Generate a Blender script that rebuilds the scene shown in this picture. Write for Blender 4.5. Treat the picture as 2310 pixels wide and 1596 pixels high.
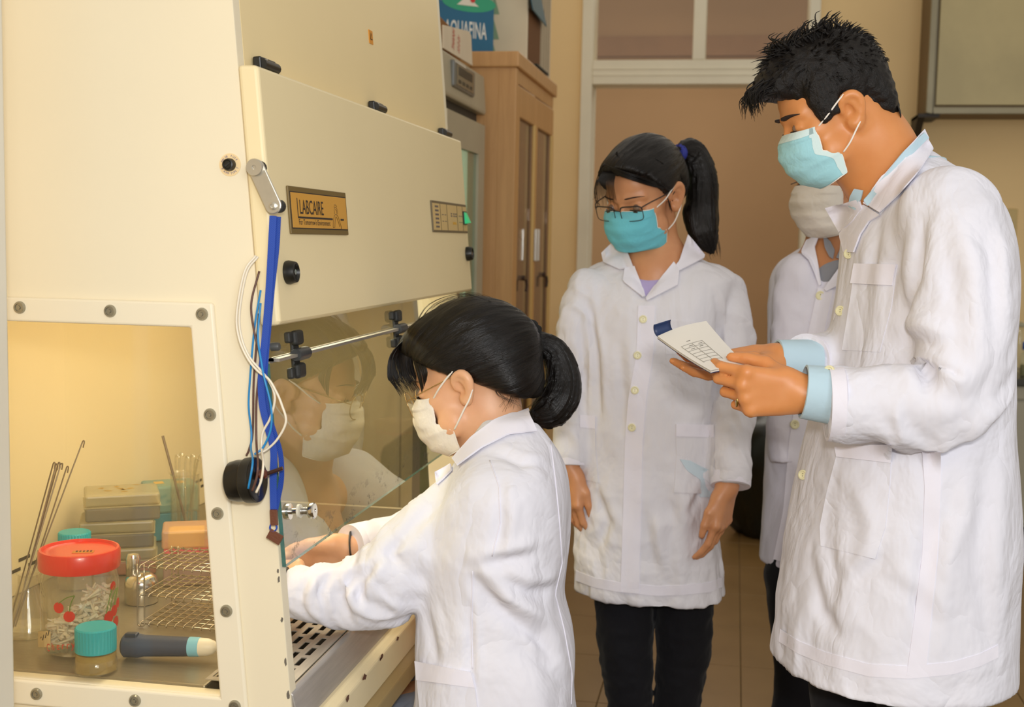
import bpy, bmesh, math, random
import numpy as np
from mathutils import Vector, Matrix, Euler
from mathutils.bvhtree import BVHTree

for _o in list(bpy.data.objects): bpy.data.objects.remove(_o)
SC = bpy.context.scene
COL = SC.collection
PI = math.pi
# ------------------------------------------------------------------ camera
F = 2800.0; CX, CY = 1155.0, 798.0
YAW = math.radians(10.1); PITCH = math.radians(5.3); ROLL = 0.02; CAMH = 1.30
FW = np.array([-math.sin(YAW)*math.cos(PITCH), math.cos(YAW)*math.cos(PITCH), -math.sin(PITCH)])
RT = np.array([math.cos(YAW), math.sin(YAW), 0.0])
UP = np.cross(RT, FW)
EYE = np.array([0, 0, CAMH])
cam_d = bpy.data.cameras.new('camera'); cam = bpy.data.objects.new('camera', cam_d); COL.objects.link(cam)
cam_d.sensor_width = 36.0; cam_d.lens = 36.0*F/2310.0; cam_d.clip_start = 0.02
_r2 = RT*math.cos(ROLL) - UP*math.sin(ROLL)*-1.0
_u2 = UP*math.cos(ROLL) - RT*math.sin(ROLL)
cam.matrix_world = Matrix(((_r2[0], _u2[0], -FW[0], 0), (_r2[1], _u2[1], -FW[1], 0), (_r2[2], _u2[2], -FW[2], CAMH), (0, 0, 0, 1)))
cam_d.dof.use_dof = True; cam_d.dof.focus_distance = 1.95; cam_d.dof.aperture_fstop = 6.3
SC.camera = cam
# ------------------------------------------------------------------ light and exposure
W = bpy.data.worlds.new('world'); SC.world = W; W.use_nodes = True
W.node_tree.nodes['Background'].inputs[0].default_value = (1.0, 0.92, 0.81, 1)
W.node_tree.nodes['Background'].inputs[1].default_value = 0.56
def area(name, loc, target, sx, sy, power, col):
    l = bpy.data.lights.new(name, 'AREA'); l.shape = 'RECTANGLE'; l.size = sx; l.size_y = sy; l.energy = power; l.color = col
    o = bpy.data.objects.new(name, l); COL.objects.link(o); o.location = loc
    o.rotation_euler = (Vector(target)-Vector(loc)).to_track_quat('-Z', 'Y').to_euler()
    return o
area('camera_flash', (0.05, -0.06, 1.47), (-0.25, 3.0, 0.95), 0.14, 0.09, 16.5, (1.0, 0.97, 0.94))
area('window_daylight', (1.6, -2.0, 2.3), (0.0, 2.4, 0.9), 1.6, 1.4, 42, (0.84, 0.92, 1.0))
SC.cycles.transparent_max_bounces = 32
SC.view_settings.view_transform = 'Standard'; SC.view_settings.look = 'None'
SC.view_settings.exposure = 0.13; SC.view_settings.gamma = 1.0; SC.view_settings.use_curve_mapping = False
# ------------------------------------------------------------------ pixel helpers (2310 x 1596 frame -> points of the room)
def ray(px, py):
    x, y = px-CX, py-CY
    xr = x*math.cos(ROLL)+y*math.sin(ROLL); yr = -x*math.sin(ROLL)+y*math.cos(ROLL)
    return FW+RT*xr/F-UP*yr/F
def D(px, py, d): return EYE+ray(px, py)*d
def PX(px, py, X): r = ray(px, py); return EYE+r*(X/r[0])
def PY(px, py, Y): r = ray(px, py); return EYE+r*(Y/r[1])
def PZ(px, py, Z): r = ray(px, py); return EYE+r*((Z-CAMH)/r[2])
# ------------------------------------------------------------------ materials
MATS = {}
def hexc(h):
    h = h.lstrip('#'); c = [int(h[i:i+2], 16)/255 for i in (0, 2, 4)]
    return tuple((v/12.92 if v <= .04045 else ((v+.055)/1.055)**2.4) for v in c)
class NT:
    def __init__(s, name):
        s.m = bpy.data.materials.new(name); s.m.use_nodes = True; s.t = s.m.node_tree; s.n = s.t.nodes; s.b = s.n['Principled BSDF']; s.out = s.n['Material Output']
    def add(s, typ, **kw):
        x = s.n.new(typ)
        for k, v in kw.items(): setattr(x, k, v)
        return x
    def link(s, a, b): s.t.links.new(a, b)
    def coord(s, scale=(1, 1, 1)):
        g = s.add('ShaderNodeNewGeometry'); m = s.add('ShaderNodeMapping'); s.link(g.outputs['Position'], m.inputs['Vector'])
        m.inputs['Scale'].default_value = scale; return m.outputs['Vector']
    def noise(s, scale=10, detail=3, vec=None, rough=.55, dist=0):
        x = s.add('ShaderNodeTexNoise'); x.inputs['Scale'].default_value = scale; x.inputs['Detail'].default_value = detail
        x.inputs['Roughness'].default_value = rough; x.inputs['Distortion'].default_value = dist
        if vec is not None: s.link(vec, x.inputs['Vector'])
        return x.outputs['Fac']
    def ramp(s, fac, stops):
        r = s.add('ShaderNodeValToRGB'); e = r.color_ramp.elements
        e[0].position = stops[0][0]; e[0].color = (*stops[0][1], 1); e[1].position = stops[-1][0]; e[1].color = (*stops[-1][1], 1)
        for p, c in stops[1:-1]: q = e.new(p); q.color = (*c, 1)
        s.link(fac, r.inputs['Fac']); return r.outputs['Color']
    def mix(s, fac, a, b):
        x = s.add('ShaderNodeMix', data_type='RGBA')
        for v, i in ((fac, 0), (a, 6), (b, 7)):
            if isinstance(v, (int, float)): x.inputs[i].default_value = v
            elif isinstance(v, tuple): x.inputs[i].default_value = (*v[:3], 1)
            else: s.link(v, x.inputs[i])
        return x.outputs[2]
    def bump(s, h, strength=.3, dist=.01, prev=None):
        b = s.add('ShaderNodeBump'); b.inputs['Strength'].default_value = strength; b.inputs['Distance'].default_value = dist
        s.link(h, b.inputs['Height'])
        if prev is not None: s.link(prev, b.inputs['Normal'])
        s.link(b.outputs[0], s.b.inputs['Normal']); return b.outputs[0]
def mat(name, col, rough=.5, metal=0, var=.06, vscale=6, bump=0, bscale=200, spec=.5, coat=0, sss=0, trans=0, alpha=1, emit=None, estr=0):
    if name in MATS: return MATS[name]
    if isinstance(col, str): col = hexc(col)
    N = NT(name); b = N.b
    b.inputs['Roughness'].default_value = rough; b.inputs['Metallic'].default_value = metal; b.inputs['Specular IOR Level'].default_value = spec
    co = N.coord()
    lo = tuple(max(0, c*(1-var)) for c in col); hi = tuple(min(1, c*(1+var)) for c in col)
    N.link(N.ramp(N.noise(vscale, 4, co), [(.3, lo), (.7, hi)]), b.inputs['Base Color'])
    if bump: N.bump(N.noise(bscale, 3, co), bump, .002)
    if coat: b.inputs['Coat Weight'].default_value = coat
    if sss:
        b.inputs['Subsurface Weight'].default_value = sss; b.inputs['Subsurface Radius'].default_value = (.010, .004, .002); b.inputs['Subsurface Scale'].default_value = 1.0
    if trans: b.inputs['Transmission Weight'].default_value = trans
    if alpha < 1: b.inputs['Alpha'].default_value = alpha
    if emit: b.inputs['Emission Color'].default_value = (*emit, 1); b.inputs['Emission Strength'].default_value = estr
    MATS[name] = N.m; return N.m
def glass_mat(name, tint=(1, 1, 1), f0=.04, haze=0.0, hazecol=(.8, .8, .75), rough=.0, boost=1.0):
    """clear pane: see-through, with reflection that grows with the viewing angle, as glass does"""
    if name in MATS: return MATS[name]
    N = NT(name); t = N.add('ShaderNodeBsdfTransparent'); t.inputs[0].default_value = (*tint, 1)
    g = N.add('ShaderNodeBsdfGlossy'); g.inputs['Roughness'].default_value = rough; g.inputs['Color'].default_value = (1, 1, 1, 1)
    lw = N.add('ShaderNodeLayerWeight'); lw.inputs['Blend'].default_value = .5
    p = N.add('ShaderNodeMath', operation='POWER'); N.link(lw.outputs['Facing'], p.inputs[0]); p.inputs[1].default_value = 5.0/boost
    mm = N.add('ShaderNodeMath', operation='MULTIPLY_ADD'); N.link(p.outputs[0], mm.inputs[0]); mm.inputs[1].default_value = 1-f0; mm.inputs[2].default_value = f0
    mx = N.add('ShaderNodeMixShader'); N.link(mm.outputs[0], mx.inputs[0]); N.link(t.outputs[0], mx.inputs[1]); N.link(g.outputs[0], mx.inputs[2])
    last = mx.outputs[0]
    if haze:
        d = N.add('ShaderNodeBsdfDiffuse'); d.inputs[0].default_value = (*hazecol, 1)
        m2 = N.add('ShaderNodeMixShader'); m2.inputs[0].default_value = haze; N.link(last, m2.inputs[1]); N.link(d.outputs[0], m2.inputs[2]); last = m2.outputs[0]
    N.link(last, N.out.inputs['Surface']); MATS[name] = N.m; return N.m
# ------------------------------------------------------------------ objects
ORG = {}
def thing(name, label, cat, base, group=None):
    o = bpy.data.objects.new(name, None); COL.objects.link(o); o.empty_display_size = .05
    o.location = tuple(base); ORG[o.name] = np.array(base, float)
    o['label'] = label; o['category'] = cat
    if group: o['group'] = group
    return o
def tag(o, label=None, cat=None, group=None, kind=None):
    if label: o['label'] = label
    if cat: o['category'] = cat
    if group: o['group'] = group
    if kind: o['kind'] = kind
    return o
class MB:
    def __init__(s): s.v = []; s.f = []; s.mi = []
    def raw(s, v, f, mi=0):
        n = len(s.v); s.v += [tuple(map(float, p)) for p in v]; s.f += [tuple(i+n for i in q) for q in f]; s.mi += [mi]*len(f); return s
    def box(s, lo, hi, mi=0):
        x0, y0, z0 = lo; x1, y1, z1 = hi
        return s.raw([(x0,y0,z0),(x1,y0,z0),(x1,y1,z0),(x0,y1,z0),(x0,y0,z1),(x1,y0,z1),(x1,y1,z1),(x0,y1,z1)],
              [(0,3,2,1),(4,5,6,7),(0,1,5,4),(1,2,6,5),(2,3,7,6),(3,0,4,7)], mi)
    def obox(s, c, ax, h, mi=0):
        c = np.array(c, float); A = [np.array(a, float) for a in ax]
        pts = [c+A[0]*h[0]*i+A[1]*h[1]*j+A[2]*h[2]*k for k in (-1, 1) for i, j in ((-1,-1),(1,-1),(1,1),(-1,1))]
        return s.raw(pts, [(0,3,2,1),(4,5,6,7),(0,1,5,4),(1,2,6,5),(2,3,7,6),(3,0,4,7)], mi)
    def prism(s, poly, vec, mi=0):
        n = len(poly); a = [np.array(p, float) for p in poly]; v = np.array(vec, float)
        return s.raw(a+[p+v for p in a], [tuple(range(n-1, -1, -1)), tuple(range(n, 2*n))]+[(i, (i+1) % n, (i+1) % n+n, i+n) for i in range(n)], mi)
    def tube(s, pts, r, n=10, cap=True, mi=0, flat=None, up=None):
        P = [np.array(p, float) for p in pts]; m = len(P); R = r if hasattr(r, '__len__') else [r]*m
        T = [P[min(i+1, m-1)]-P[max(i-1, 0)] for i in range(m)]; T = [t/(np.linalg.norm(t)+1e-12) for t in T]
        u = np.array(up, float) if up is not None else (np.array([0, 0, 1.]) if abs(T[0][2]) < .9 else np.array([1., 0, 0]))
        vs = []
        for i in range(m):
            u = u-T[i]*(u@T[i]); u /= np.linalg.norm(u)+1e-12; w = np.cross(T[i], u)
            fl = flat if flat else 1.0
            for k in range(n):
                a = 2*PI*k/n; vs.append(P[i]+(u*math.cos(a)*fl+w*math.sin(a))*R[i])
        fs = [(i*n+k, i*n+(k+1) % n, (i+1)*n+(k+1) % n, (i+1)*n+k) for i in range(m-1) for k in range(n)]
        if cap: fs += [tuple(range(n-1, -1, -1)), tuple((m-1)*n+k for k in range(n))]
        return s.raw(vs, fs, mi)
    def lathe(s, prof, c=(0, 0, 0), axis=(0, 0, 1), n=24, mi=0, ref=None):
        A = np.array(axis, float); A /= np.linalg.norm(A); c = np.array(c, float)
        u = np.array(ref, float) if ref is not None else (np.array([1., 0, 0]) if abs(A[0]) < .8 else np.array([0, 1., 0]))
        u = u-A*(u@A); u /= np.linalg.norm(u); w = np.cross(A, u); vs = []
        for r, z in prof:
            for k in range(n):
                a = 2*PI*k/n; vs.append(c+A*z+(u*math.cos(a)+w*math.sin(a))*r)
        m = len(prof); fs = [(i*n+k, i*n+(k+1) % n, (i+1)*n+(k+1) % n, (i+1)*n+k) for i in range(m-1) for k in range(n)]
        if prof[0][0] > 1e-6: fs.append(tuple(range(n-1, -1, -1)))
        if prof[-1][0] > 1e-6: fs.append(tuple((m-1)*n+k for k in range(n)))
        return s.raw(vs, fs, mi)
    def sphere(s, c, r, n=12, mi=0):
        rr = r if hasattr(r, '__len__') else (r, r, r); vs = []; m = n//2+1
        for i in range(m):
            t = PI*i/(m-1)
            for k in range(n):
                a = 2*PI*k/n; vs.append((c[0]+rr[0]*math.sin(t)*math.cos(a), c[1]+rr[1]*math.sin(t)*math.sin(a), c[2]+rr[2]*math.cos(t)))
        return s.raw(vs, [(i*n+k, (i+1)*n+k, (i+1)*n+(k+1) % n, i*n+(k+1) % n) for i in range(m-1) for k in range(n)], mi)
    def grid(s, G, mi=0, flip=False):
        a, b = len(G), len(G[0]); vs = [p for row in G for p in row]
        fs = [(i*b+j, (i+1)*b+j, (i+1)*b+j+1, i*b+j+1) for i in range(a-1) for j in range(b-1)]
        if flip: fs = [q[::-1] for q in fs]
        return s.raw(vs, fs, mi)
    def build(s, name, m, parent=None, smooth=None, bevel=0, org=None, solid=0, seg=2):
        if parent is not None: o0 = ORG[parent.name]
        elif org is not None: o0 = np.array(org, float)
        else:
            V = np.array(s.v); o0 = np.array([(V[:, 0].min()+V[:, 0].max())/2, (V[:, 1].min()+V[:, 1].max())/2, V[:, 2].min()])
        V = np.array(s.v, float)-o0
        me = bpy.data.meshes.new(name); me.from_pydata(V.tolist(), [], s.f); me.validate()
        ms = m if isinstance(m, (list, tuple)) else [m]
        for q in ms: me.materials.append(q)
        if len(ms) > 1 and len(me.polygons) == len(s.mi): me.polygons.foreach_set('material_index', s.mi)
        b = bmesh.new(); b.from_mesh(me); bmesh.ops.remove_doubles(b, verts=b.verts, dist=1e-7)
        if not solid: bmesh.ops.recalc_face_normals(b, faces=b.faces)
        b.to_mesh(me); b.free()
        o = bpy.data.objects.new(name, me); COL.objects.link(o); ORG[o.name] = o0
        if parent is not None: o.parent = parent
        else: o.location = tuple(o0)
        if smooth is not None: me.polygons.foreach_set('use_smooth', [True]*len(me.polygons)); 
        if smooth is not None and smooth < 180: me.set_sharp_from_angle(angle=math.radians(smooth))
        if solid: md = o.modifiers.new('solid', 'SOLIDIFY'); md.thickness = solid; md.offset = 0
        if bevel: md = o.modifiers.new('bevel', 'BEVEL'); md.width = bevel; md.segments = seg; md.limit_method = 'ANGLE'; md.angle_limit = math.radians(35)
        return o
def struct(o): o['kind'] = 'structure'; return o
def catmull(P, k=8):
    P = [np.array(p, float) for p in P]; Q = [2*P[0]-P[1]]+P+[2*P[-1]-P[-2]]; out = []
    for i in range(1, len(Q)-2):
        for j in range(k):
            t = j/k; a, b, c, d = Q[i-1:i+3]
            out.append(.5*((2*b)+(-a+c)*t+(2*a-5*b+4*c-d)*t*t+(-a+3*b-3*c+d)*t**3))
    out.append(P[-1]); return out
def text_obj(s, name, m, parent, origin, right, up, size, xs=1.0, depth=.0006, align='LEFT', bold=0.0):
    cu = bpy.data.curves.new('txt', 'FONT'); cu.body = s; cu.size = 1; cu.align_x = align; cu.resolution_u = 3; cu.offset = bold
    t = bpy.data.objects.new('txt', cu); COL.objects.link(t); dg = bpy.context.evaluated_depsgraph_get(); dg.update()
    me = t.evaluated_get(dg).to_mesh(); R = np.array(right, float); U = np.array(up, float); Nn = np.cross(R, U); mb = MB()
    vs = [np.array(origin)+R*v.co.x*size*xs+U*v.co.y*size+Nn*depth for v in me.vertices]; fs = [tuple(p.vertices) for p in me.polygons]
    bpy.data.objects.remove(t)
    if not vs: return None
    mb.raw(vs, fs); return mb.build(name, m, parent, solid=1e-9) if False else mb.build(name, m, parent)
# ================================================================== the room
def wall_mat():
    return mat('wall_paint', '#edd09a', .85, var=.04, vscale=1.5, bump=.05, bscale=90)
M_wall = wall_mat()
M_door = mat('door_frame_paint', '#e6dfc6', .45, var=.03)
M_brown = mat('corridor_paint', '#a5845f', .8, var=.05, vscale=1.2)
TS = 0.40
def floor_mat():
    N = NT('floor_tile'); co = N.coord()
    N.link(N.ramp(N.noise(5, 5, co), [(.3, hexc('#7f6238')), (.7, hexc('#8b6d42'))]), N.b.inputs['Base Color'])
    N.b.inputs['Roughness'].default_value = .3; return N.m
M_tile = floor_mat(); M_grout = mat('grout', '#64502f', .9)
fl = struct(MB().box((-1.5, -1.2, -.05), (3.6, 9.2, -.003)).build('floor', M_grout))
tile_me = None
ix = 0
for i in range(-4, 9):
    for j in range(5, 23):
        x0, y0 = .06+i*TS, .19+j*TS
        if x0 < -1.46 or x0+TS > 3.6 or y0+TS > 9.19: continue
        if tile_me is None:
            t = MB().box((.0015, .0015, -.004), (TS-.0015, TS-.0015, 0)).build('tile', M_tile, bevel=.001, seg=1, org=(0, 0, 0)); tile_me = t.data
        else:
            t = bpy.data.objects.new('tile', tile_me); COL.objects.link(t); md = t.modifiers.new('bevel', 'BEVEL'); md.width = .001; md.segments = 1
        t.parent = fl; t.location = tuple(np.array([x0, y0, 0])-ORG[fl.name])
struct(MB().box((-1.55, -1.2, 0), (-1.46, 6.1, 3.0)).build('wall_left', M_wall))
YB = 6.10
wl = MB()
DL, DR = -.770, .350        # door opening incl. frame
wl.box((-1.46, YB, 0), (DL, YB+.16, 3.0)); wl.box((DR, YB, 0), (3.6, YB+.16, 3.0)); wl.box((DL, YB, 2.75), (DR, YB+.16, 3.0))
struct(wl.build('wall_back', M_wall))
bb = MB(); bb.box((DR+.001, YB-.012, 0), (1.0, YB-.0005, .1)); struct(bb.build('baseboard_back', mat('skirting', '#6d5a45', .5)))
struct(MB().box((-2.5, 9.1, 0), (3.6, 9.2, 3.2)).build('wall_corridor', M_brown))
struct(MB().box((-2.5, 9.07, 0), (3.6, 9.1, .12)).build('baseboard_corridor', mat('corridor_skirting', '#8b8272', .6)))
# beam lines on the corridor wall seen through the transom
struct(MB().box((-2.5, 9.06, 2.62), (3.6, 9.1, 2.76)).build('trim_2', mat('corridor_trim', '#8f6a48', .7)))
area('corridor_fill', (-.4, 7.7, 2.95), (-.4, 7.7, 0), 1.2, .3, 15, (1, .93, .82))  # unseen fill light, added to brighten the corridor beyond the door
# door frame with transom
d = MB(); fy0, fy1 = YB-.03, YB+.13
d.box((DL, fy0, 0), (DL+.055, fy1, 2.75)); d.box((DR-.05, fy0, 0), (DR, fy1, 2.75)); d.box((DL+.055, fy0, 2.05), (DR-.05, fy1, 2.165))
d.box((DL+.055, fy0, 2.70), (DR-.05, fy1, 2.75))
door = struct(d.build('door_1', M_door, bevel=.004))
mb = MB(); mb.box((-.238, fy0, 2.165), (-.178, fy1, 2.70)); mb.build('mullion', M_door, door, bevel=.004)
G_far = glass_mat('transom_glass', (.93, .9, .85), .05)
for a, b in ((DL+.055, -.238), (-.178, DR-.05)):
    MB().box((a, YB+.04, 2.165), (b, YB+.045, 2.70)).build('pane', G_far, door)
for z0 in (2.092, 2.122):
    MB().box((DL+.055, fy0-.004, z0), (DR-.05, fy0, z0+.004)).build('bead', M_door, door)
# white upright edge nearest the camera on the left
pst = MB(); a0 = PY(33, 1596, 1.45); a1 = PY(12, 0, 1.45)
pst.prism([(a0[0]-.12, 1.40, 0), (a0[0]-.004, 1.40, 0), (a0[0]-.004, 1.46, 0), (a0[0]-.12, 1.46, 0)], (0, 0, 2.4))
struct(pst.build('trim_1', mat('post_paint', '#dcd7c8', .4, var=.03), bevel=.006))
# ------------------------------------------------------------------ wall cupboard, socket, bench, bottles (right background)
M_steel_old = mat('dull_grey_green', '#ae9f72', .42, var=.12, vscale=3, metal=.15)
M_steel_edge = mat('cupboard_edge', '#8d8468', .4, var=.1, metal=.2)
M_dark = mat('dark_plastic', '#1c1c1a', .45)
wc = thing('wall_cupboard', 'grey-green metal wall cupboard mounted high on the back wall at top right', 'cupboard', (1.5, 5.97, 1.88))
x0 = .805; yf = 5.80
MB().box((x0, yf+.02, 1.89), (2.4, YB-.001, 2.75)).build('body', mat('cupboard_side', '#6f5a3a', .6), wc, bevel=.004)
fr = MB(); fr.box((x0, yf, 1.89), (x0+.03, yf+.02, 2.75)); fr.box((x0+.03, yf, 1.89), (2.4, yf+.02, 1.915)); fr.build('frame', M_steel_edge, wc, bevel=.003)
dr = MB().box((x0+.04, yf+.008, 1.925), (2.39, yf+.02, 2.74)).build('door', M_steel_old, wc, bevel=.002)
MB().box((1.245, yf-.002, 2.03), (1.40, yf+.008, 2.135)).build('label_plate', M_dark, dr)
br = MB(); br.prism([(x0-.03, yf+.02, 1.885), (x0-.03, yf+.25, 1.885), (x0-.03, yf+.25, 1.72), (x0-.03, yf+.23, 1.72)], (.03, 0, 0)); br.box((x0-.03, yf+.01, 1.872), (x0+.06, yf+.25, 1.888)); br.build('bracket', mat('bracket_iron', '#2a2218', .6), wc)
so = thing('socket_plate', 'beige wall socket plate with a dark centre beside the standing man', 'socket', (1.27, YB-.02, 1.35))
pc = PY(2268, 525, YB)
MB().box((pc[0]-.055, YB-.015, pc[2]-.10), (pc[0]+.047, YB-.001, pc[2]+.11)).build('plate', mat('socket_beige', '#cbb377', .5), so, bevel=.004)
MB().box((pc[0]-.045, YB-.03, pc[2]-.05), (pc[0]+.022, YB-.014, pc[2]+.06)).build('insert', mat('socket_dark', '#2f3230', .3), so, bevel=.008)
# bench
be = thing('lab_bench', 'white laboratory bench with a dark worktop behind the standing man', 'bench', (1.9, 5.85, 0))
M_bench = mat('bench_white', '#a8a491', .5, var=.04)
MB().box((1.02, 5.60, .10), (3.4, YB-.001, .715)).build('body', M_bench, be)
MB().box((1.05, 5.64, 0), (3.4, YB-.001, .10)).build('plinth', mat('plinth_dark', '#241f1a', .6), be)
MB().box((1.0, 5.57, .715), (3.4, YB-.001, .745)).build('worktop', mat('bench_top', '#3a3a33', .3), be, bevel=.004)
for k in range(3):
    xa = 1.03+k*.6
    MB().box((xa, 5.588, .655), (xa+.585, 5.60, .71)).build('drawer', M_bench, be, bevel=.003)
    MB().box((xa, 5.588, .115), (xa+.585, 5.60, .645)).build('cupboard_door', M_bench, be, bevel=.003)
M_bluecap = mat('cap_blue', '#1d56a8', .4)
G_lab = glass_mat('lab_glass', (.95, .97, .93), .07, .06, (.7, .72, .66), .02)
def lab_bottle(px, dz, lab, cx_shift=0, Y=5.72):
    p = PY(px, 800, Y); t = thing('reagent_bottle', lab, 'bottle', (p[0], Y, .746), 'glass bottles on the back bench')
    c = (p[0], Y, .746)
    MB().lathe([(0, 0), (.033, 0), (.034, .004), (.034, .085), (.028, .10), (.018, .108), (.018, .12)], c, n=16).build('glass_body', G_lab, t, smooth=40)
    MB().lathe([(0, .002), (.031, .002), (.031, .05), (0, .05)], c, n=16).build('liquid', mat('pale_liquid', '#8f8c66', .2), t, smooth=40)
    MB().lathe([(.026, .114), (.027, .116), (.027, .145), (.025, .148), (0, .148)], c, n=16).build('cap', M_bluecap, t, smooth=40)
lab_bottle(2276, 0, 'blue-capped glass bottle on the bench, nearest the standing man')
lab_bottle(2320, 0, 'blue-capped glass bottle on the bench, at the right edge of the picture')
fk = thing('glass_flask', 'clear glass flask behind the blue-capped bottles on the bench', 'flask', (PY(2298, 800, 5.92)[0], 5.92, .746))
MB().lathe([(0, 0), (.05, 0), (.052, .006), (.02, .15), (.018, .20), (.021, .205)], ORG[fk.name], n=16).build('glass_body', G_lab, fk, smooth=40)
MB().lathe([(.021, .203), (.03, .206), (.03, .212), (.02, .22), (.0, .225)], ORG[fk.name], n=16).build('stopper', mat('stopper_grey', '#a9a88f', .5), fk, smooth=40)
# bin bag on the floor: lumpy tied sack
def sack(name, c, r, h, lab, cat, m, seed=3):
    rnd = np.random.RandomState(seed); vs = []; n, mm = 40, 26
    ph = rnd.rand(8)*6.28
    for i in range(mm):
        t = i/(mm-1); rr = r*(math.sin(PI*min(1, t*.80+.13))**.55)*(1 if t < .80 else 1-(t-.80)*4.6)+.015
        if i == mm-1: rr = .03
        for k in range(n):
            a = 2*PI*k/n; w = 1+.05*math.sin(3*a+ph[0]+t*5)+.06*math.sin(7*a+ph[1]-t*9)+.035*math.sin(13*a+ph[2]+t*14)+.03*math.sin(21*a+ph[3])
            vs.append((c[0]+rr*w*math.cos(a), c[1]+rr*w*math.sin(a), c[2]+.002+h*t))
    b = MB(); b.raw(vs, [(i*n+k, i*n+(k+1) % n, (i+1)*n+(k+1) % n, (i+1)*n+k) for i in range(mm-1) for k in range(n)]+[tuple(range(n-1, -1, -1)), tuple((mm-1)*n+k for k in range(n))])
    o = b.build(name, m, smooth=180); tag(o, lab, cat); return o
pb = PZ(1755, 1215, 0)
sack('bin_bag', (pb[0], pb[1]+.10, 0), .26, .62, 'black plastic bin bag standing on the floor by the doorway', 'bag', mat('bin_bag_black', '#151812', .38, bump=.6, bscale=30))
# ------------------------------------------------------------------ refrigerator and bookcase along the left wall
M_fr = mat('fridge_paint', '#a99f85', .42, var=.04)
XF = -.80
fg = thing('laboratory_fridge', 'tall grey-beige laboratory fridge with a glass door behind the cabinet', 'fridge', (-1.1, 3.5, 0))
MB().box((-1.38, 3.05, .02), (XF-.03, 3.93, 1.815)).build('body', M_fr, fg, bevel=.01)
hp = MB(); hp.prism([(XF-.03, 3.05, 1.69), (XF-.002, 3.05, 1.69), (XF, 3.05, 1.70), (XF-.008, 3.05, 1.81), (XF-.03, 3.05, 1.815)], (0, .88, 0)); hp.build('header_panel', M_fr, fg, bevel=.004)
dp = thing  # (kept simple: the display below is a part of the fridge)
a = PX(1022, 128, XF+.004); b_ = PX(1061, 205, XF+.004)
disp = MB().box((XF-.012, 3.45, 1.722), (XF+.006, 3.73, 1.797)).build('display_panel', mat('display_bezel', '#6b6a62', .35), fg, bevel=.006)
MB().box((XF+.005, 3.475, 1.730), (XF+.0075, 3.705, 1.790)).build('screen', mat('display_face', '#6a5f45', .25), disp)
for i in range(4):
    MB().box((XF+.007, 3.50+i*.05, 1.738), (XF+.0085, 3.53+i*.05, 1.747)).build('button', mat('display_text', '#3c3527', .5), disp)
MB().box((XF+.007, 3.50, 1.760), (XF+.0085, 3.68, 1.783)).build('readout', mat('display_text', '#3c3527', .5), disp)
MB().box((XF-.05, 3.06, 1.640), (XF-.028, 3.92, 1.692)).build('handle_recess', mat('recess_dark', '#2c2720', .6), fg)
dd = MB()
y0, y1, z0, z1 = 3.06, 3.92, .12, 1.655
wy0, wy1, wz0, wz1 = 3.14, 3.83, .30, 1.56
dd.box((XF-.03, y0, z0), (XF, wy0, z1)); dd.box((XF-.03, wy1, z0), (XF, y1, z1)); dd.box((XF-.03, wy0, z0), (XF, wy1, wz0)); dd.box((XF-.03, wy0, wz1), (XF, wy1, z1))
fd = dd.build('door', M_fr, fg)
MB().box((XF-.002, 3.385, wz1+.001), (XF+.001, 3.392, z1)).build('door_seam', mat('seam_pale', '#d8ceb2', .4), fd)  # thin pale upright strip above the door window
MB().box((XF-.012, wy0, wz0), (XF-.008, wy1, wz1)).build('window_pane', glass_mat('fridge_glass', (.75, .86, .78), .05), fd)
MB().box((XF-.028, wy0, wz0), (XF-.026, wy1, wz1)).build('inner_liner', mat('liner_green', '#a9b9a0', .5), fd)
MB().box((XF-.026, 3.66, wz0), (XF-.016, 3.74, wz1)).build('lamp_strip', mat('lamp_strip', '#dfeee0', .5, emit=(.75, 1, .82), estr=.35), fd)
# bookcase
M_wood = None
def wood(name, a, b, sc=(14, 14, .9)):
    if name in MATS: return MATS[name]
    N = NT(name); co = N.coord(sc); n1 = N.noise(4, 6, co, .6, .6)
    N.link(N.ramp(n1, [(.3, hexc(a)), (.7, hexc(b))]), N.b.inputs['Base Color']); N.b.inputs['Roughness'].default_value = .42
    MATS[name] = N.m; return N.m
M_wood = wood('bookcase_wood', '#b88a54', '#c99a62')
M_woodd = wood('bookcase_wood_light', '#c9a05a', '#d6b068')
bc = thing('bookcase', 'light wooden bookcase with two glazed doors against the left wall', 'bookcase', (-.95, 4.4, 0))
XB = -.71; BY0, BY1 = 3.97, 4.80
MB().box((-1.2, BY0, 0), (XB-.035, BY0+.022, 1.845)).build('side_panel', M_wood, bc)
MB().box((-1.2, BY1-.022, 0), (XB-.035, BY1, 1.845)).build('side_panel', M_wood, bc)
MB().box((-1.2, BY0+.022, 0), (-1.18, BY1-.022, 1.845)).build('back_panel', M_wood, bc)
for z in (.08, .5, .9, 1.3, 1.62): MB().box((-1.18, BY0+.022, z), (XB-.05, BY1-.022, z+.018)).build('shelf', M_wood, bc)
MB().box((-1.22, BY0-.012, 1.845), (XB+.008, BY1+.02, 1.895)).build('cornice', M_wood, bc, bevel=.005)
MB().box((XB-.035, BY0+.0, 1.80), (XB-.004, BY1, 1.845)).build('top_rail', M_wood, bc)
MB().box((XB-.06, BY0-.0005, 0), (XB-.0, BY0+.04, 1.845)).build('corner_post', M_wood, bc, bevel=.003)
G_bk = glass_mat('bookcase_glass', (.80, .72, .60), .05, .10, (.5, .42, .32))
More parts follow.
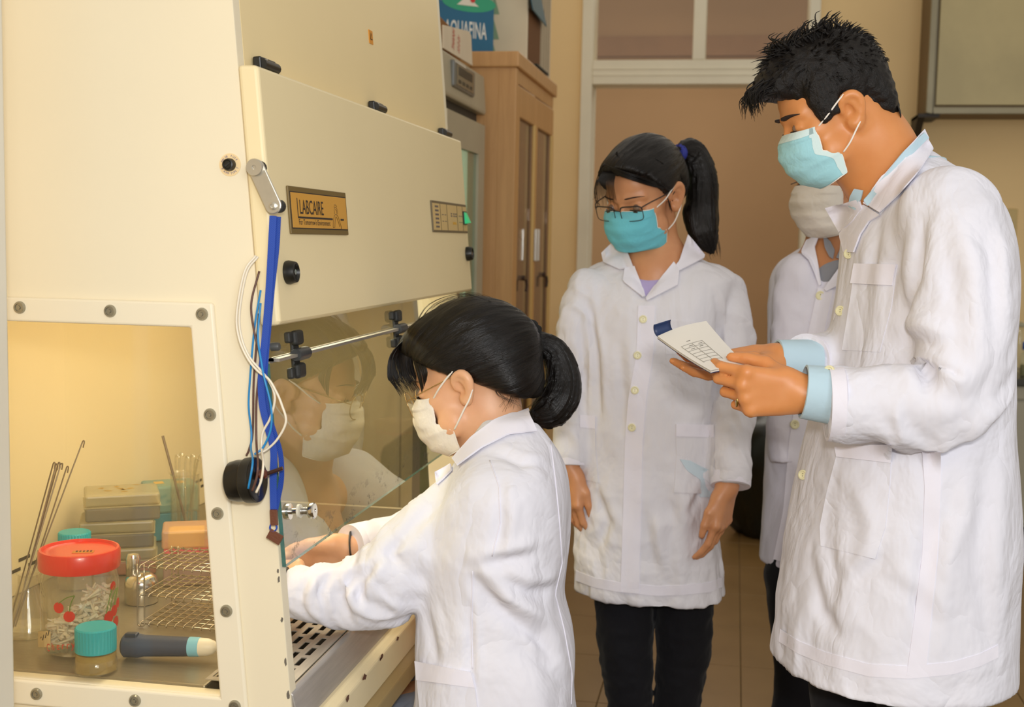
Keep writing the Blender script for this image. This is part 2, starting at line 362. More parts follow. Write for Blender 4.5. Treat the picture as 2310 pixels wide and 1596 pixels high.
for k, (ya, yb_) in enumerate(((BY0+.042, (BY0+BY1)/2-.002), ((BY0+BY1)/2+.002, BY1-.004))):
    fw = .034; dz0, dz1 = .06, 1.795; m = MB()
    m.box((XB-.028, ya, dz0), (XB, ya+fw, dz1)); m.box((XB-.028, yb_-fw, dz0), (XB, yb_, dz1)); m.box((XB-.028, ya+fw, dz0), (XB, yb_-fw, dz0+.09)); m.box((XB-.028, ya+fw, dz1-.10), (XB, yb_-fw, dz1))
    bd = m.build('door', M_wood, bc, bevel=.004)
    MB().box((XB-.016, ya+fw, dz0+.09), (XB-.012, yb_-fw, dz1-.10)).build('pane', G_bk, bd)
    ye = yb_-fw if k == 0 else yb_-fw
    MB().box((XB-.006, ye-.012, dz0+.09), (XB+.004, ye+.014, dz1-.10)).build('glazing_bead', M_woodd, bd, bevel=.002)
    yh = yb_-.02 if k == 0 else ya+.03
    hh = MB().box((XB+.004, yh-.012, 1.22), (XB+.016, yh+.012, 1.335)); hh.build('handle', mat('chrome_satin', '#d9d8d2', .28, metal=.6), bd, bevel=.004)
    yk = ya+.20 if k == 0 else yb_-.12
    MB().lathe([(0, 0), (.009, 0), (.009, .012), (0, .012)], (XB-.012, yk, 1.165), (1, 0, 0), 12).build('lock', mat('lock_dark', '#3a2414', .4), bd)
    MB().tube([(XB+.004, yk, 1.16), (XB+.006, yk+.004, 1.14), (XB+.005, yk-.003, 1.12)], .005, 6).build('key', mat('lock_dark', '#3a2414', .4), bd)
# ------------------------------------------------------------------ cartons on top
M_cart = mat('carton_brown', '#8a5c28', .8, var=.08)
M_cartw = mat('carton_white', '#d6c8ac', .7, var=.05)
ZT = 1.895
Pa, Pb = PY(1000, 60, 4.06), PY(1113, 60, 4.17); Pa[2] = Pb[2] = ZT+.001
uu = (Pb-Pa)/np.linalg.norm(Pb-Pa); vv = np.array([-uu[1], uu[0], 0]); nn = -vv; zz_ = np.array([0, 0, 1.]); Wd = np.linalg.norm(Pb-Pa)
bx_ = thing('water_carton', 'blue and green printed bottled-water carton on top of the bookcase', 'box', Pb-uu*.1+vv*.1)
def face(u, z, off): return Pa+uu*u+zz_*z+nn*off
def fpan(u0, u1, z0, z1, off, m, name, par): MB().obox(face((u0+u1)/2, (z0+z1)/2, off), (uu, vv, zz_), ((u1-u0)/2, .0004, (z1-z0)/2)).build(name, m, par)
MB().obox(Pa+uu*(Wd/2-.03)+vv*.10+zz_*.15, (uu, vv, zz_), (Wd/2+.03, .10, .15)).build('carton', mat('carton_print_base', '#8d9a80', .6), bx_, bevel=.004)
fpan(-.055, Wd+.0, .002, .180, .001, mat('print_blue', '#1c5f80', .55), 'blue_panel', bx_)
em = MB(); n = 24
em.raw([face(Wd*.5+.098*math.cos(2*PI*k/n), .180+.030*math.sin(2*PI*k/n), .002) for k in range(n)], [tuple(range(n))]); em.build('green_oval', mat('print_green', '#2f9a72', .55), bx_)
em = MB(); em.raw([face(Wd*.5-.045, .170, .003), face(Wd*.5+.035, .170, .003), face(Wd*.5-.008, .202, .003)], [(0, 1, 2)]); em.build('white_peak', mat('print_white', '#d9d3c0', .6), bx_)
em = MB(); em.lathe([(0, 0), (.009, 0), (.009, .0005), (0, .0005)], face(Wd*.5+.012, .190, .004), nn, 14); em.build('red_dot', mat('print_red', '#c2302a', .6), bx_)
text_obj('AQUAFINA', 'brand_lettering', mat('print_white2', '#d5d5cc', .6), bx_, face(.004, .066, .002), uu, zz_, .076, .40, .0004, bold=.012)
for k in range(4): em = MB(); q = Pb+vv*.035+uu*.0015+zz_*(.004+k*.075); em.raw([q-vv*.024, q+vv*.024, q+zz_*.07], [(0, 1, 2)]); em.build('tree_print', mat('print_tree', '#7f9a7c', .6), bx_)
XC = -.735; y0b = PX(1190, 60, XC)[1]; y1b = PX(1219, 60, XC)[1]; y2b = PX(1243, 60, XC)[1]
b2 = thing('open_carton', 'white printed carton with an open dark blue flap on the bookcase top', 'box', (XC-.15, (y0b+y2b)/2, ZT+.001))
MB().box((-.92, y0b, ZT+.001), (XC, y2b, ZT+.34)).build('carton', M_cartw, b2, bevel=.004)
tr = MB()
for zz in (0, .085, .17, .255):
    xx = -.86; tr.raw([(xx-.022, y0b-.001, ZT+.006+zz), (xx+.026, y0b-.001, ZT+.006+zz), (xx+.002, y0b-.001, ZT+.088+zz)], [(0, 1, 2)])
tr.build('tree_print', mat('print_tree', '#7f9a7c', .6), b2)
MB().box((XC+.0004, y0b+.012, ZT+.012), (XC+.0014, y1b, ZT+.20)).build('brown_side', mat('carton_inside', '#6b431c', .8), b2)
fl_ = MB(); fl_.prism([(XC-.004, y0b-.05, ZT+.31), (XC+.02, y0b-.02, ZT+.185), (XC+.02, y1b+.01, ZT+.18), (XC-.004, y1b-.03, ZT+.31)], (.002, .001, .003)); fo = fl_.build('flap', mat('print_blue2', '#23525e', .6), b2)
text_obj('AQUA', 'flap_lettering', mat('print_white3', '#8c9690', .6), fo, (XC+.012, y0b-.005, ZT+.215), (-.02, 1, -.03), (-.19, 0, .97), .05, .7, .004)
MB().prism([(XC, y0b+.03, ZT+.003), (XC+.035, y0b+.01, ZT+.004), (XC+.035, y1b, ZT+.004), (XC, y1b+.01, ZT+.003)], (0, 0, .006)).build('lower_flap', mat('flap_dark', '#2d3634', .6), b2)
for k in range(4):
    ya_ = y1b+.015+(y2b-y1b-.03)*k/4; MB().box((XC+.0002, ya_, ZT+.005), (XC+.003, ya_+(y2b-y1b)*.1, ZT+.335)).build('carton_stripe', mat('carton_stripe', '#a5977e', .8), b2)
# card and cardboard standing on the fridge
CXp = -.820; cq = [PX(x, y, CXp) for x, y in ((1000, 108), (1066, 148), (1063, 80), (1058, 71), (1000, 56))]
cd = thing('white_card', 'white card with red lettering standing on top of the fridge', 'card', (CXp, 3.6, 1.816))
MB().prism(cq, (-.003, 0, 0)).build('card', mat('card_white', '#d8c8ac', .7), cd)
for tx, x_, y_ in (('10 0 01', 1036, 124), ('THANH', 1024, 117)):
    text_obj(tx, 'red_lettering', mat('red_ink', '#c23b2c', .7), cd, PX(x_, y_, CXp)+np.array([.001, 0, 0]), (0, .06, 1), (0, -1, .25), .044, .38, .0008)
cb = MB(); cb.prism([(-.88, 3.55, 1.816), (-.88, 3.90, 1.816), (-.88, 3.91, 1.90), (-.88, 3.84, 1.935), (-.88, 3.55, 1.95)], (-.12, 0, 0))
o = cb.build('cardboard_box', M_cart, bevel=.003); tag(o, 'plain brown cardboard box behind the white card on the fridge', 'box')
# ================================================================== safety cabinet
def painted(name, c, rough=.42):
    N = NT(name); co = N.coord(); b = N.b; c = hexc(c)
    base = N.ramp(N.noise(1.8, 4, co), [(.3, tuple(v*.97 for v in c)), (.7, tuple(min(1, v*1.02) for v in c))])
    dirt = N.ramp(N.noise(55, 6, co, .7), [(.70, (0, 0, 0)), (.82, (1, 1, 1))])
    dm = N.add('ShaderNodeMath', operation='MULTIPLY'); N.link(dirt, dm.inputs[0]); dm.inputs[1].default_value = .18
    N.link(N.mix(dm.outputs[0], base, hexc('#b89a66')), b.inputs['Base Color'])
    b.inputs['Roughness'].default_value = rough; N.bump(N.noise(420, 2, co), .04, .001); MATS[name] = N.m; return N.m
M_cream = painted('cream_enamel', '#eee3c6'); M_hood = painted('cream_enamel_hood', '#f0dfb2', .38)
M_inner = painted('inner_enamel', '#ead9ae', .35)
M_steel = None
def steel(name, c, rough=.28, streak=(40, 3, 40)):
    if name in MATS: return MATS[name]
    N = NT(name); co = N.coord(streak); c = hexc(c)
    N.link(N.ramp(N.noise(6, 5, co), [(.25, tuple(v*.82 for v in c)), (.75, c)]), N.b.inputs['Base Color'])
    N.b.inputs['Metallic'].default_value = .55; N.b.inputs['Roughness'].default_value = rough; MATS[name] = N.m; return N.m
M_steel = steel('worn_steel', '#b4ada2', .38); M_chrome = mat('chrome', '#d8d5cf', .16, metal=1.0, var=.02)
M_alu = mat('brushed_aluminium', '#c9c4b6', .32, metal=.75, var=.05, vscale=60)
M_black = mat('black_rubber', '#15140f', .38); M_blk2 = mat('black_matte', '#20201d', .6)
CY0, CY1 = 1.62, 2.88
def Xf(z): return -.597-.0888*(z-.657)
SN = np.array([1, 0, .0888]); SN /= np.linalg.norm(SN)         # normal of the sloping front
SU = np.array([-.0888, 0, 1]); SU /= np.linalg.norm(SU)
cab = thing('safety_cabinet', 'large cream enamelled laboratory safety cabinet with sloping glass front at left', 'cabinet', (-.98, 2.25, 0))
def ring_prism(outer, inner, vec):
    n = len(outer); b = MB(); V = [np.array(p, float) for p in outer]+[np.array(p, float) for p in inner]; v = np.array(vec, float)
    A = V+[p+v for p in V]; m = 2*n; f = []
    for i in range(n):
        j = (i+1) % n
        f += [(i, j, n+j, n+i), (m+i, m+n+i, m+n+j, m+j), (i, m+i, m+j, j), (n+i, n+j, m+n+j, m+n+i)]
    return b.raw(A, f)
ZB, ZTOP = .42, 2.06
def side_panel(y, vec, nm):
    o = [(-1.40, y, ZB), (Xf(ZB), y, ZB), (Xf(ZTOP), y, ZTOP), (-1.40, y, ZTOP)]
    i = [(-1.22, y, .642), (-.699, y, .642), (-.741, y, 1.168), (-1.22, y, 1.168)]
    return ring_prism(o, i, vec).build(nm, M_cream, cab, bevel=.003)
sp = side_panel(CY0, (0, .024, 0), 'side_panel')
side_panel(CY1-.024, (0, .024, 0), 'side_panel')
# raised window frame with bolts
o = [(-1.27, CY0-.009, .604), (-.655, CY0-.009, .604), (-.708, CY0-.009, 1.203), (-1.27, CY0-.009, 1.203)]
i = [(-1.22, CY0-.009, .642), (-.699, CY0-.009, .642), (-.741, CY0-.009, 1.168), (-1.22, CY0-.009, 1.168)]
wf = ring_prism(o, i, (0, .009, 0)).build('window_frame', painted('cream_enamel_frame', '#f1e7cd', .4), cab, bevel=.004, seg=3)
for px, py in ((45, 694), (249, 702), (456, 709), (474, 936), (491, 1159), (511, 1379), (530, 1594), (83, 1566), (305, 1581)):
    p = PY(px, py, CY0-.009)
    MB().lathe([(0, .0045), (.0025, .0045), (.003, .003), (.005, .003), (.0055, .0045), (.0075, .0045), (.009, .0015), (.009, 0)], p, (0, -1, 0), 18).build('bolt', mat('bolt_steel', '#a9a596', .3, metal=.8), wf, smooth=35)
G_side = glass_mat('side_window_glass', (.99, .975, .93), .045)
MB().box((-1.225, CY0+.004, .636), (-.694, CY0+.009, 1.174)).build('side_window_pane', G_side, cab)
MB().box((-1.225, CY1-.014, .636), (-.694, CY1-.009, 1.174)).build('side_window_pane', G_side, cab)
# shell
yi0, yi1 = CY0+.024, CY1-.024
MB().prism([(Xf(1.18)-.02, yi0, 1.18), (Xf(1.18), yi0, 1.18), (Xf(ZTOP), yi0, ZTOP), (Xf(ZTOP)-.02, yi0, ZTOP)], (0, yi1-yi0, 0)).build('upper_front', painted('cream_enamel_upper', '#eed9a6', .4), cab)
MB().box((-1.40, yi0, ZB), (-1.38, yi1, ZTOP)).build('back_panel', M_cream, cab)
MB().box((-1.38, yi0, ZTOP-.02), (Xf(ZTOP)-.02, yi1, ZTOP)).build('top_panel', M_cream, cab)
bw = MB().box((-1.27, yi0, .645), (-1.25, yi1, 1.44)).build('inner_back', M_inner, cab)
MB().box((-1.27, yi0, 1.44), (Xf(1.45)-.02, yi1, 1.46)).build('inner_ceiling', M_inner, cab)
sl = MB()
for r_ in range(2):
    for k in range(18):
        ya = 1.72+k*.062+(r_*.031); z = .686+r_*.016
        sl.box((-1.2502, ya, z), (-1.2492, ya+.036, z+.006))
sl.build('air_slots', mat('slot_dark', '#40382c', .8), bw)
lt = MB().lathe([(0, 0), (.014, 0), (.014, 1.0), (0, 1.0)], (-.87, 1.75, 1.40), (0, 1, 0), 16).build('lamp_tube', mat('lamp_tube', '#fff4dd', .4, emit=(1, .80, .48), estr=6), cab, smooth=40)
area('cabinet_lamp', (-.86, 2.25, 1.32), (-1.02, 2.25, .6), .10, 1.05, 4.3, (1, .93, .72)).rotation_euler = (0, math.radians(-14), 0)
ZW = .645
MB().box((-1.25, yi0, .60), (-.735, yi1, ZW)).build('worktop', steel('worktop_steel', '#9b917b', .34, (3, 40, 40)), cab, bevel=.003)
# front grille with slots, tray front, enamel lip, rail
gr = MB(); gx = [-.735]; cols = []
x = -.729
GY0, GY1 = yi0, yi1
for c in range(6):
    cols.append((x, x+.009)); x += .0195
zt = .655
xs = [-.735]+[v for c in cols for v in c]+[-.606]
for k in range(0, len(xs)-1, 2): gr.box((xs[k], GY0, zt-.0015), (xs[k+1], GY1, zt))
for k, (xa, xb) in enumerate(cols):
    y = GY0+.012+(k % 2)*.024
    gr.box((xa, GY0, zt-.0015), (xb, y, zt))
    while y+.036+.012 < GY1:
        gr.box((xa, y+.036, zt-.0015), (xb, y+.048, zt)); y += .048
    gr.box((xa, y, zt-.0015), (xb, GY1, zt))
gr.build('grille', M_steel, cab)
MB().box((-.735, GY0, .56), (-.60, GY1, .575)).build('plenum_floor', mat('plenum_dark', '#231d14', .8), cab)
tf = MB(); tf.prism([(-.606, GY0-.02, zt-.002), (-.600, GY0-.02, zt+.001), (-.594, GY0-.02, zt-.004), (-.582, GY0-.02, .602), (-.592, GY0-.02, .60), (-.606, GY0-.02, zt-.006)], (0, GY1-GY0+.02, 0))
tf.build('tray_front', steel('tray_steel', '#b7b2ac', .36, (30, 2, 30)), cab, bevel=.002)
lip = MB(); lip.prism([(-.62, CY0+.0, .604), (-.574, CY0+.0, .604), (-.563, CY0+.0, .594), (-.560, CY0+.0, .545), (-.62, CY0+.0, .545)], (0, CY1-CY0, 0))
lp = lip.build('front_lip', painted('lip_enamel', '#e4d5ae', .4), cab, bevel=.003)
MB().prism([(-.64, CY0, .545), (-.566, CY0, .545), (-.548, CY0, .535), (-.545, CY0, .505), (-.64, CY0, .505)], (0, CY1-CY0, 0)).build('lower_rail', painted('rail_enamel', '#a89264', .45), cab, bevel=.003)
rnd = random.Random(5)
M_chip = mat('rust_chip', '#5b3626', .8)
for (px, py, s) in ((860, 1448, 1), (822, 1500, 1.2), (783, 1577, .9), (752, 1580, .6), (896, 1408, .9), (858, 1445, .6)):
    p = PX(px, py, -.5625); c = np.array([-.5622, p[1], min(.594, max(.55, p[2]))]); m = 7
    pts = [c+np.array([.0004, math.cos(2*PI*k/m)*.008*s*(.5+rnd.random()), math.sin(2*PI*k/m)*.004*s*(.5+rnd.random())]) for k in range(m)]
    MB().prism(pts, (.0006, 0, 0)).build('paint_chip', M_chip, lp)
MB().box((-1.38, yi0, ZB), (-.62, yi1, ZB+.02)).build('bottom_panel', M_cream, cab)
MB().box((-.66, yi0, ZB+.02), (-.64, yi1, .545)).build('lower_front', M_cream, cab)
for xx in (-1.36, -.70):
    for yy in (CY0+.03, CY1-.08): MB().box((xx, yy, 0), (xx+.05, yy+.05, ZB)).build('leg', M_cream, cab, bevel=.004)
# paint wear along the near front edge
for (px, py, w, h) in ((646, 1310, 5, 12), (649, 1400, 5, 9), (652, 1495, 5, 14), (656, 1570, 6, 16), (640, 1290, 4, 8)):
    p = PY(px, py, CY0-.0005); e = w*.0004; g = h*.0004; m = 9
    xe = Xf(p[2]); pts = [(min(xe, xe-.003+e*math.cos(2*PI*k/m)*(.6+rnd.random()*.6)), CY0-.0006, p[2]+g*math.sin(2*PI*k/m)*(.6+rnd.random()*.6)) for k in range(m)]
    MB().prism(pts, (0, .0006, 0)).build('worn_patch', mat('worn_grey', '#6b655b', .7), sp)
# ------------------------------------------------------------------ hood
def HX(z): return -.645+(1.522-z)*(.033/.343)
def HP(y, z, off=0): return np.array([HX(z), y, z])+SN*off
hood = MB().prism([(-.674, CY0-.003, 1.527), (-.647, CY0-.003, 1.527), (-.6445, CY0-.003, 1.522), (-.6125, CY0-.003, 1.180), (-.6155, CY0-.003, 1.174), (-.642, CY0-.003, 1.172)], (0, CY1-CY0+.006, 0)).build('hood', M_hood, cab, bevel=.006, seg=3)
for y in (1.70, 2.255, 2.80):
    h = MB(); c = np.array([Xf(1.535)+.004, y, 1.533])
    h.obox(c+SN*.004, (SN, (0, 1, 0), SU), (.006, .030, .013)); hg = h.build('hinge', M_black, cab, bevel=.002)
    MB().lathe([(0, -.028), (.008, -.028), (.008, .028), (0, .028)], c+SN*.010+SU*.002, (0, 1, 0), 12).build('hinge_barrel', M_black, hg, smooth=40)
    MB().lathe([(0, .003), (.003, .003), (.0045, 0)], c+SN*.012+np.array([0, -.016, .006]), SN, 10).build('hinge_screw', M_chrome, hg, smooth=60)
for y, z in ((1.660, 1.246), (2.85, 1.262)):
    k = MB().lathe([(.0165, 0), (.017, .004), (.0145, .014), (.012, .015), (.010, .011), (0, .011)], HP(y, z), SN, 20).build('latch', M_black, cab, smooth=40)
    MB().lathe([(0, .013), (.004, .013), (.0045, .010)], HP(y, z), SN, 10).build('latch_screw', M_chrome, k, smooth=40)
# name plate
def plate_box(y0, y1, z0, z1, off, th, m, name, par, bevel=.001):
    b = MB(); c = (HP(y0, z0)+HP(y1, z1))/2+SN*off
    b.obox(c+SN*th/2, (SN, (0, 1, 0), SU), (th/2, (y1-y0)/2, (z1-z0)/2*1.004)); return b.build(name, m, par, bevel=bevel)
M_gold = mat('plate_gold', '#d29b3f', .4, var=.03); M_ink = mat('plate_ink', '#231a1c', .5)
npl = plate_box(1.684, 1.948, 1.300, 1.368, .0005, .003, mat('plate_edge', '#6f5a2a', .5), 'nameplate', cab)
plate_box(1.688, 1.944, 1.3075, 1.3605, .0036, .0004, M_ink, 'plate_border', npl, 0)
plate_box(1.690, 1.942, 1.3090, 1.3590, .0040, .0004, M_gold, 'plate_face', npl, 0)
yd = np.array([0, 1., 0])
text_obj('LABCAIRE', 'brand_lettering', M_ink, npl, HP(1.721, 1.3290, .0046), yd, SU, .0300, .80, .0003)
text_obj("For Tomorrow's Environment", 'tagline', M_ink, npl, HP(1.714, 1.3135, .0046), yd, SU, .0112, 1.02, .0003)
plate_box(1.7125, 1.7145, 1.3240, 1.3515, .0046, .0003, M_ink, 'logo_rule', npl, 0)
plate_box(1.7125, 1.868, 1.3225, 1.3252, .0046, .0003, M_ink, 'logo_rule', npl, 0)
plate_box(1.908, 1.924, 1.3225, 1.3252, .0046, .0003, M_ink, 'logo_rule', npl, 0)
M_ink2 = mat('plate_ink_brown', '#7a5a28', .5)
def hcurve(pts, r=.0005): return MB().tube(catmull([HP(y, z-.005, .0046) for y, z in pts], 6), r, 5)
for pts in (((1.872, 1.316), (1.868, 1.3175), (1.874, 1.330), (1.884, 1.3365), (1.896, 1.3335), (1.905, 1.322), (1.910, 1.3155), (1.906, 1.3155)), ((1.876, 1.316), (1.880, 1.326), (1.886, 1.333), (1.894, 1.327), (1.902, 1.317)),
            ((1.880, 1.337), (1.880, 1.345), (1.886, 1.348), (1.893, 1.346), (1.895, 1.337)), ((1.880, 1.3475), (1.882, 1.351), (1.888, 1.3515), (1.894, 1.349)), ((1.886, 1.345), (1.891, 1.342), (1.890, 1.338))):
    hcurve(pts).build('logo_figure', M_ink2, npl)
# control panel
cp = plate_box(2.53, 2.868, 1.310, 1.376, .0005, .0025, mat('panel_edge', '#6f6148', .5), 'control_panel', cab)
plate_box(2.535, 2.864, 1.3145, 1.3705, .003, .0004, mat('panel_face', '#d2b67c', .45), 'panel_face', cp, 0)
for y in (2.60, 2.662, 2.762, 2.818): plate_box(y, y+.003, 1.3145, 1.3705, .0036, .0003, mat('panel_line', '#6b5a3c', .5), 'panel_divider', cp, 0)
M_pt = mat('panel_text', '#6a5f5c', .6)
for k in range(6): plate_box(2.555, 2.585, 1.3195+k*.0085, 1.3235+k*.0085, .0036, .0003, M_pt, 'panel_text', cp, 0)
for y in (2.615, 2.64, 2.78, 2.80):
    for z in (1.333, 1.347): plate_box(y, y+.014, z, z+.0016, .0036, .0003, M_pt, 'panel_mark', cp, 0)
for y in (2.70, 2.725, 2.745):
    for z in (1.345, 1.350): plate_box(y, y+.012, z, z+.003, .0036, .0003, M_pt, 'panel_mark', cp, 0)
plate_box(2.715, 2.75, 1.328, 1.3335, .0036, .0003, mat('panel_yellow', '#d8a63a', .5), 'panel_mark', cp, 0)
sw = plate_box(2.822, 2.856, 1.329, 1.360, .0036, .003, M_black, 'switch_housing', cp)
c = HP(2.838, 1.345, .006); b = MB(); b.prism([c+SN*0+SU*.014-yd*.013, c+SN*.010-SU*.012-yd*.013, c-SU*.014-yd*.013], yd*.027)
b.build('rocker_switch', mat('switch_green', '#12a860', .3, emit=(.05, .8, .35), estr=.25), sw)
# warning sticker on the upper front
pz = PX(838, 84, -.685); stx = Xf(pz[2])
b = MB(); b.obox(np.array([stx, pz[1], pz[2]])+SN*.0006, (SN, yd, SU), (.0006, .012, .0125)); st = b.build('warning_sticker', mat('sticker_orange', '#d98f1e', .5), cab)
b = MB(); q = np.array([stx, pz[1], pz[2]+.001])+SN*.0016; b.raw([q+yd*-.007-SU*.006, q+yd*.007-SU*.006, q+SU*.008], [(0, 1, 2)]); b.build('warning_triangle', M_ink, st)
b = MB(); q = np.array([stx, pz[1], pz[2]])+SN*.0019; b.raw([q+yd*-.004-SU*.0035, q+yd*.004-SU*.0035, q+SU*.0045], [(0, 1, 2)]); b.build('warning_mark', mat('sticker_orange', '#d98f1e', .5), st)
# fuse holder on the side
pf = PY(519, 372, CY0-.0005)
fu = MB().lathe([(.0155, 0), (.0155, .0005), (0, .0005)], pf, (0, -1, 0), 32).build('fuse_label', mat('fuse_ring', '#f3d7a2', .6), cab)
fh = MB().lathe([(.0088, 0), (.0088, .004), (.0075, .009), (.006, .0095), (.005, .0085), (0, .0085)], pf+np.array([0, -.0005, 0]), (0, -1, 0), 24).build('fuse_holder', M_black, cab, smooth=40)
MB().obox(pf+np.array([0, -.0092, 0]), ((.8, 0, .6), (0, 1, 0), (-.6, 0, .8)), (.0045, .0006, .0011)).build('fuse_slot', M_blk2, fh)
M_fi = mat('fuse_ink', '#3c3f86', .6)
def arc_text(s, a0, a1, r, flip=False):
    n = len(s)
    for k, ch in enumerate(s):
        if ch == ' ': continue
        a = math.radians(a0+(a1-a0)*(k/(n-1) if n > 1 else .5)); rad = np.array([math.cos(a), 0, math.sin(a)]); tan = np.array([math.sin(a), 0, -math.cos(a)])
        u, t = (rad, tan) if not flip else (-rad, -tan)
        text_obj(ch, 'fuse_lettering', M_fi, fu, pf+np.array([0, -.0007, 0])+rad*(r if not flip else r+.0028)-t*.0013, t, u, .0042, .9, .0002)
arc_text('MAINS', 158, 108, .0106); arc_text('FUSE', 78, 34, .0106); arc_text('8', 208, 208, .0106, True); arc_text('AMP', 230, 262, .0106, True); arc_text('TYPE', 282, 318, .0106, True); arc_text('T', 340, 340, .0106, True)
# lever
p0, p1 = PY(576, 378, 1.600), PY(616, 465, 1.600); ax = (p1-p0); L = np.linalg.norm(ax); ax /= L; sd = np.array([ax[2], 0, -ax[0]]); poly = []
for k in range(9): a = PI/2+PI*k/8; poly.append(p0+(ax*math.cos(a)+sd*math.sin(a))*.0115)
for k in range(9): a = -PI/2+PI*k/8; poly.append(p1+(ax*math.cos(a)*.9+sd*math.sin(a))*.0115)
lv = MB().prism(poly, (0, .005, 0)).build('lever_arm', M_alu, cab, bevel=.0012)
MB().lathe([(.0115, 0), (.0118, .004), (.011, .0055), (.003, .0055), (.002, .0045), (0, .0045)], p0, (0, -1, 0), 28).build('lever_boss', M_alu, lv, smooth=40)
MB().lathe([(.0055, 0), (.0055, .002), (.003, .003), (.002, .002), (0, .002)], p1, (0, -1, 0), 20).build('lever_rivet', M_alu, lv, smooth=40)
MB().lathe([(.010, 0), (.010, .012), (0, .012)], p0+np.array([0, .005, 0]), (0, 1, 0), 16).build('lever_spacer', M_blk2, lv)
MB().lathe([(.009, 0), (.009, .010), (0, .010)], p1+np.array([.004, .005, 0]), (0, 1, 0), 16).build('lever_pad', M_blk2, lv)
# ------------------------------------------------------------------ sash panes, bar and clamps
def sash_mat():
    """old sash glass: clear, reflecting more at a glancing look, with grime towards its lower edge"""
    N = NT('sash_glass'); t = N.add('ShaderNodeBsdfTransparent'); t.inputs[0].default_value = (.93, .97, .91, 1)
    g = N.add('ShaderNodeBsdfGlossy'); g.inputs['Roughness'].default_value = .0
    lw = N.add('ShaderNodeLayerWeight'); lw.inputs['Blend'].default_value = .5
    p = N.add('ShaderNodeMath', operation='POWER'); N.link(lw.outputs['Facing'], p.inputs[0]); p.inputs[1].default_value = 2.9
    mm = N.add('ShaderNodeMath', operation='MULTIPLY_ADD'); N.link(p.outputs[0], mm.inputs[0]); mm.inputs[1].default_value = .92; mm.inputs[2].default_value = .045
    mx = N.add('ShaderNodeMixShader'); N.link(mm.outputs[0], mx.inputs[0]); N.link(t.outputs[0], mx.inputs[1]); N.link(g.outputs[0], mx.inputs[2])
    geo = N.add('ShaderNodeNewGeometry'); sep = N.add('ShaderNodeSeparateXYZ'); N.link(geo.outputs['Position'], sep.inputs[0])
    mr = N.add('ShaderNodeMapRange'); N.link(sep.outputs['Z'], mr.inputs[0]); mr.inputs[1].default_value = .895; mr.inputs[2].default_value = .835; mr.inputs[3].default_value = 0; mr.inputs[4].default_value = 1
    nz = N.ramp(N.noise(46, 9, N.coord((1, .40, .9)), .74), [(.545, (0, 0, 0)), (.60, (1, 1, 1))])
    ml = N.add('ShaderNodeMath', operation='MULTIPLY'); N.link(nz, ml.inputs[0]); N.link(mr.outputs[0], ml.inputs[1])
    ad = N.add('ShaderNodeMath', operation='MULTIPLY_ADD'); N.link(ml.outputs[0], ad.inputs[0]); ad.inputs[1].default_value = .75; ad.inputs[2].default_value = .015
    df = N.add('ShaderNodeBsdfDiffuse'); df.inputs[0].default_value = (.16, .14, .11, 1)
    m2 = N.add('ShaderNodeMixShader'); N.link(ad.outputs[0], m2.inputs[0]); N.link(mx.outputs[0], m2.inputs[1]); N.link(df.outputs[0], m2.inputs[2])
    N.link(m2.outputs[0], N.out.inputs['Surface']); return N.m
M_gedge = mat('glass_edge', '#47706a', .15, var=.2, vscale=80)
def GX(z, off=0): return Xf(z)+.009+off
def sash(z0, z1, name):
    b = MB(); y0, y1 = CY0+.002, CY1-.004; P = lambda z, o, y: (GX(z, o), y, z)
    b.raw([P(z0, 0, y0), P(z0, 0, y1), P(z1, 0, y1), P(z1, 0, y0)], [(0, 1, 2, 3)], 0)
    b.raw([P(z0, -.006, y0), P(z0, 0, y0), P(z1, 0, y0), P(z1, -.006, y0)], [(0, 1, 2, 3)], 1)
    b.raw([P(z0, -.006, y0), P(z0, 0, y0), P(z0, 0, y1), P(z0, -.006, y1)], [(0, 1, 2, 3)], 1)
    b.raw([P(z1, -.006, y0), P(z1, 0, y0), P(z1, 0, y1), P(z1, -.006, y1)], [(0, 1, 2, 3)], 1)
    return b.build(name, [SASH, M_gedge], cab)
SASH = sash_mat()
sash(.835, 1.121, 'sash_pane'); sash(1.127, 1.20, 'sash_pane')
MB().box((GX(1.0)-.012, CY0+.001, 1.124), (GX(1.0)+.004, CY1-.004, 1.1285)).build('sash_bar', M_steel, cab)
MB().tube([(GX(1.124, .003), CY0+.001, 1.1255), (GX(1.124, .003), CY1-.004, 1.1255)], .0042, 10).build('sash_rod', steel('rod_steel', '#8f8878', .3), cab, smooth=40)
for y in (1.716, 2.262, 2.80):
    c = np.array([GX(1.1255), y, 1.1255]); b = MB()
    b.obox(c+SU*.0+SN*.003, (SN, yd, SU), (.003, .012, .030)); cl = b.build('sash_clamp', M_blk2, cab, bevel=.002)
    for s in (1, -1): b = MB(); b.obox(c+SU*.024*s+SN*.008, (SN, yd, SU), (.006, .016, .011)); b.build('clamp_plate', M_blk2, cl, bevel=.005, seg=3)
    MB().lathe([(0, -.022), (.0085, -.022), (.0095, -.018), (.0095, .022), (0, .022)], c+SN*.012, (0, 1, 0), 18).build('clamp_barrel', mat('clamp_plastic', '#2d3033', .4), cl, smooth=40)
    for s in (1, -1): b = MB(); b.obox(c+SU*.026*s+SN*.003+yd*-.020, (SN, yd, SU), (.005, .008, .008)); b.build('clamp_jaw', M_blk2, cl, bevel=.003)
MB().lathe([(.006, 0), (.006, .010), (.005, .012), (0, .012)], np.array([GX(1.143), 1.634, 1.143]), SN, 14).build('sash_stop', mat('stop_grey', '#4b4c4a', .5), cab, smooth=40)
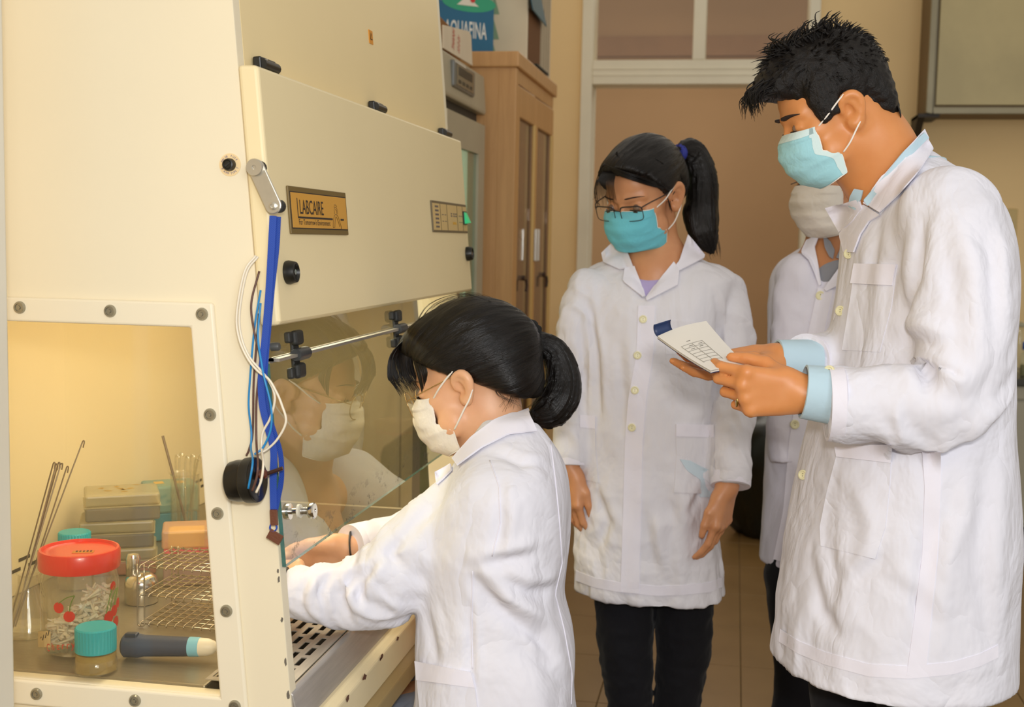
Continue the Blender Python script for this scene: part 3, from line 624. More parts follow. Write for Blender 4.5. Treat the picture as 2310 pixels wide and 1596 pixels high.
# spring screw through the pane
q = PX(640, 1160, GX(.91)); q = np.array([GX(q[2]), max(1.645, q[1]), q[2]])
s_ = MB().lathe([(.0115, 0), (.0115, .004), (.0045, .0045), (.0045, .016), (0, .016)], q, SN, 20).build('sash_screw', M_chrome, cab, smooth=35)
MB().lathe([(.010, .0155), (.010, .019), (.0045, .0195)], q, SN, 20).build('washer', mat('washer_cream', '#d9d3c0', .4), s_, smooth=35)
MB().tube([q+SN*(.0195+.0125*t/60)+np.array([0, math.cos(t*.6283), math.sin(t*.6283)])*.0052 for t in range(61)], .0010, 6).build('spring', M_chrome, s_, smooth=60)
MB().lathe([(0, .032), (.0105, .032), (.0115, .034), (.0115, .039), (.010, .0405), (.003, .0405), (.0025, .0395), (0, .0395)], q, SN, 22).build('screw_head', M_chrome, s_, smooth=35)
# ------------------------------------------------------------------ things hanging on the side: wires, lanyard, black coil
def pw(pts, Y): return [PY(x, y, (yy[0] if (yy := r) else Y)) for x, y, *r in pts] if False else [PY(p[0], p[1], p[2] if len(p) > 2 else Y) for p in pts]
YW = 1.606
def wire(name, lab, pts, r, m, Y=YW):
    o = MB().tube(catmull(pw(pts, Y), 8), r, 8).build(name, m, smooth=180); tag(o, lab, 'wire'); return o
M_ww = mat('wire_white', '#e9dfc9', .45); M_wb = mat('wire_brown', '#5d3d32', .45); M_wbl = mat('wire_blue', '#1f86c4', .4)
wire('white_wire', 'white wire looping widest to the left beside the blue lanyard', [(577, 577, 1.608), (551, 615, 1.600), (534, 708), (539, 763), (558, 808), (582, 838), (606, 856), (624, 886), (636, 915), (645, 952), (626, 991), (600, 1016), (578, 1024, 1.590)], .0017, M_ww, 1.5975)
wire('white_wire', 'white wire whose bare end stops on the black coil', [(582, 579, 1.611), (556, 617, 1.604), (540, 708), (545, 763), (563, 806), (587, 835), (608, 862), (620, 898), (610, 943), (593, 976), (590, 1010, 1.596), (594, 1046, 1.5560), (589, 1085, 1.5500), (578, 1112, 1.5500)], .0017, M_ww, 1.6015)
wire('brown_wire', 'brown wire running beside the blue lanyard to the coil front', [(585, 612, 1.6145), (567, 684), (573, 745), (586, 802), (586, 829), (579, 898), (578, 961), (579, 1008, 1.602), (582, 1044, 1.5560), (579, 1078, 1.5500), (569, 1108, 1.5505)], .0016, M_wb, 1.6100)
wire('brown_wire', 'brown wire entering the top of the black coil', [(584, 708, 1.6175), (576, 811), (572, 871), (570, 976), (562, 1014, 1.612), (556, 1028, 1.606)], .0016, M_wb, 1.6172)
wire('blue_wire', 'thin light blue wire ending over the face of the coil', [(588, 655, 1.6150), (576, 726), (570, 781), (564, 856), (561, 916), (567, 976), (566, 1012, 1.604), (570, 1044, 1.5560), (560, 1103, 1.5520)], .0015, M_wbl, 1.6137)
wire('blue_wire', 'light blue wire curving right around the lanyard', [(588, 684, 1.611), (582, 760, 1.606), (590, 820, 1.597), (596, 853, 1.5935), (611, 916), (611, 967), (594, 1009), (574, 1026, 1.588)], .0015, M_wbl, 1.5935)
co = thing('tape_coil', 'black tape-wrapped round coil fixed to the cabinet side', 'coil', PY(556, 1135, 1.60))
cc = PY(548, 1085, 1.5845); axc = np.array([.985, -.06, .12]); axc /= np.linalg.norm(axc)
MB().lathe([(0, -.020), (.022, -.0195), (.027, -.016), (.029, -.006), (.0285, .004), (.030, .006), (.0305, .022), (.028, .0235), (0, .0235)], cc, axc, 36).build('roll', mat('tape_black', '#131210', .28, bump=.15, bscale=60), co, smooth=35)
MB().lathe([(.0309, .0065), (.0313, .009), (.0313, .018), (.0309, .0205)], cc, axc, 36).build('tape_band', mat('tape_band', '#1b1a17', .4), co, smooth=35)
b = MB(); b.tube(catmull([cc+axc*.0238+np.array([0, -.004, .02]), cc+axc*.027+np.array([0, -.005, 0]), cc+axc*.0245+np.array([0, -.004, -.024])], 6), .0012, 6); b.build('clip', M_chrome, co, smooth=180)
kb = MB().lathe([(.005, 0), (.007, .003), (.0055, .007), (.0065, .010), (.003, .013), (0, .013)], cc+axc*.0235+np.array([.002, -.004, .008]), axc, 14).build('brown_terminal', mat('bakelite', '#5c2d1e', .3), co, smooth=50)
MB().tube([cc+axc*.034+np.array([.002, -.004, .008]), cc+axc*.058+np.array([.001, 0, .014])], .0028, 8).build('terminal_pin', mat('bakelite2', '#3d231c', .3), kb, smooth=50)
def band(pts, w, tilt=0.0, k=8):
    P = catmull(pts, k); A, B = [], []
    for i_, p in enumerate(P):
        t = P[min(i_+1, len(P)-1)]-P[max(i_-1, 0)]; t /= np.linalg.norm(t); sd_ = np.cross(t, [0, -1, 0]); sd_ /= np.linalg.norm(sd_)
        sd_ = sd_*math.cos(tilt)+np.array([0, 1, 0])*math.sin(tilt)
        A.append(p-sd_*w/2); B.append(p+sd_*w/2)
    return A, B
def ribbon(A, B, th=.0009):
    b = MB(); n = len(A); T = np.array([0, th, 0]); vs = A+B+[p+T for p in A]+[p+T for p in B]
    f = []
    for i_ in range(n-1): f += [(i_, i_+1, n+i_+1, n+i_), (2*n+i_, 3*n+i_, 3*n+i_+1, 2*n+i_+1), (i_, 2*n+i_, 2*n+i_+1, i_+1), (n+i_, n+i_+1, 3*n+i_+1, 3*n+i_)]
    f += [(0, n, 3*n, 2*n), (n-1, 3*n-1, 4*n-1, 2*n-1)]; return b.raw(vs, f)
def strap_mat():
    N = NT('strap_blue'); w = N.add('ShaderNodeTexWave'); w.inputs['Scale'].default_value = 260; w.bands_direction = 'DIAGONAL'; N.link(N.coord(), w.inputs['Vector'])
    N.link(N.ramp(w.outputs['Fac'], [(.2, hexc('#1c3f9c')), (.8, hexc('#2c55b8'))]), N.b.inputs['Base Color']); N.b.inputs['Roughness'].default_value = .7
    N.bump(w.outputs['Fac'], .25, .001); return N.m
M_strap = strap_mat()
ly = thing('lanyard', 'blue woven lanyard hanging from the metal lever with a brown leather tab', 'lanyard', PY(620, 1230, 1.60))
ribbon(*band(pw([(616, 487), (612, 560), (607, 650), (600, 740), (593, 810), (589, 860), (592, 915), (604, 965), (617, 1016), (616, 1080), (617, 1152)], 1.6055), .0100)).build('strap', M_strap, ly)
ribbon(*band(pw([(628, 489), (624, 560), (614, 650), (606, 740), (600, 810), (597, 870), (604, 930), (618, 975), (632, 1022), (635, 1076), (628, 1120), (621, 1152)], 1.6066), .0085, .3)).build('strap', M_strap, ly)
pk = PY(618, 1168, 1.603); MB().obox(pk, ((1, 0, .05), (0, 1, 0), (-.05, 0, 1)), (.0052, .0022, .011)).build('leather_keeper', mat('leather', '#6a3d28', .6, bump=.3, bscale=300), ly, bevel=.0008)
MB().tube(catmull(pw([(612, 1181), (609, 1192), (616, 1200), (624, 1193), (622, 1181)], 1.603), 6), .0022, 8, flat=.5).build('strap_loop', M_strap, ly, smooth=180)
tb = PY(620, 1212, 1.602); a_ = math.radians(-28); MB().obox(tb, ((math.cos(a_), 0, math.sin(a_)), (0, 1, 0), (-math.sin(a_), 0, math.cos(a_))), (.0105, .0011, .0075)).build('leather_tag', mat('leather', '#6a3d28', .6), ly, bevel=.0006)
# far-side small fitting seen through the sash
MB().lathe([(.006, 0), (.006, .05), (0, .05)], (-.70, 2.80, .985), (1, 0, 0), 10).build('tap_stub', M_steel, cab, smooth=40)
# ================================================================== things standing in the cabinet
G_jar = glass_mat('jar_glass', (.95, .945, .90), .06, .05, (.75, .70, .58), .01)
G_bot = glass_mat('bottle_glass', (.97, .96, .92), .07, .03, (.8, .78, .7), .01)
def plastic_clear(name, c, alpha, rough=.35):
    if name in MATS: return MATS[name]
    N = NT(name); t = N.add('ShaderNodeBsdfTransparent'); t.inputs[0].default_value = (1, .98, .93, 1)
    N.b.inputs['Base Color'].default_value = (*hexc(c), 1); N.b.inputs['Roughness'].default_value = rough
    mx = N.add('ShaderNodeMixShader'); mx.inputs[0].default_value = alpha; N.link(t.outputs[0], mx.inputs[1]); N.link(N.b.outputs[0], mx.inputs[2]); N.link(mx.outputs[0], N.out.inputs['Surface'])
    MATS[name] = N.m; return N.m
# red-lidded jar
jy = 1.752; jx = PY(181, 1400, jy)[0]; jc = np.array([jx, jy, ZW+.0005])
jar = thing('storage_jar', 'round glass jar with a red screw lid and cherry print, full of pipette tips', 'jar', jc)
zl = PY(181, 1300, jy-.06)[2]-ZW
MB().lathe([(.0, .0), (.046, .0), (.053, .004), (.0585, .016), (.0585, zl-.024), (.055, zl-.010), (.053, zl), (.0515, zl), (.0515, zl-.008), (.0555, zl-.026), (.0555, .018), (.050, .007), (0, .005)], jc, n=48).build('jar_body', G_jar, jar, smooth=40)
lid = MB()
nr = 96
lid.lathe([(.054, zl-.004), (.0605, zl-.004), (.0615, zl-.001), (.0615, zl+.022), (.0595, zl+.026), (.056, zl+.0265), (.0535, zl+.0225), (0, zl+.022)], jc, n=64)
ld = lid.build('lid', mat('lid_red', '#d4231a', .28, var=.04, coat=.3), jar, smooth=35)
b = MB(); c = jc+np.array([.012, -.010, zl+.0226]); b.obox(c, ((.94, .34, 0), (-.34, .94, 0), (0, 0, 1)), (.016, .007, .0003)); b.build('lid_sticker', mat('sticker_paper', '#c0772b', .6), ld)
for k in range(5):
    b = MB(); b.obox(c+np.array([-.010+k*.005, -.001+k*.0018, .0006]), ((.94, .34, 0), (-.34, .94, 0), (0, 0, 1)), (.0014, .003, .0002)); b.build('sticker_ink', M_ink, ld)
rs = np.random.RandomState(8); tips = MB()
for k in range(230):
    a = rs.rand()*6.283; r = .044*math.sqrt(rs.rand()); zmax = .028+.062*(.5+.5*math.cos(a-.1))*(.75+.25*rs.rand())
    z = .012+rs.rand()*zmax; dr_ = rs.randn(3); dr_[2] *= .6; dr_ /= np.linalg.norm(dr_); L = .015
    p = jc+np.array([r*math.cos(a), r*math.sin(a), z+.004]); q0, q1 = p-dr_*L, p+dr_*L
    for q in (q0, q1):
        v = q[:2]-jc[:2]; m_ = np.hypot(*v)
        if m_ > .050: q[:2] = jc[:2]+v/m_*.050
        q[2] = max(q[2], jc[2]+.010)
    tips.tube([q0, q1], [.0034, .0012], 6)
o = tips.build('pipette_tips', mat('tips_plastic', '#efe4d6', .35, sss=.3), jar, smooth=60); o['kind'] = 'stuff'
def on_jar(px, py, r=.0590):
    rr = ray(px, py); ox, oy = -jc[0], -jc[1]; A = rr[0]**2+rr[1]**2; B = 2*(ox*rr[0]+oy*rr[1]); Cc = ox*ox+oy*oy-r*r
    t = (-B-math.sqrt(max(0, B*B-4*A*Cc)))/(2*A); p = EYE+rr*t; n_ = np.array([p[0]-jc[0], p[1]-jc[1], 0]); n_ /= np.linalg.norm(n_); return p, n_
M_cherry = mat('cherry_red', '#c3221c', .35); M_stem = mat('cherry_green', '#5c7a2a', .5)
for px, py, s in ((132, 1372, .0085), (156, 1392, .0088), (246, 1393, .010), (258, 1378, .009), (262, 1403, .009), (266, 1360, .008), (255, 1322, .007)):
    p, n_ = on_jar(px, py); t_ = np.cross([0, 0, 1], n_); m = 14; b = MB(); ring_ = []
    for k in range(m):
        a = 2*PI*k/m; pp = p+t_*math.cos(a)*s+np.array([0, 0, math.sin(a)*s]); v = pp[:2]-jc[:2]; pp[:2] = jc[:2]+v/np.hypot(*v)*.0592; ring_.append(pp)
    b.raw(ring_, [tuple(range(m))]); b.build('cherry_print', M_cherry, jar)
for pts in (((132, 1362), (150, 1350), (168, 1345)), ((156, 1382), (160, 1362), (168, 1345)), ((248, 1380), (254, 1350), (262, 1328)), ((258, 1366), (262, 1345), (266, 1325)), ((240, 1385), (250, 1340), (258, 1322))):
    MB().tube(catmull([on_jar(*p, .0593)[0] for p in pts], 5), .0007, 5).build('stem_print', M_stem, jar)
p, n_ = on_jar(106, 1468); t_ = np.cross([0, 0, 1], n_)
for k, ch in enumerate('Cherry'):
    p, n_ = on_jar(106+k*11, 1468-k*1.0); t_ = np.cross([0, 0, 1], n_); text_obj(ch, 'jar_lettering', M_cherry, jar, p+n_*.0004, t_, (0, 0, 1), .017, .75, .0004)
bb_ = MB(); G = []
for i_ in range(5):
    G.append([on_jar(86+i_*7, 1425+j*12, .0591)[0] for j in range(4)])
bb_.grid(G); lb = bb_.build('jar_label', mat('jar_label', '#c7b183', .7), jar)
for k in range(4): MB().tube([on_jar(90+k*6, 1450-k*5, .0594)[0], on_jar(93+k*6, 1438-k*5, .0594)[0]], .0006, 5).build('label_scribble', M_ink, lb)
# teal capped bottles
M_teal = mat('cap_teal', '#1ba3ad', .38, var=.04)
def ribbed(c, r, z0, z1, n=36):
    b = MB(); vs = []; m = n*4
    for z, f in ((z0, 1.02), (z0+.004, 1.02), (z0+.005, 1.0), (z1-.002, 1.0), (z1, .96)):
        for k in range(m): a = 2*PI*k/m; rr = r*f*(1+(.025 if (k % 4) < 2 and .99 < f < 1.01 else 0)); vs.append(c+np.array([rr*math.cos(a), rr*math.sin(a), z]))
    fs = [(i*m+k, i*m+(k+1) % m, (i+1)*m+(k+1) % m, (i+1)*m+k) for i in range(4) for k in range(m)]+[tuple(4*m+k for k in range(m)), tuple(range(m-1, -1, -1))]
    return b.raw(vs, fs)
def teal_bottle(px, py, y, lab, r, zc0, zc1):
    x_ = PY(px, py, y)[0]; c = np.array([x_, y, ZW+.0005]); t = thing('media_bottle', lab, 'bottle', c, 'teal-capped media bottles')
    MB().lathe([(0, 0), (r*.95, 0), (r*1.06, .003), (r*1.06, zc0-.022), (r*.98, zc0-.012), (r*.80, zc0-.006), (r*.86, zc0-.003), (r*.80, zc0), (r*.80, zc0+.01)], c, n=36).build('glass_body', G_bot, t, smooth=40)
    MB().lathe([(0, .003), (r*.98, .003), (r*.98, .030), (0, .030)], c, n=36).build('liquid', plastic_clear('agar_liquid', '#b59a55', .45, .1), t, smooth=40)
    ribbed(c, r*.97, zc0, zc1).build('cap', M_teal, t, smooth=30)
zc0 = PY(216, 1480, 1.64)[2]-ZW; zc1 = PY(216, 1426, 1.64)[2]-ZW
teal_bottle(216, 1450, 1.6625, 'small teal-capped bottle standing in front of the red-lidded jar', .0300, zc0, zc1)
teal_bottle(168, 1205, 2.055, 'small teal-capped bottle behind the red-lidded jar', .029, .040, PY(168, 1207, 2.035)[2]-ZW)
# conical flask with inoculating rods
fx = PY(64, 1380, 1.80)[0]; fc = np.array([fx, 1.80, ZW+.0005])
ff = thing('conical_flask', 'conical glass flask holding a bundle of metal rods at far left', 'flask', fc)
MB().lathe([(0, 0), (.038, 0), (.041, .004), (.0395, .012), (.018, .072), (.0155, .080), (.0155, .096), (.018, .098), (.0165, .099), (.0140, .096), (.0140, .080), (.037, .012), (0, .003)], fc, n=28).build('glass_body', G_bot, ff, smooth=40)
M_rod = steel('rod_brown', '#8b7a66', .35)
for k, (px, py, yy) in enumerate(((120, 1047, 1.84), (126, 1050, 1.835), (131, 1047, 1.85), (137, 1049, 1.845), (150, 1056, 1.84), (186, 998, 1.86), (186, 998, 1.86))[:6]):
    top = PY(px, py, yy); bot = fc+np.array([-.022+.004*k, -.008+.002*k, .006]); nk = fc+np.array([-.0070+.0028*k, (-.0045, .0045, 0)[k % 3], .094])
    bot = nk+(nk-top)/np.linalg.norm(nk-top)*.085; bot[2] = max(bot[2], ZW+.006)
    b = MB(); b.tube([bot, top], .0013, 6); e = np.array([.004, 0, -.001]); b.tube(catmull([top, top+np.array([.0015, 0, .0022]), top+np.array([.0035, 0, .001]), top+np.array([.0035, 0, -.003])*1.0+(bot-top)*.02], 4), .0012, 6)
    o = b.build('inoculating_rod', M_rod, smooth=60)
    tag(o, ['tallest thin metal rod, leaning furthest right in the conical flask', 'thin metal rod in the bundle standing in the conical flask'][0 if k >= 5 else 1], 'rod', 'metal rods in the conical flask')
# tall beaker with glass spreaders
bx0 = PY(417, 1068, 2.40); bk_ = thing('beaker', 'tall clear beaker of glass spreaders at the back of the cabinet', 'beaker', (bx0[0], 2.40, ZW+.0005)); bcen = ORG[bk_.name]; hb = bx0[2]-ZW
MB().lathe([(0, 0), (.028, 0), (.030, .004), (.030, hb-.003), (.033, hb), (.031, hb), (.0285, hb-.004), (.0285, .005), (0, .003)], bcen, n=28).build('glass_body', G_bot, bk_, smooth=40)
G_rod = glass_mat('rod_glass', (.86, .84, .74), .12, .12, (.8, .76, .6), .02)
for k, (px, py, yy) in enumerate(((396, 1034, 2.40), (405, 1030, 2.41), (418, 1037, 2.40), (430, 1033, 2.41), (440, 1041, 2.40), (447, 1035, 2.40))):
    top = PY(px, py, yy); a = k*1.05; bot = bcen+np.array([.014*math.cos(a+PI), .014*math.sin(a+PI), .008]); b = MB(); b.tube(catmull([bot, (bot+top)/2, top, top+np.array([.009, .001, .0015])], 5), .0020, 8)
    o = b.build('glass_spreader', G_rod, smooth=60); tag(o, 'bent glass spreader rod standing in the tall beaker', 'rod', 'glass spreaders in the beaker')
o = MB().tube([bcen+np.array([.012, 0, .012]), PY(367, 984, 2.40)], .0028, 8).build('steel_rod', M_rod, smooth=60); tag(o, 'dark metal rod leaning left out of the tall beaker', 'rod')
# boxes
def rbox(c, ax_, h, z0, z1, b=None):
    u = np.array([math.cos(ax_), math.sin(ax_), 0]); v = np.array([-u[1], u[0], 0]); b = b or MB(); b.obox(np.array([c[0], c[1], (z0+z1)/2]), (u, v, (0, 0, 1)), (h[0], h[1], (z1-z0)/2)); return b
PCb = plastic_clear('box_smoky', '#857f70', .58, .3); PCl = plastic_clear('box_smoky_lid', '#bdb38f', .46, .3)
q0 = PY(250, 1135, 2.18); q0[0] += .012
for k in range(3):
    c = (q0[0]+(.004 if k == 2 else -.004*k), 2.19+(.003 if k == 2 else 0)); z0 = ZW+.0008+k*.0525
    lab = ['pink-tinted smoky plastic box at the foot of the box stack', 'smoky plastic box in the middle of the stack of three', 'topmost smoky plastic box of the stack, its lid stained'][k]
    t = thing('tip_box', lab, 'box', (c[0], c[1], z0), 'smoky plastic boxes in the stack')
    ang = math.radians(30 if k == 2 else 26)
    rbox(c, ang, (.068, .050), z0, z0+.027).build('base', PCb if k != 0 else plastic_clear('box_pink', '#b9866f', .65), t, bevel=.004)
    rbox(c, ang, (.0705, .0525), z0+.0265, z0+.029).build('rim', PCl, t, bevel=.001)
    rbox(c, ang, (.0685, .0505), z0+.029, z0+.0518).build('lid', PCl, t, bevel=.005, seg=3)
    if k == 2:
        for s in range(9):
            b = MB(); m = 9; w = np.array([c[0]+rs.randn()*.024, c[1]+rs.randn()*.018, z0+.0520]); b.raw([w+np.array([math.cos(2*PI*i_/m)*.007*(.4+rs.rand()), math.sin(2*PI*i_/m)*.006*(.4+rs.rand()), 0]) for i_ in range(m)], [tuple(range(m))]); b.build('lid_stain', mat('stain_ochre', '#9c8040', .8), t)
q0 = PY(362, 1150, 2.46)
t = thing('blue_box', 'blue plastic tip box with a clear lid behind the stack of boxes', 'box', (q0[0]+.02, 2.47, ZW+.0008)); c = (max(q0[0]+.02, -1.180), 2.46)
rbox(c, math.radians(35), (.052, .040), ZW+.0008, ZW+.060).build('base', plastic_clear('box_blue', '#4d8f9c', .85), t, bevel=.003)
rbox(c, math.radians(35), (.054, .042), ZW+.060, ZW+.118).build('lid', plastic_clear('box_blue_lid', '#86b0a6', .62), t, bevel=.005)
for s in (-.02, .018): rbox((c[0]+s, c[1]+s*.5), math.radians(35), (.010, .012), ZW+.1182, ZW+.1186).build('lid_tape', mat('tape_ochre', '#c9a85e', .7), t)
q0 = PY(415, 1240, 2.14); c = (q0[0]+.003, 2.15)
t = thing('pink_tip_box', 'pipette tip box with pink base and yellow tips under a clear lid', 'box', (c[0], c[1], ZW+.0008))
rbox(c, math.radians(24), (.044, .040), ZW+.0008, ZW+.062).build('base', plastic_clear('box_pinkbase', '#b79a90', .7), t, bevel=.003)
rbox(c, math.radians(24), (.0425, .0385), ZW+.062, ZW+.070).build('tip_rack', mat('rack_pink', '#d8656c', .5), t, bevel=.001)
rbox((c[0]-.002, c[1]), math.radians(24), (.033, .030), ZW+.070, ZW+.098).build('yellow_tips', mat('tips_yellow', '#e8c23a', .5), t, bevel=.002)
rbox(c, math.radians(24), (.046, .042), ZW+.071, ZW+.106).build('lid', plastic_clear('box_peach', '#dfb08d', .5), t, bevel=.005, seg=3)
# steel spirit lamp
sx = PY(313, 1340, 1.99); sc_ = np.array([sx[0], 2.0, ZW+.0005])
t = thing('spirit_lamp', 'polished steel spirit lamp between the jar and the wire rack', 'lamp', sc_)
MB().lathe([(0, 0), (.027, 0), (.029, .003), (.029, .036), (.026, .046), (.016, .053), (.0, .054)], sc_, n=32).build('reservoir', M_chrome, t, smooth=40)
MB().lathe([(.012, .050), (.0125, .052), (.0125, .080), (.010, .087), (0, .089)], sc_+np.array([-.013, -.004, 0]), n=24).build('cap', M_chrome, t, smooth=40)
# wire rack
wr = thing('wire_rack', 'chromed wire test-tube rack standing on the steel worktop', 'rack', (-.85, 1.92, ZW)); M_wire = mat('rack_wire', '#c9bea6', .24, metal=.9)
A = PZ(298, 1416, ZW+.002); X0r, X1r = A[0]+.012, -.795; Y0r, Y1r = A[1]+.008, A[1]+.135
for z in (.652, .700, .748):
    for k in range(7):
        yy = Y0r+(Y1r-Y0r)*k/6; MB().tube([(X0r, yy, z), (X1r, yy, z)], .0012, 6).build('long_wire', M_wire, wr, smooth=180)
    nx = 11
    for k in range(nx):
        xx = X0r+(X1r-X0r)*k/(nx-1); MB().tube(catmull([(xx, Y0r-.002, z-.003), (xx, Y0r, z+.0024), (xx, (Y0r+Y1r)/2, z+.0026), (xx, Y1r, z+.0024), (xx, Y1r+.002, z-.003)], 2), .0010, 6).build('cross_wire', M_wire, wr, smooth=180)
for xx, yy in ((X0r, Y0r), (X0r, Y1r), (X1r, Y0r), (X1r, Y1r)):
    MB().tube(catmull([(xx-.006, yy, .752), (xx-.006, yy, .66), (xx-.005, yy, ZW+.004), (xx, yy, ZW+.0022), (xx+.005, yy, ZW+.004), (xx+.006, yy, .66), (xx+.006, yy, .752)], 5), .0015, 6).build('leg', M_wire, wr, smooth=180)
# pipette filler
pA, pB = PY(284, 1508, 1.728), PY(428, 1490, 1.736); pC = PY(500, 1476, 1.74); dz = ZW+.019-pA[2]
pA[2] = ZW+.0195; pB[2] = ZW+.0225; pC[2] = ZW+.022
ax_ = (pB-pA)/np.linalg.norm(pB-pA); Lb = np.linalg.norm(pB-pA)
pp = thing('pipette_controller', 'dark blue electronic pipette with a white tip cone lying on the worktop', 'pipette', (pA+pB)/2*np.array([1, 1, 0])+np.array([0, 0, ZW]))
MB().lathe([(0, -.004), (.014, -.004), (.0185, .0), (.0185, .02), (.0165, .03), (.0150, Lb-.008), (.0145, Lb), (0, Lb)], pA, ax_, 28).build('body', mat('pipette_blue', '#2c3a52', .4), pp, smooth=40)
MB().obox(pA+ax_*.012+np.array([0, -.004, .0175]), (ax_, np.cross([0, 0, 1], ax_), (0, 0, 1)), (.010, .006, .004)).build('trigger', mat('pipette_dark', '#1f2c40', .4), pp, bevel=.002)
MB().lathe([(.0150, Lb), (.0152, Lb+.002), (.0146, Lb+.016), (.013, Lb+.017)], pA, ax_, 28).build('collar', mat('collar_lightblue', '#7fc0d6', .4), pp, smooth=40)
MB().lathe([(.0140, Lb+.016), (.0135, Lb+.028), (.010, Lb+.038), (.0065, Lb+.042), (.006, Lb+.060), (0, Lb+.060)], pA, ax_, 28).build('tip_cone', mat('pipette_white', '#e6ddc8', .4), pp, smooth=40)
# ================================================================== soft-body modelling kit: blended volumes -> one continuous surface
_rt = np.random.RandomState(11).rand(65536).astype(np.float32)*2-1
def vnoise(P, seed=0):
    P = np.asarray(P, np.float32); i = np.floor(P).astype(np.int64); f = P-i; u = f*f*(3-2*f); out = 0
    for a in (0, 1):
        for b in (0, 1):
            for c in (0, 1):
                h = ((i[:, 0]+a)*73856093) ^ ((i[:, 1]+b)*19349663) ^ ((i[:, 2]+c)*83492791) ^ (seed*2654435)
                w = (u[:, 0] if a else 1-u[:, 0])*(u[:, 1] if b else 1-u[:, 1])*(u[:, 2] if c else 1-u[:, 2])
                out = out+w*_rt[h & 65535]
    return out
class Field:
    def __init__(s, lo, hi, h):
        s.h = h; s.lo = np.array(lo, float); n = np.ceil((np.array(hi)-s.lo)/h).astype(int)+1
        s.ax = [(s.lo[k]+h*np.arange(n[k])).astype(np.float32) for k in range(3)]; s.f = np.full(n, .08, np.float32)
    def sub(s, lo, hi, m):
        sl = []
        for k in range(3):
            a = max(0, int((lo[k]-m-s.lo[k])/s.h)); b = min(s.f.shape[k], int((hi[k]+m-s.lo[k])/s.h)+2)
            if b <= a: return None
            sl.append(slice(a, b))
        return tuple(sl), s.ax[0][sl[0]][:, None, None], s.ax[1][sl[1]][None, :, None], s.ax[2][sl[2]][None, None, :]
    def op(s, lo, hi, fn, k=.01, mode='u'):
        r = s.sub(lo, hi, k+3*s.h)
        if r is None: return
        sl, x, y, z = r; d = fn(x, y, z).astype(np.float32); a = s.f[sl]
        if mode == 'u':
            if k > 0: g = np.maximum(k-np.abs(a-d), 0)/k; s.f[sl] = np.minimum(a, d)-g*g*k*.25
            else: s.f[sl] = np.minimum(a, d)
        else:
            d = -d
            if k > 0: g = np.maximum(k-np.abs(a-d), 0)/k; s.f[sl] = np.maximum(a, d)+g*g*k*.25
            else: s.f[sl] = np.maximum(a, d)
    def ell(s, c, r, R=None, k=.01, mode='u'):
        c = np.array(c, float); r = np.array(r, float) if hasattr(r, '__len__') else np.array([r]*3, float); R = np.eye(3) if R is None else np.array(R); m = r.max()
        def fn(x, y, z):
            dx, dy, dz = x-c[0], y-c[1], z-c[2]; L = [dx*R[0, j]+dy*R[1, j]+dz*R[2, j] for j in range(3)]
            k0 = np.sqrt(sum((L[j]/r[j])**2 for j in range(3))); k1 = np.sqrt(sum((L[j]/r[j]**2)**2 for j in range(3)))+1e-6
            return k0*(k0-1)/k1
        s.op(c-m, c+m, fn, k, mode)
    def cone(s, a, b, ra, rb, k=.01, mode='u', flat=None):
        a = np.array(a, float); b = np.array(b, float); m = max(ra, rb)
        n, fs = (None, 1) if flat is None else (np.array(flat[0], float)/np.linalg.norm(flat[0]), flat[1])
        def fn(x, y, z):
            px, py, pz = x-a[0], y-a[1], z-a[2]; ba = b-a
            if n is not None:
                q = (px*n[0]+py*n[1]+pz*n[2])*(1/fs-1); px = px+q*n[0]; py = py+q*n[1]; pz = pz+q*n[2]; ba = ba+n*(ba@n)*(1/fs-1)
            t = np.clip((px*ba[0]+py*ba[1]+pz*ba[2])/(ba@ba+1e-12), 0, 1)
            d = np.sqrt((px-t*ba[0])**2+(py-t*ba[1])**2+(pz-t*ba[2])**2)-(ra+(rb-ra)*t)
            return d*(fs if n is not None else 1)
        s.op(np.minimum(a, b)-m, np.maximum(a, b)+m, fn, k, mode)
    def chain(s, pts, rad, k=.01, mode='u', flat=None, sub=4, ks=.006, cut=False):
        P = catmull(pts, sub); R = np.interp(np.linspace(0, len(rad)-1, len(P)), range(len(rad)), rad)
        lo = np.min(P, 0)-max(R); hi = np.max(P, 0)+max(R); r_ = s.sub(lo, hi, k+3*s.h)
        if r_ is None: return
        sl, x, y, z = r_; T = Field.__new__(Field); T.h = s.h; T.ax = [s.ax[j][sl[j]] for j in range(3)]; T.lo = np.array([T.ax[j][0] for j in range(3)]); T.f = np.full([len(q) for q in T.ax], .08, np.float32)
        for i in range(len(P)-1): T.cone(P[i], P[i+1], R[i], R[i+1], ks, 'u', flat)
        if cut:
            n_ = P[-1]-P[-3]; T.half(P[-1], n_, .003)
        d = T.f; a = s.f[sl]
        if mode == 'u': g = np.maximum(k-np.abs(a-d), 0)/max(k, 1e-6); s.f[sl] = np.minimum(a, d)-g*g*k*.25
        else: d = -d; g = np.maximum(k-np.abs(a-d), 0)/max(k, 1e-6); s.f[sl] = np.maximum(a, d)+g*g*k*.25
    def half(s, p, n, k=.01, lo=None, hi=None):
        """cut away everything on the +n side of the plane through p"""
        p = np.array(p, float); n = np.array(n, float); n /= np.linalg.norm(n)
        lo = s.lo if lo is None else lo; hi = np.array([a[-1] for a in s.ax]) if hi is None else hi
        s.op(lo, hi, lambda x, y, z: -((x-p[0])*n[0]+(y-p[1])*n[1]+(z-p[2])*n[2]), k, 's')
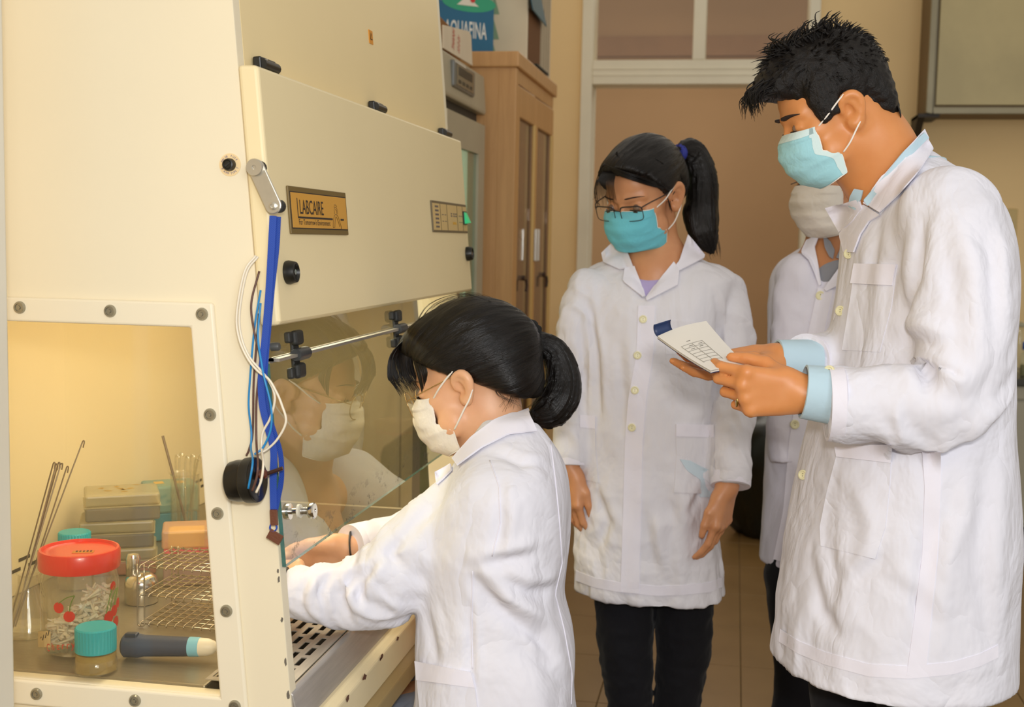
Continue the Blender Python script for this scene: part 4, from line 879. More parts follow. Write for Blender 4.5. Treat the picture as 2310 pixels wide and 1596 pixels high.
    def rings(s, rg, k=.02, rnd=.012):
        """stack of rounded horizontal sections: (centre xyz, half width, half depth, facing angle, roundness)"""
        rg = sorted(rg, key=lambda q: q[0][2]); t = np.arange(len(rg)); tt = np.linspace(0, len(rg)-1, len(rg)*10)
        A = np.array([[*q[0], q[1], q[2], q[3], q[4]] for q in rg]); B = np.array(catmull(list(A), 10)); zz = B[:, 2]; o = np.argsort(zz); B = B[o]; zz = B[:, 2]
        lo = np.array([(A[:, 0]-A[:, 3]-A[:, 4]).min(), (A[:, 1]-A[:, 3]-A[:, 4]).min(), zz[0]]); hi = np.array([(A[:, 0]+A[:, 3]+A[:, 4]).max(), (A[:, 1]+A[:, 3]+A[:, 4]).max(), zz[-1]])
        def fn(x, y, z):
            g = [np.interp(z.ravel(), zz, B[:, j])[None, None, :] for j in (0, 1, 3, 4, 5, 6)]; cx, cy, a, b, an, n = g
            ca, sa = np.cos(an), np.sin(an); dx, dy = x-cx, y-cy; u = np.abs(dx*ca+dy*sa)/a; v = np.abs(-dx*sa+dy*ca)/b
            kk = (u**n+v**n)**(1/n); d = (kk-1)*np.minimum(a, b)
            e = np.maximum(z-zz[-1], zz[0]-z)+rnd+0*d; dd = d+rnd
            return np.minimum(np.maximum(dd, e), 0)+np.sqrt(np.maximum(dd, 0)**2+np.maximum(e, 0)**2)-rnd
        s.op(lo, hi, fn, k)
    def mesh(s):
        f = s.f; nx, ny, nz = f.shape; sg = f < 0
        c = sum(sg[a:nx-1+a, b:ny-1+b, d:nz-1+d].astype(np.int8) for a in (0, 1) for b in (0, 1) for d in (0, 1))
        I, J, K = np.nonzero((c > 0) & (c < 8)); idx = np.full(c.shape, -1, np.int32); idx[I, J, K] = np.arange(len(I))
        acc = np.zeros((len(I), 3), np.float32); cnt = np.zeros(len(I), np.float32)
        cor = [(a, b, d) for a in (0, 1) for b in (0, 1) for d in (0, 1)]
        for p in range(8):
            for q in range(p+1, 8):
                A, B = cor[p], cor[q]
                if sum(abs(A[j]-B[j]) for j in range(3)) != 1: continue
                fa = f[I+A[0], J+A[1], K+A[2]]; fb = f[I+B[0], J+B[1], K+B[2]]; m = (fa < 0) != (fb < 0); t = np.where(m, fa/(fa-fb+1e-12), 0)
                for j in range(3): acc[:, j] += np.where(m, A[j]+t*(B[j]-A[j]), 0)
                cnt += m
        V = (np.stack([I, J, K], 1)+acc/cnt[:, None])*s.h+s.lo; Q = []
        for axn in range(3):
            n0 = list(f.shape); sa = [slice(1, n-1) for n in n0]; sb = list(sa); sa[axn] = slice(0, n0[axn]-1); sb[axn] = slice(1, n0[axn])
            a = sg[tuple(sa)]; b = sg[tuple(sb)]; ii = np.array(np.nonzero(a != b)).T
            o = ii.copy()
            for j in range(3):
                if j != axn: o[:, j] += 1
            inside = sg[o[:, 0], o[:, 1], o[:, 2]]; u, v = [(1, 2), (2, 0), (0, 1)][axn]; e = np.eye(3, dtype=int)
            q = [idx[tuple((o-e[u]*du-e[v]*dv).T)] for du, dv in ((1, 1), (0, 1), (0, 0), (1, 0))]
            q = np.stack(q, 1); q[~inside] = q[~inside][:, ::-1]; Q.append(q)
        return V.astype(np.float64), np.concatenate(Q)
def relax(V, Q, it=2, w=.5):
    for _ in range(it):
        S = np.zeros_like(V); C = np.zeros(len(V))
        for a, b in ((0, 1), (1, 2), (2, 3), (3, 0)):
            for p, q in ((a, b), (b, a)):
                for j in range(3): S[:, j] += np.bincount(Q[:, p], V[Q[:, q], j], len(V))
                C += np.bincount(Q[:, p], minlength=len(V))
        V = V*(1-w)+w*S/np.maximum(C, 1)[:, None]
    return V
def vnormals(V, Q):
    n = np.cross(V[Q[:, 2]]-V[Q[:, 0]], V[Q[:, 3]]-V[Q[:, 1]]); N = np.zeros_like(V)
    for k in range(4):
        for j in range(3): N[:, j] += np.bincount(Q[:, k], n[:, j], len(V))
    return N/(np.linalg.norm(N, axis=1)[:, None]+1e-12)
def mesh_obj(name, V, Q, m, parent=None, org=None, attr=None):
    o0 = ORG[parent.name] if parent is not None else np.array(org, float)
    me = bpy.data.meshes.new(name); n = len(V); f = len(Q); k = Q.shape[1]
    me.vertices.add(n); me.vertices.foreach_set('co', (V-o0).astype(np.float32).ravel()); me.loops.add(f*k); me.loops.foreach_set('vertex_index', Q.astype(np.int32).ravel())
    me.polygons.add(f); me.polygons.foreach_set('loop_start', np.arange(0, f*k, k, dtype=np.int32)); me.update(calc_edges=True); me.validate()
    me.polygons.foreach_set('use_smooth', np.ones(len(me.polygons), bool)); me.materials.append(m)
    if attr is not None:
        a = me.attributes.new('strand', 'FLOAT_VECTOR', 'POINT'); a.data.foreach_set('vector', attr.astype(np.float32).ravel())
    o = bpy.data.objects.new(name, me); COL.objects.link(o); ORG[o.name] = o0
    if parent is not None: o.parent = parent
    else: o.location = tuple(o0)
    return o
# ------------------------------------------------------------------ folds
def seg_dist(V, P):
    best = np.full(len(V), 9.0); side = np.zeros((len(V), 3)); tt = np.zeros(len(V)); L = len(P)-1
    for i in range(L):
        a, b = P[i], P[i+1]; ba = b-a; t = np.clip(((V-a)@ba)/(ba@ba+1e-12), 0, 1); d = V-a-t[:, None]*ba; q = np.linalg.norm(d, axis=1); m = q < best
        best[m] = q[m]; side[m] = d[m]; tt[m] = (i+t[m])/L
    return best, side, tt
def crease(V, N, P, w, amp, ridge=.8, view=None):
    """a groove along P with a raised fold on its lower/left side"""
    amp *= 1.7; w *= .85; P = [np.array(p, float) for p in P]; lo = np.min(P, 0)-4*w; hi = np.max(P, 0)+4*w
    m = np.all((V > lo) & (V < hi), axis=1); ids = np.nonzero(m)[0]
    if len(ids) == 0: return V
    d, s, t = seg_dist(V[ids], P); tap = np.sin(np.clip(t, .02, .98)*PI)**.6; dr = P[-1]-P[0]; lat = np.cross(dr, FW); lat /= np.linalg.norm(lat)+1e-9
    sd = s@lat; disp = -amp*np.exp(-(d/w)**2)+ridge*amp*np.exp(-((sd-1.5*w)/w)**2-((d**2-sd**2)/(2*w)**2))
    V[ids] += N[ids]*(disp*tap)[:, None]; return V
def sleeve_wrinkle(V, N, path, rad, amp, freq=30, seed=1, skew=.9):
    """ring-shaped wrinkles along a sleeve; amp given per path point"""
    P = catmull(path, 5); R = np.interp(np.linspace(0, len(rad)-1, len(P)), range(len(rad)), rad); A = np.interp(np.linspace(0, len(amp)-1, len(P)), range(len(amp)), amp)
    lo = np.min(P, 0)-max(R)*1.5; hi = np.max(P, 0)+max(R)*1.5; ids = np.nonzero(np.all((V > lo) & (V < hi), axis=1))[0]
    if len(ids) == 0: return V
    d, s, t = seg_dist(V[ids], P); rr = np.interp(t, np.linspace(0, 1, len(R)), R); aa = np.interp(t, np.linspace(0, 1, len(A)), A)
    L = np.sum(np.linalg.norm(np.diff(np.array(P), axis=0), axis=1)); ax = P[-1]-P[0]; ax /= np.linalg.norm(ax); e1 = np.cross(ax, [0.3, .2, 1]); e1 /= np.linalg.norm(e1); e2 = np.cross(ax, e1)
    c = np.clip((s@e1)/(d+1e-6), -1, 1); sn = (s@e2)/(d+1e-6); wt = np.clip(1-np.abs(d-rr)/(rr*.35), 0, 1)
    X = np.stack([t*L*freq+c*skew+sn*skew*.6, c*.9+7, sn*.9], 1); n1 = 1-2*np.abs(vnoise(X, seed)); n2 = vnoise(X*2.1, seed+5)
    V[ids] += N[ids]*((n1*.9+n2*.4)*aa*wt*1.45)[:, None]; return V
def drape(V, N, amp, sc, seed=0, mask=None, ridged=True):
    n = vnoise(V*np.array(sc), seed); n2 = vnoise(V*np.array(sc)*2.3, seed+9)
    d = ((.6-2*np.abs(n)) if ridged else n)*.6+n2*.4; a = amp if mask is None else amp*mask; return V+N*(d*a)[:, None]
# ------------------------------------------------------------------ heads, hands
def frame_at(px, az, pitch, tilt=0):
    """axes (right, forward, up) of a head seen at picture column px: az 0 faces the viewer, 90 faces picture left"""
    r = ray(px, 500); v = np.array([r[0], r[1], 0]); v /= np.linalg.norm(v); rr = np.array([v[1], -v[0], 0]); a = math.radians(az); p = math.radians(pitch)
    h = -v*math.cos(a)-rr*math.sin(a); z = np.array([0, 0, 1.]); f = h*math.cos(p)-z*math.sin(p); u = z*math.cos(p)+h*math.sin(p); s = np.cross(f, u)
    if tilt: t = math.radians(tilt); s, u = s*math.cos(t)+u*math.sin(t), u*math.cos(t)-s*math.sin(t)
    return np.stack([s, f, u], 1)
def add_head(F_, o, R, sc=1.0, ears=(1, -1), jaw=1.0, es=.9):
    L = lambda a, b, c: o+R@(np.array([a, b, c])*sc)
    E = lambda c, r, k=.02, mode='u', RR=None: F_.ell(L(*c), np.array(r)*sc, R if RR is None else R@RR, k*sc, mode)
    E((0, -.014, .050), (.0735, .094, .078)); E((0, .035, .048), (.061, .056, .056)); E((0, .036, -.004), (.062, .056, .062)); E((0, .030, -.048), (.054*jaw, .050, .044)); E((0, .064, -.078), (.024*jaw, .020, .018))
    for q in (1, -1):
        E((q*.043, .058, -.006), (.020, .022, .018), .02); F_.cone(L(q*.010, .090, .034), L(q*.046, .070, .034), .0075*sc, .007*sc, .012*sc)
        E((q*.033, .099, .014), (.017, .014, .012), .010, 's'); E((q*.032, .0815, .013), (.0165, .0105, .0105), .006)
        E((q*.058, .045, -.052), (.012, .022, .022), .02)
    F_.cone(L(0, .090, .022), L(0, .110, -.016), .0065*sc, .0105*sc, .010*sc)
    for q in (1, -1): E((q*.010, .102, -.020), (.008, .009, .007), .006)
    E((0, .088, -.050), (.022, .012, .011), .008)
    L0 = L; L = lambda a, b, c: L0(math.copysign(.072+(abs(a)-.072)*es, a), -.003+(b+.003)*es, .001+(c-.001)*es)
    for q in ears:
        pts = [(.070, .012, .004), (.076, .011, .020), (.083, .000, .031), (.088, -.016, .031), (.089, -.025, .017), (.086, -.023, .000), (.080, -.013, -.018), (.075, -.002, -.027), (.072, .005, -.018)]
        F_.chain([L(q*a, b, c) for a, b, c in pts], [.004*sc, .0045*sc, .0048*sc, .0048*sc, .0045*sc, .0042*sc, .005*sc, .0068*sc, .005*sc], .005*sc)
        F_.cone(L(q*.070, .0, .008), L(q*.078, -.014, .008), .014*sc, .013*sc, .006*sc, flat=(R@np.array([q*.8, .45, 0]), .32))
        F_.chain([L(q*.080, -.002, .022), L(q*.083, -.013, .014), L(q*.081, -.012, -.004), L(q*.076, -.003, -.014)], [.003*sc, .0034*sc, .0034*sc, .003*sc], .003*sc)
        F_.ell(L(q*.082, -.001, -.001), (.006*sc, .007*sc, .009*sc), R, .003*sc, 's')
def add_hand(F_, w, d, pn, t, curl, sc=1.0, thumb=None, spread=.06, k=.006, lens=1.0):
    """hand rooted at wrist w: d finger direction, pn direction the palm faces, t direction of the thumb side; curl per finger (3 joints, degrees)"""
    d = np.array(d, float); d /= np.linalg.norm(d); pn = np.array(pn, float); pn = pn-d*(pn@d); pn /= np.linalg.norm(pn); t = np.array(t, float); t = t-d*(t@d)-pn*(t@pn); t /= np.linalg.norm(t); tips = []
    kn = [(.086, .030), (.090, .010), (.084, -.010), (.075, -.028)]; seg = [(.044, .026, .021), (.048, .029, .022), (.044, .027, .021), (.034, .020, .019)]
    for i, (a, b) in enumerate(kn):
        K = w+d*a*sc+t*b*sc+pn*(-.002)*sc; base = w+d*.012*sc+t*b*.62*sc
        F_.cone(base, K, .0145*sc, .0108*sc, .014*sc)
        if i < 3: F_.cone(w+d*.03*sc+t*(b-.010)*sc+pn*.006*sc, K-t*.010*sc+pn*.004*sc-d*.012*sc, .012*sc, .010*sc, .012*sc)
        F_.ell(K-pn*.003*sc, .0108*sc, None, .004*sc)
        cur = K; ang = 0; rr = [.0092, .0084, .0076, .0062]
        if i == 3: rr = [.0080, .0072, .0066, .0056]
        for j in range(3):
            ang += math.radians(curl[i][j]); dd = d*math.cos(ang)+pn*math.sin(ang)+t*spread*(1.5-i)*.6*math.cos(ang); dd /= np.linalg.norm(dd); nx = cur+dd*seg[i][j]*sc*lens
            F_.cone(cur, nx, rr[j]*sc, rr[j+1]*sc, .003*sc if j else k*sc); cur = nx
        tips.append((cur, dd, -pn*math.cos(ang)+d*math.sin(ang)))
    if thumb is None: thumb = [(.35, .75, .35), (.75, .5, .35), (.9, .2, .3)]
    cur = w+d*.022*sc+t*.020*sc+pn*.006*sc; F_.cone(w+d*.010*sc+t*.008*sc, cur, .016*sc, .015*sc, .012*sc)
    for j, (a, b, c) in enumerate(thumb):
        dd = d*a+t*b+pn*c; dd /= np.linalg.norm(dd); nx = cur+dd*(.042, .031, .024)[j]*sc; F_.cone(cur, nx, (.0145, .0112, .0095)[j]*sc, (.0112, .0095, .0072)[j]*sc, (.012, .005, .003)[j]*sc); cur = nx
    tips.append((cur, dd, t)); return tips
def nails(tips, m, parent, sc=1.0):
    for p, dd, up_ in tips:
        u = up_-dd*(up_@dd); u /= np.linalg.norm(u)+1e-9; l = np.cross(dd, u); b = MB(); c = p-dd*.002*sc+u*.0052*sc; G = []
        for i in range(4):
            G.append([c+dd*(-.005+.0036*i)*sc+l*(j-2)*.0020*sc-u*(((j-2)*.0020)**2*70*sc+(.0008*sc if i == 3 else 0)) for j in range(5)])
        b.grid(G); b.build('fingernail', m, parent, smooth=180)
def mask_part(person, o, R, m, sc=1.0, mloop=None, ear_sides=(1, -1), bow=.030, droop=0.0, puff=0.0, band=None):
    L = lambda a, b, c: o+R@(np.array([a, b, c])*sc); nu, nv = 56, 40; G = []
    for j in range(nv):
        v = j/(nv-1); yc = np.interp(v, [0, .12, .35, .6, .85, 1], [.103, .116, .129+puff, .127+puff, .110, .082]); zc = np.interp(v, [0, .12, .35, .6, .85, 1], [.010, .000, -.024, -.054, -.086, -.103-droop])
        ye = np.interp(v, [0, .25, .48, .60, .72, 1], [.060, .063, .066, .045, .036, .042]); ze = np.interp(v, [0, .25, .48, .60, .72, 1], [.002, -.018, -.042, -.053, -.062, -.096]); xe = np.interp(v, [0, .25, .5, .65, 1], [.0620, .0630, .0640, .0690, .060]); row = []
        pl = .0030*abs(((v*4.2+.3) % 1)-.5)*(1 if .14 < v < .86 else 0)
        for i in range(nu):
            u = -1+2*i/(nu-1); a = u*PI/2*.985; cc = math.cos(a); x = xe*math.sin(a); ex = .72 if v < .2 else .85
            y = ye+(yc+pl-ye)*cc**ex; z = zc*cc**1.1+ze*(1-cc**1.1); y -= .006*math.exp(-(x/.012)**2)*0
            wr = .0011*float(_rt[(i*7+j*131) % 65536])*.35+.0014*math.sin(9*u+6*v)*math.sin(PI*v); row.append(L(x, y+wr, z))
        G.append(row)
    b = MB(); b.grid(G); mk = b.build('face_mask', m, person, smooth=180); md = mk.modifiers.new('solid', 'SOLIDIFY'); md.thickness = .0014; md.offset = 0
    ml = mloop or m; tr = MB()
    if band is not None:
        ctr = o+R@np.array([0, .04*sc, -.04*sc])
        def strip(js, is_, nm):
            S = [[G[j][i]+(G[j][i]-ctr)/np.linalg.norm(G[j][i]-ctr)*.0014 for i in is_] for j in js]; q = MB(); q.grid(S); q.build(nm, band, mk, smooth=180)
        strip(range(0, 6), range(1, nu-1), 'top_band')
        for cols in (range(0, 4), range(nu-4, nu)): strip(range(0, nv), cols, 'side_band')
    for q in (0, 1):
        row = [G[0 if q == 0 else nv-1][i] for i in range(nu)]; tr.tube(row, .0011, 6)
    for side in (0, nu-1): tr.tube([G[j][side] for j in range(nv)], .0013, 6)
    tr.build('mask_binding', ml, mk, smooth=180)
    for q in ear_sides:
        x = q*.068
        for pts in (((q*.0625, .058, .000), (q*.0775, .038, .012), (q*.0835, .016, .025), (q*.086, .000, .033)), ((q*.0690, .037, -.060), (q*.0785, .022, -.049), (q*.083, .004, -.033), (q*.084, -.010, -.021), (q*.085, -.022, -.006))):
            MB().tube(catmull([L(*p) for p in pts], 6), .0016*sc, 8).build('ear_loop', ml, mk, smooth=180)
    return mk
# ------------------------------------------------------------------ cloth patches laid on a garment
def bvh_of(*objs):
    dg = bpy.context.evaluated_depsgraph_get(); dg.update(); out = []
    for o in objs:
        me = o.data; n = len(me.vertices); co = np.empty(n*3, np.float32); me.vertices.foreach_get('co', co); co = co.reshape(-1, 3)+ORG[o.name]
        li = np.empty(len(me.loops), np.int32); me.loops.foreach_get('vertex_index', li); k = len(me.loops)//len(me.polygons); out.append((co, li.reshape(-1, k)))
    V = np.concatenate([q[0] for q in out]); Fs = []; off = 0
    for co, fa in out: Fs += (fa+off).tolist(); off += len(co)
    return BVHTree.FromPolygons(V.tolist(), Fs)
def hit(bv, px, py, dflt=None):
    r = ray(px, py); r = r/np.linalg.norm(r); h = bv.ray_cast(Vector(EYE), Vector(r), 12.0)
    if h[0] is None: return None if dflt is None else (EYE+r*dflt, -r)
    return np.array(h[0]), np.array(h[1])
def resample(P, n):
    P = np.array(P, float); s = np.r_[0, np.cumsum(np.linalg.norm(np.diff(P, axis=0), axis=1))]; t = np.linspace(0, s[-1], n); return np.stack([np.interp(t, s, P[:, k]) for k in range(P.shape[1])], 1)
def cloth_patch(bv, A, B, name, m, parent, nu=14, nv=18, off=.003, th=.0025, lift=None, smooth_n=.75):
    """patch between two picture-space edges, dropped onto the garment surface and given thickness"""
    A = resample(A, nv); B = resample(B, nv); H = np.zeros((nv, nu, 3)); Nn = np.zeros((nv, nu, 3)); ok = np.zeros((nv, nu), bool)
    for j in range(nv):
        for i in range(nu):
            p = A[j]+(B[j]-A[j])*i/(nu-1); h = hit(bv, *p)
            if h is not None: H[j, i], Nn[j, i] = h; ok[j, i] = True
    if not ok.any(): return None
    dep = np.where(ok, (H-EYE)@FW, 0); md = np.median(dep[ok])
    raw = None
    bad = ok & (np.abs(dep-md) > .22); ok &= ~bad
    for j in range(nv):
        for i in range(nu):
            if not ok[j, i]:
                jj, ii = np.nonzero(ok); k = np.argmin((jj-j)**2+(ii-i)**2); p = A[j]+(B[j]-A[j])*i/(nu-1); H[j, i] = D(p[0], p[1], dep[jj[k], ii[k]]); Nn[j, i] = Nn[jj[k], ii[k]]
    dg_ = (H-EYE)@FW; r0 = dg_.copy()
    for _ in range(8):
        pd = np.pad(dg_, 1, mode='edge'); dg_ = (pd[:-2, 1:-1]+pd[2:, 1:-1]+pd[1:-1, :-2]+pd[1:-1, 2:]+4*dg_)/8; dg_ = np.minimum(dg_, r0)
    for j in range(nv):
        for i in range(nu): p = A[j]+(B[j]-A[j])*i/(nu-1); H[j, i] = D(p[0], p[1], dg_[j, i])
    av = Nn.reshape(-1, 3).mean(0); av /= np.linalg.norm(av); Nn = Nn*(1-smooth_n)+av*smooth_n; Nn /= np.linalg.norm(Nn, axis=2)[:, :, None]
    lf = np.full((nv, nu), off)
    if lift is not None:
        for j in range(nv):
            for i in range(nu): lf[j, i] = off+lift(i/(nu-1), j/(nv-1))
    T = H+Nn*lf[:, :, None]; Bk = T-Nn*th; n = nv*nu; vs = list(T.reshape(-1, 3))+list(Bk.reshape(-1, 3)); f = []
    for j in range(nv-1):
        for i in range(nu-1): a = j*nu+i; f += [(a, a+1, a+nu+1, a+nu), (n+a, n+a+nu, n+a+nu+1, n+a+1)]
    for i in range(nu-1): f += [(i, n+i, n+i+1, i+1), ((nv-1)*nu+i, (nv-1)*nu+i+1, n+(nv-1)*nu+i+1, n+(nv-1)*nu+i)]
    for j in range(nv-1): a = j*nu; f += [(a, a+nu, n+a+nu, n+a), (a+nu-1, n+a+nu-1, n+a+2*nu-1, a+2*nu-1)]
    b = MB(); b.raw(vs, f); return b.build(name, m, parent, smooth=50)
def button(bv, px, py, m, parent, r=.0085, off=.002):
    h = hit(bv, px, py)
    if h is None: return
    p, n = h; n = n*.5-FW*.5; n /= np.linalg.norm(n)
    o = MB().lathe([(0, off+.0012), (r*.55, off+.0012), (r*.72, off+.0026), (r*.95, off+.0022), (r, off+.001), (r, off-.002)], p, n, 18).build('button', m, parent, smooth=40)
    for s in (-1, 1): MB().lathe([(0, off+.0016), (r*.12, off+.0016), (r*.12, off)], p+np.array([0, 0, s*r*.22]), n, 6).build('thread', MATS['thread'], o)
def seam(bv, pts, name, m, parent, r=.0006, off=.0006, n=24):
    P = []
    for p in resample(pts, n):
        h = hit(bv, *p)
        if h is not None: P.append(h[0]+h[1]*off)
    if len(P) > 2: MB().tube(P, r, 5).build(name, m, parent, smooth=180)
# ------------------------------------------------------------------ materials of people
def skin_mat(name, a, b):
    N = NT(name); co = N.coord(); bs = N.b
    N.link(N.ramp(N.noise(26, 4, co), [(.3, hexc(a)), (.7, hexc(b))]), bs.inputs['Base Color']); bs.inputs['Roughness'].default_value = .42; bs.inputs['Specular IOR Level'].default_value = .45
    bs.inputs['Subsurface Weight'].default_value = .18; bs.inputs['Subsurface Radius'].default_value = (.012, .005, .003); bs.inputs['Subsurface Scale'].default_value = 1.0
    N.bump(N.noise(700, 2, co), .06, .0006); return N.m
def cloth_mat(name, c, crumple=.35, weave=.1, rough=.85, csc=9.0, var=.03):
    N = NT(name); co = N.coord(); bs = N.b; c = hexc(c)
    N.link(N.ramp(N.noise(7, 4, co), [(.3, tuple(v*(1-var) for v in c)), (.7, tuple(min(1, v*(1+var*.6)) for v in c))]), bs.inputs['Base Color'])
    bs.inputs['Roughness'].default_value = rough; bs.inputs['Specular IOR Level'].default_value = .2; bs.inputs['Sheen Weight'].default_value = .08
    v = N.add('ShaderNodeTexNoise'); v.inputs['Scale'].default_value = csc; v.inputs['Detail'].default_value = 4; v.inputs['Distortion'].default_value = .35; N.link(N.coord((1, 1, .7)), v.inputs['Vector'])
    ab = N.add('ShaderNodeMath', operation='SUBTRACT'); N.link(v.outputs['Fac'], ab.inputs[0]); ab.inputs[1].default_value = .5; a2 = N.add('ShaderNodeMath', operation='ABSOLUTE'); N.link(ab.outputs[0], a2.inputs[0])
    pr = N.bump(a2.outputs[0], crumple, .035)
    N.bump(N.noise(1400, 1, co), weave, .0008, pr); return N.m
def hair_mat(name, c='#0b0908', c2='#1b1613', rough=.32):
    N = NT(name); at = N.add('ShaderNodeAttribute'); at.attribute_name = 'strand'; mp = N.add('ShaderNodeMapping'); N.link(at.outputs['Vector'], mp.inputs['Vector']); mp.inputs['Scale'].default_value = (1, 1, 1)
    n1 = N.noise(1.0, 4, mp.outputs[0], .65); N.link(N.ramp(n1, [(.35, hexc(c)), (.72, hexc(c2))]), N.b.inputs['Base Color'])
    N.b.inputs['Roughness'].default_value = rough; N.b.inputs['Specular IOR Level'].default_value = .28; N.bump(n1, .55, .004); return N.m
M_skinA = skin_mat('skin_a', '#dfa880', '#e8b48d'); M_skinB = skin_mat('skin_b', '#c88c62', '#d2976c'); M_skinC = skin_mat('skin_c', '#d28a50', '#d9935a'); M_skinD = skin_mat('skin_d', '#b97c52', '#c28659')
M_nail = mat('nail', '#d69c82', .3); M_coat = cloth_mat('white_coat', '#e3e3ed', .6); M_coat2 = cloth_mat('white_coat_crumpled', '#e0dfe6', .8, csc=7); M_coatp = cloth_mat('coat_trim', '#e9e7f2', .2); M_coat3 = cloth_mat('white_coat_plain', '#e2e0ec', .3)
M_trous = cloth_mat('black_trousers', '#15151a', .4, csc=6, var=.1); M_lbshirt = cloth_mat('light_blue_shirt', '#b9d3e0', .25); M_greyshirt = cloth_mat('grey_shirt', '#8f9097', .3); M_lav = cloth_mat('lavender_shirt', '#b3a6d3', .25)
M_button = mat('coat_button', '#e3ddb4', .35, var=.05); mat('thread', '#9a9272', .7); M_lash = mat('lash_black', '#0d0a09', .5); M_shoe = mat('shoe_black', '#131312', .35)
M_maskb = cloth_mat('mask_blue', '#6fc6d6', .18, csc=30); M_maskb2 = cloth_mat('mask_pale_blue', '#9fd2dc', .18, csc=30); M_maskw = cloth_mat('mask_white', '#e6ded2', .18, csc=30); M_loop = mat('mask_elastic', '#ece6dd', .8)
M_hair = hair_mat('black_hair'); M_hairm = hair_mat('short_hair', '#0d0b0a', '#1e1814', .42)
# ------------------------------------------------------------------ hair helpers
def flow_attr(V, o, R, tie, along=5.0, across=60.0):
    """strand coordinates: meridians running from the hairline to the tie point"""
    A = tie-o; A = A/np.linalg.norm(A); B = np.cross(A, R[:, 0]+.01); B /= np.linalg.norm(B); C = np.cross(A, B); d = V-o; d = d/(np.linalg.norm(d, axis=1)[:, None]+1e-9)
    th = np.arctan2(d@B, d@C); po = np.arccos(np.clip(d@A, -1, 1)); w = np.maximum(np.sin(po), .25)
    return np.stack([np.cos(th)*across*.5, np.sin(th)*across*.5, po*along], 1)
def chain_attr(V, P, along=8.0, across=22.0):
    d, s, t = seg_dist(V, catmull(P, 4)); s = s/(d[:, None]+1e-6); L = sum(np.linalg.norm(np.array(P[i+1])-P[i]) for i in range(len(P)-1)); return np.concatenate([s*across*.5, (t*L*along*10)[:, None]*.3], 1)[:, :3]*1.0+np.array([31., 7., 3.])+np.stack([0*t, 0*t, t*along], 1)
def strands(lst, name, m, parent, n=5):
    """lst: (points, r0, r1) tapered locks, joined as one tuft"""
    b = MB(); at = []
    for q, (P, r0, r1) in enumerate(lst):
        C = catmull(P, 4); k = len(C); b.tube(C, list(np.linspace(r0, r1, k)), n, flat=.6)
        at += [(q*3.7+a*1.9, i*.08, q*1.3) for i in range(k) for a in range(n)]
    o = b.build(name, m, parent, smooth=180); me = o.data; o['kind'] = 'stuff'
    if len(me.vertices) == len(at):
        a = me.attributes.new('strand', 'FLOAT_VECTOR', 'POINT'); a.data.foreach_set('vector', np.array(at, np.float32).ravel())
    return o
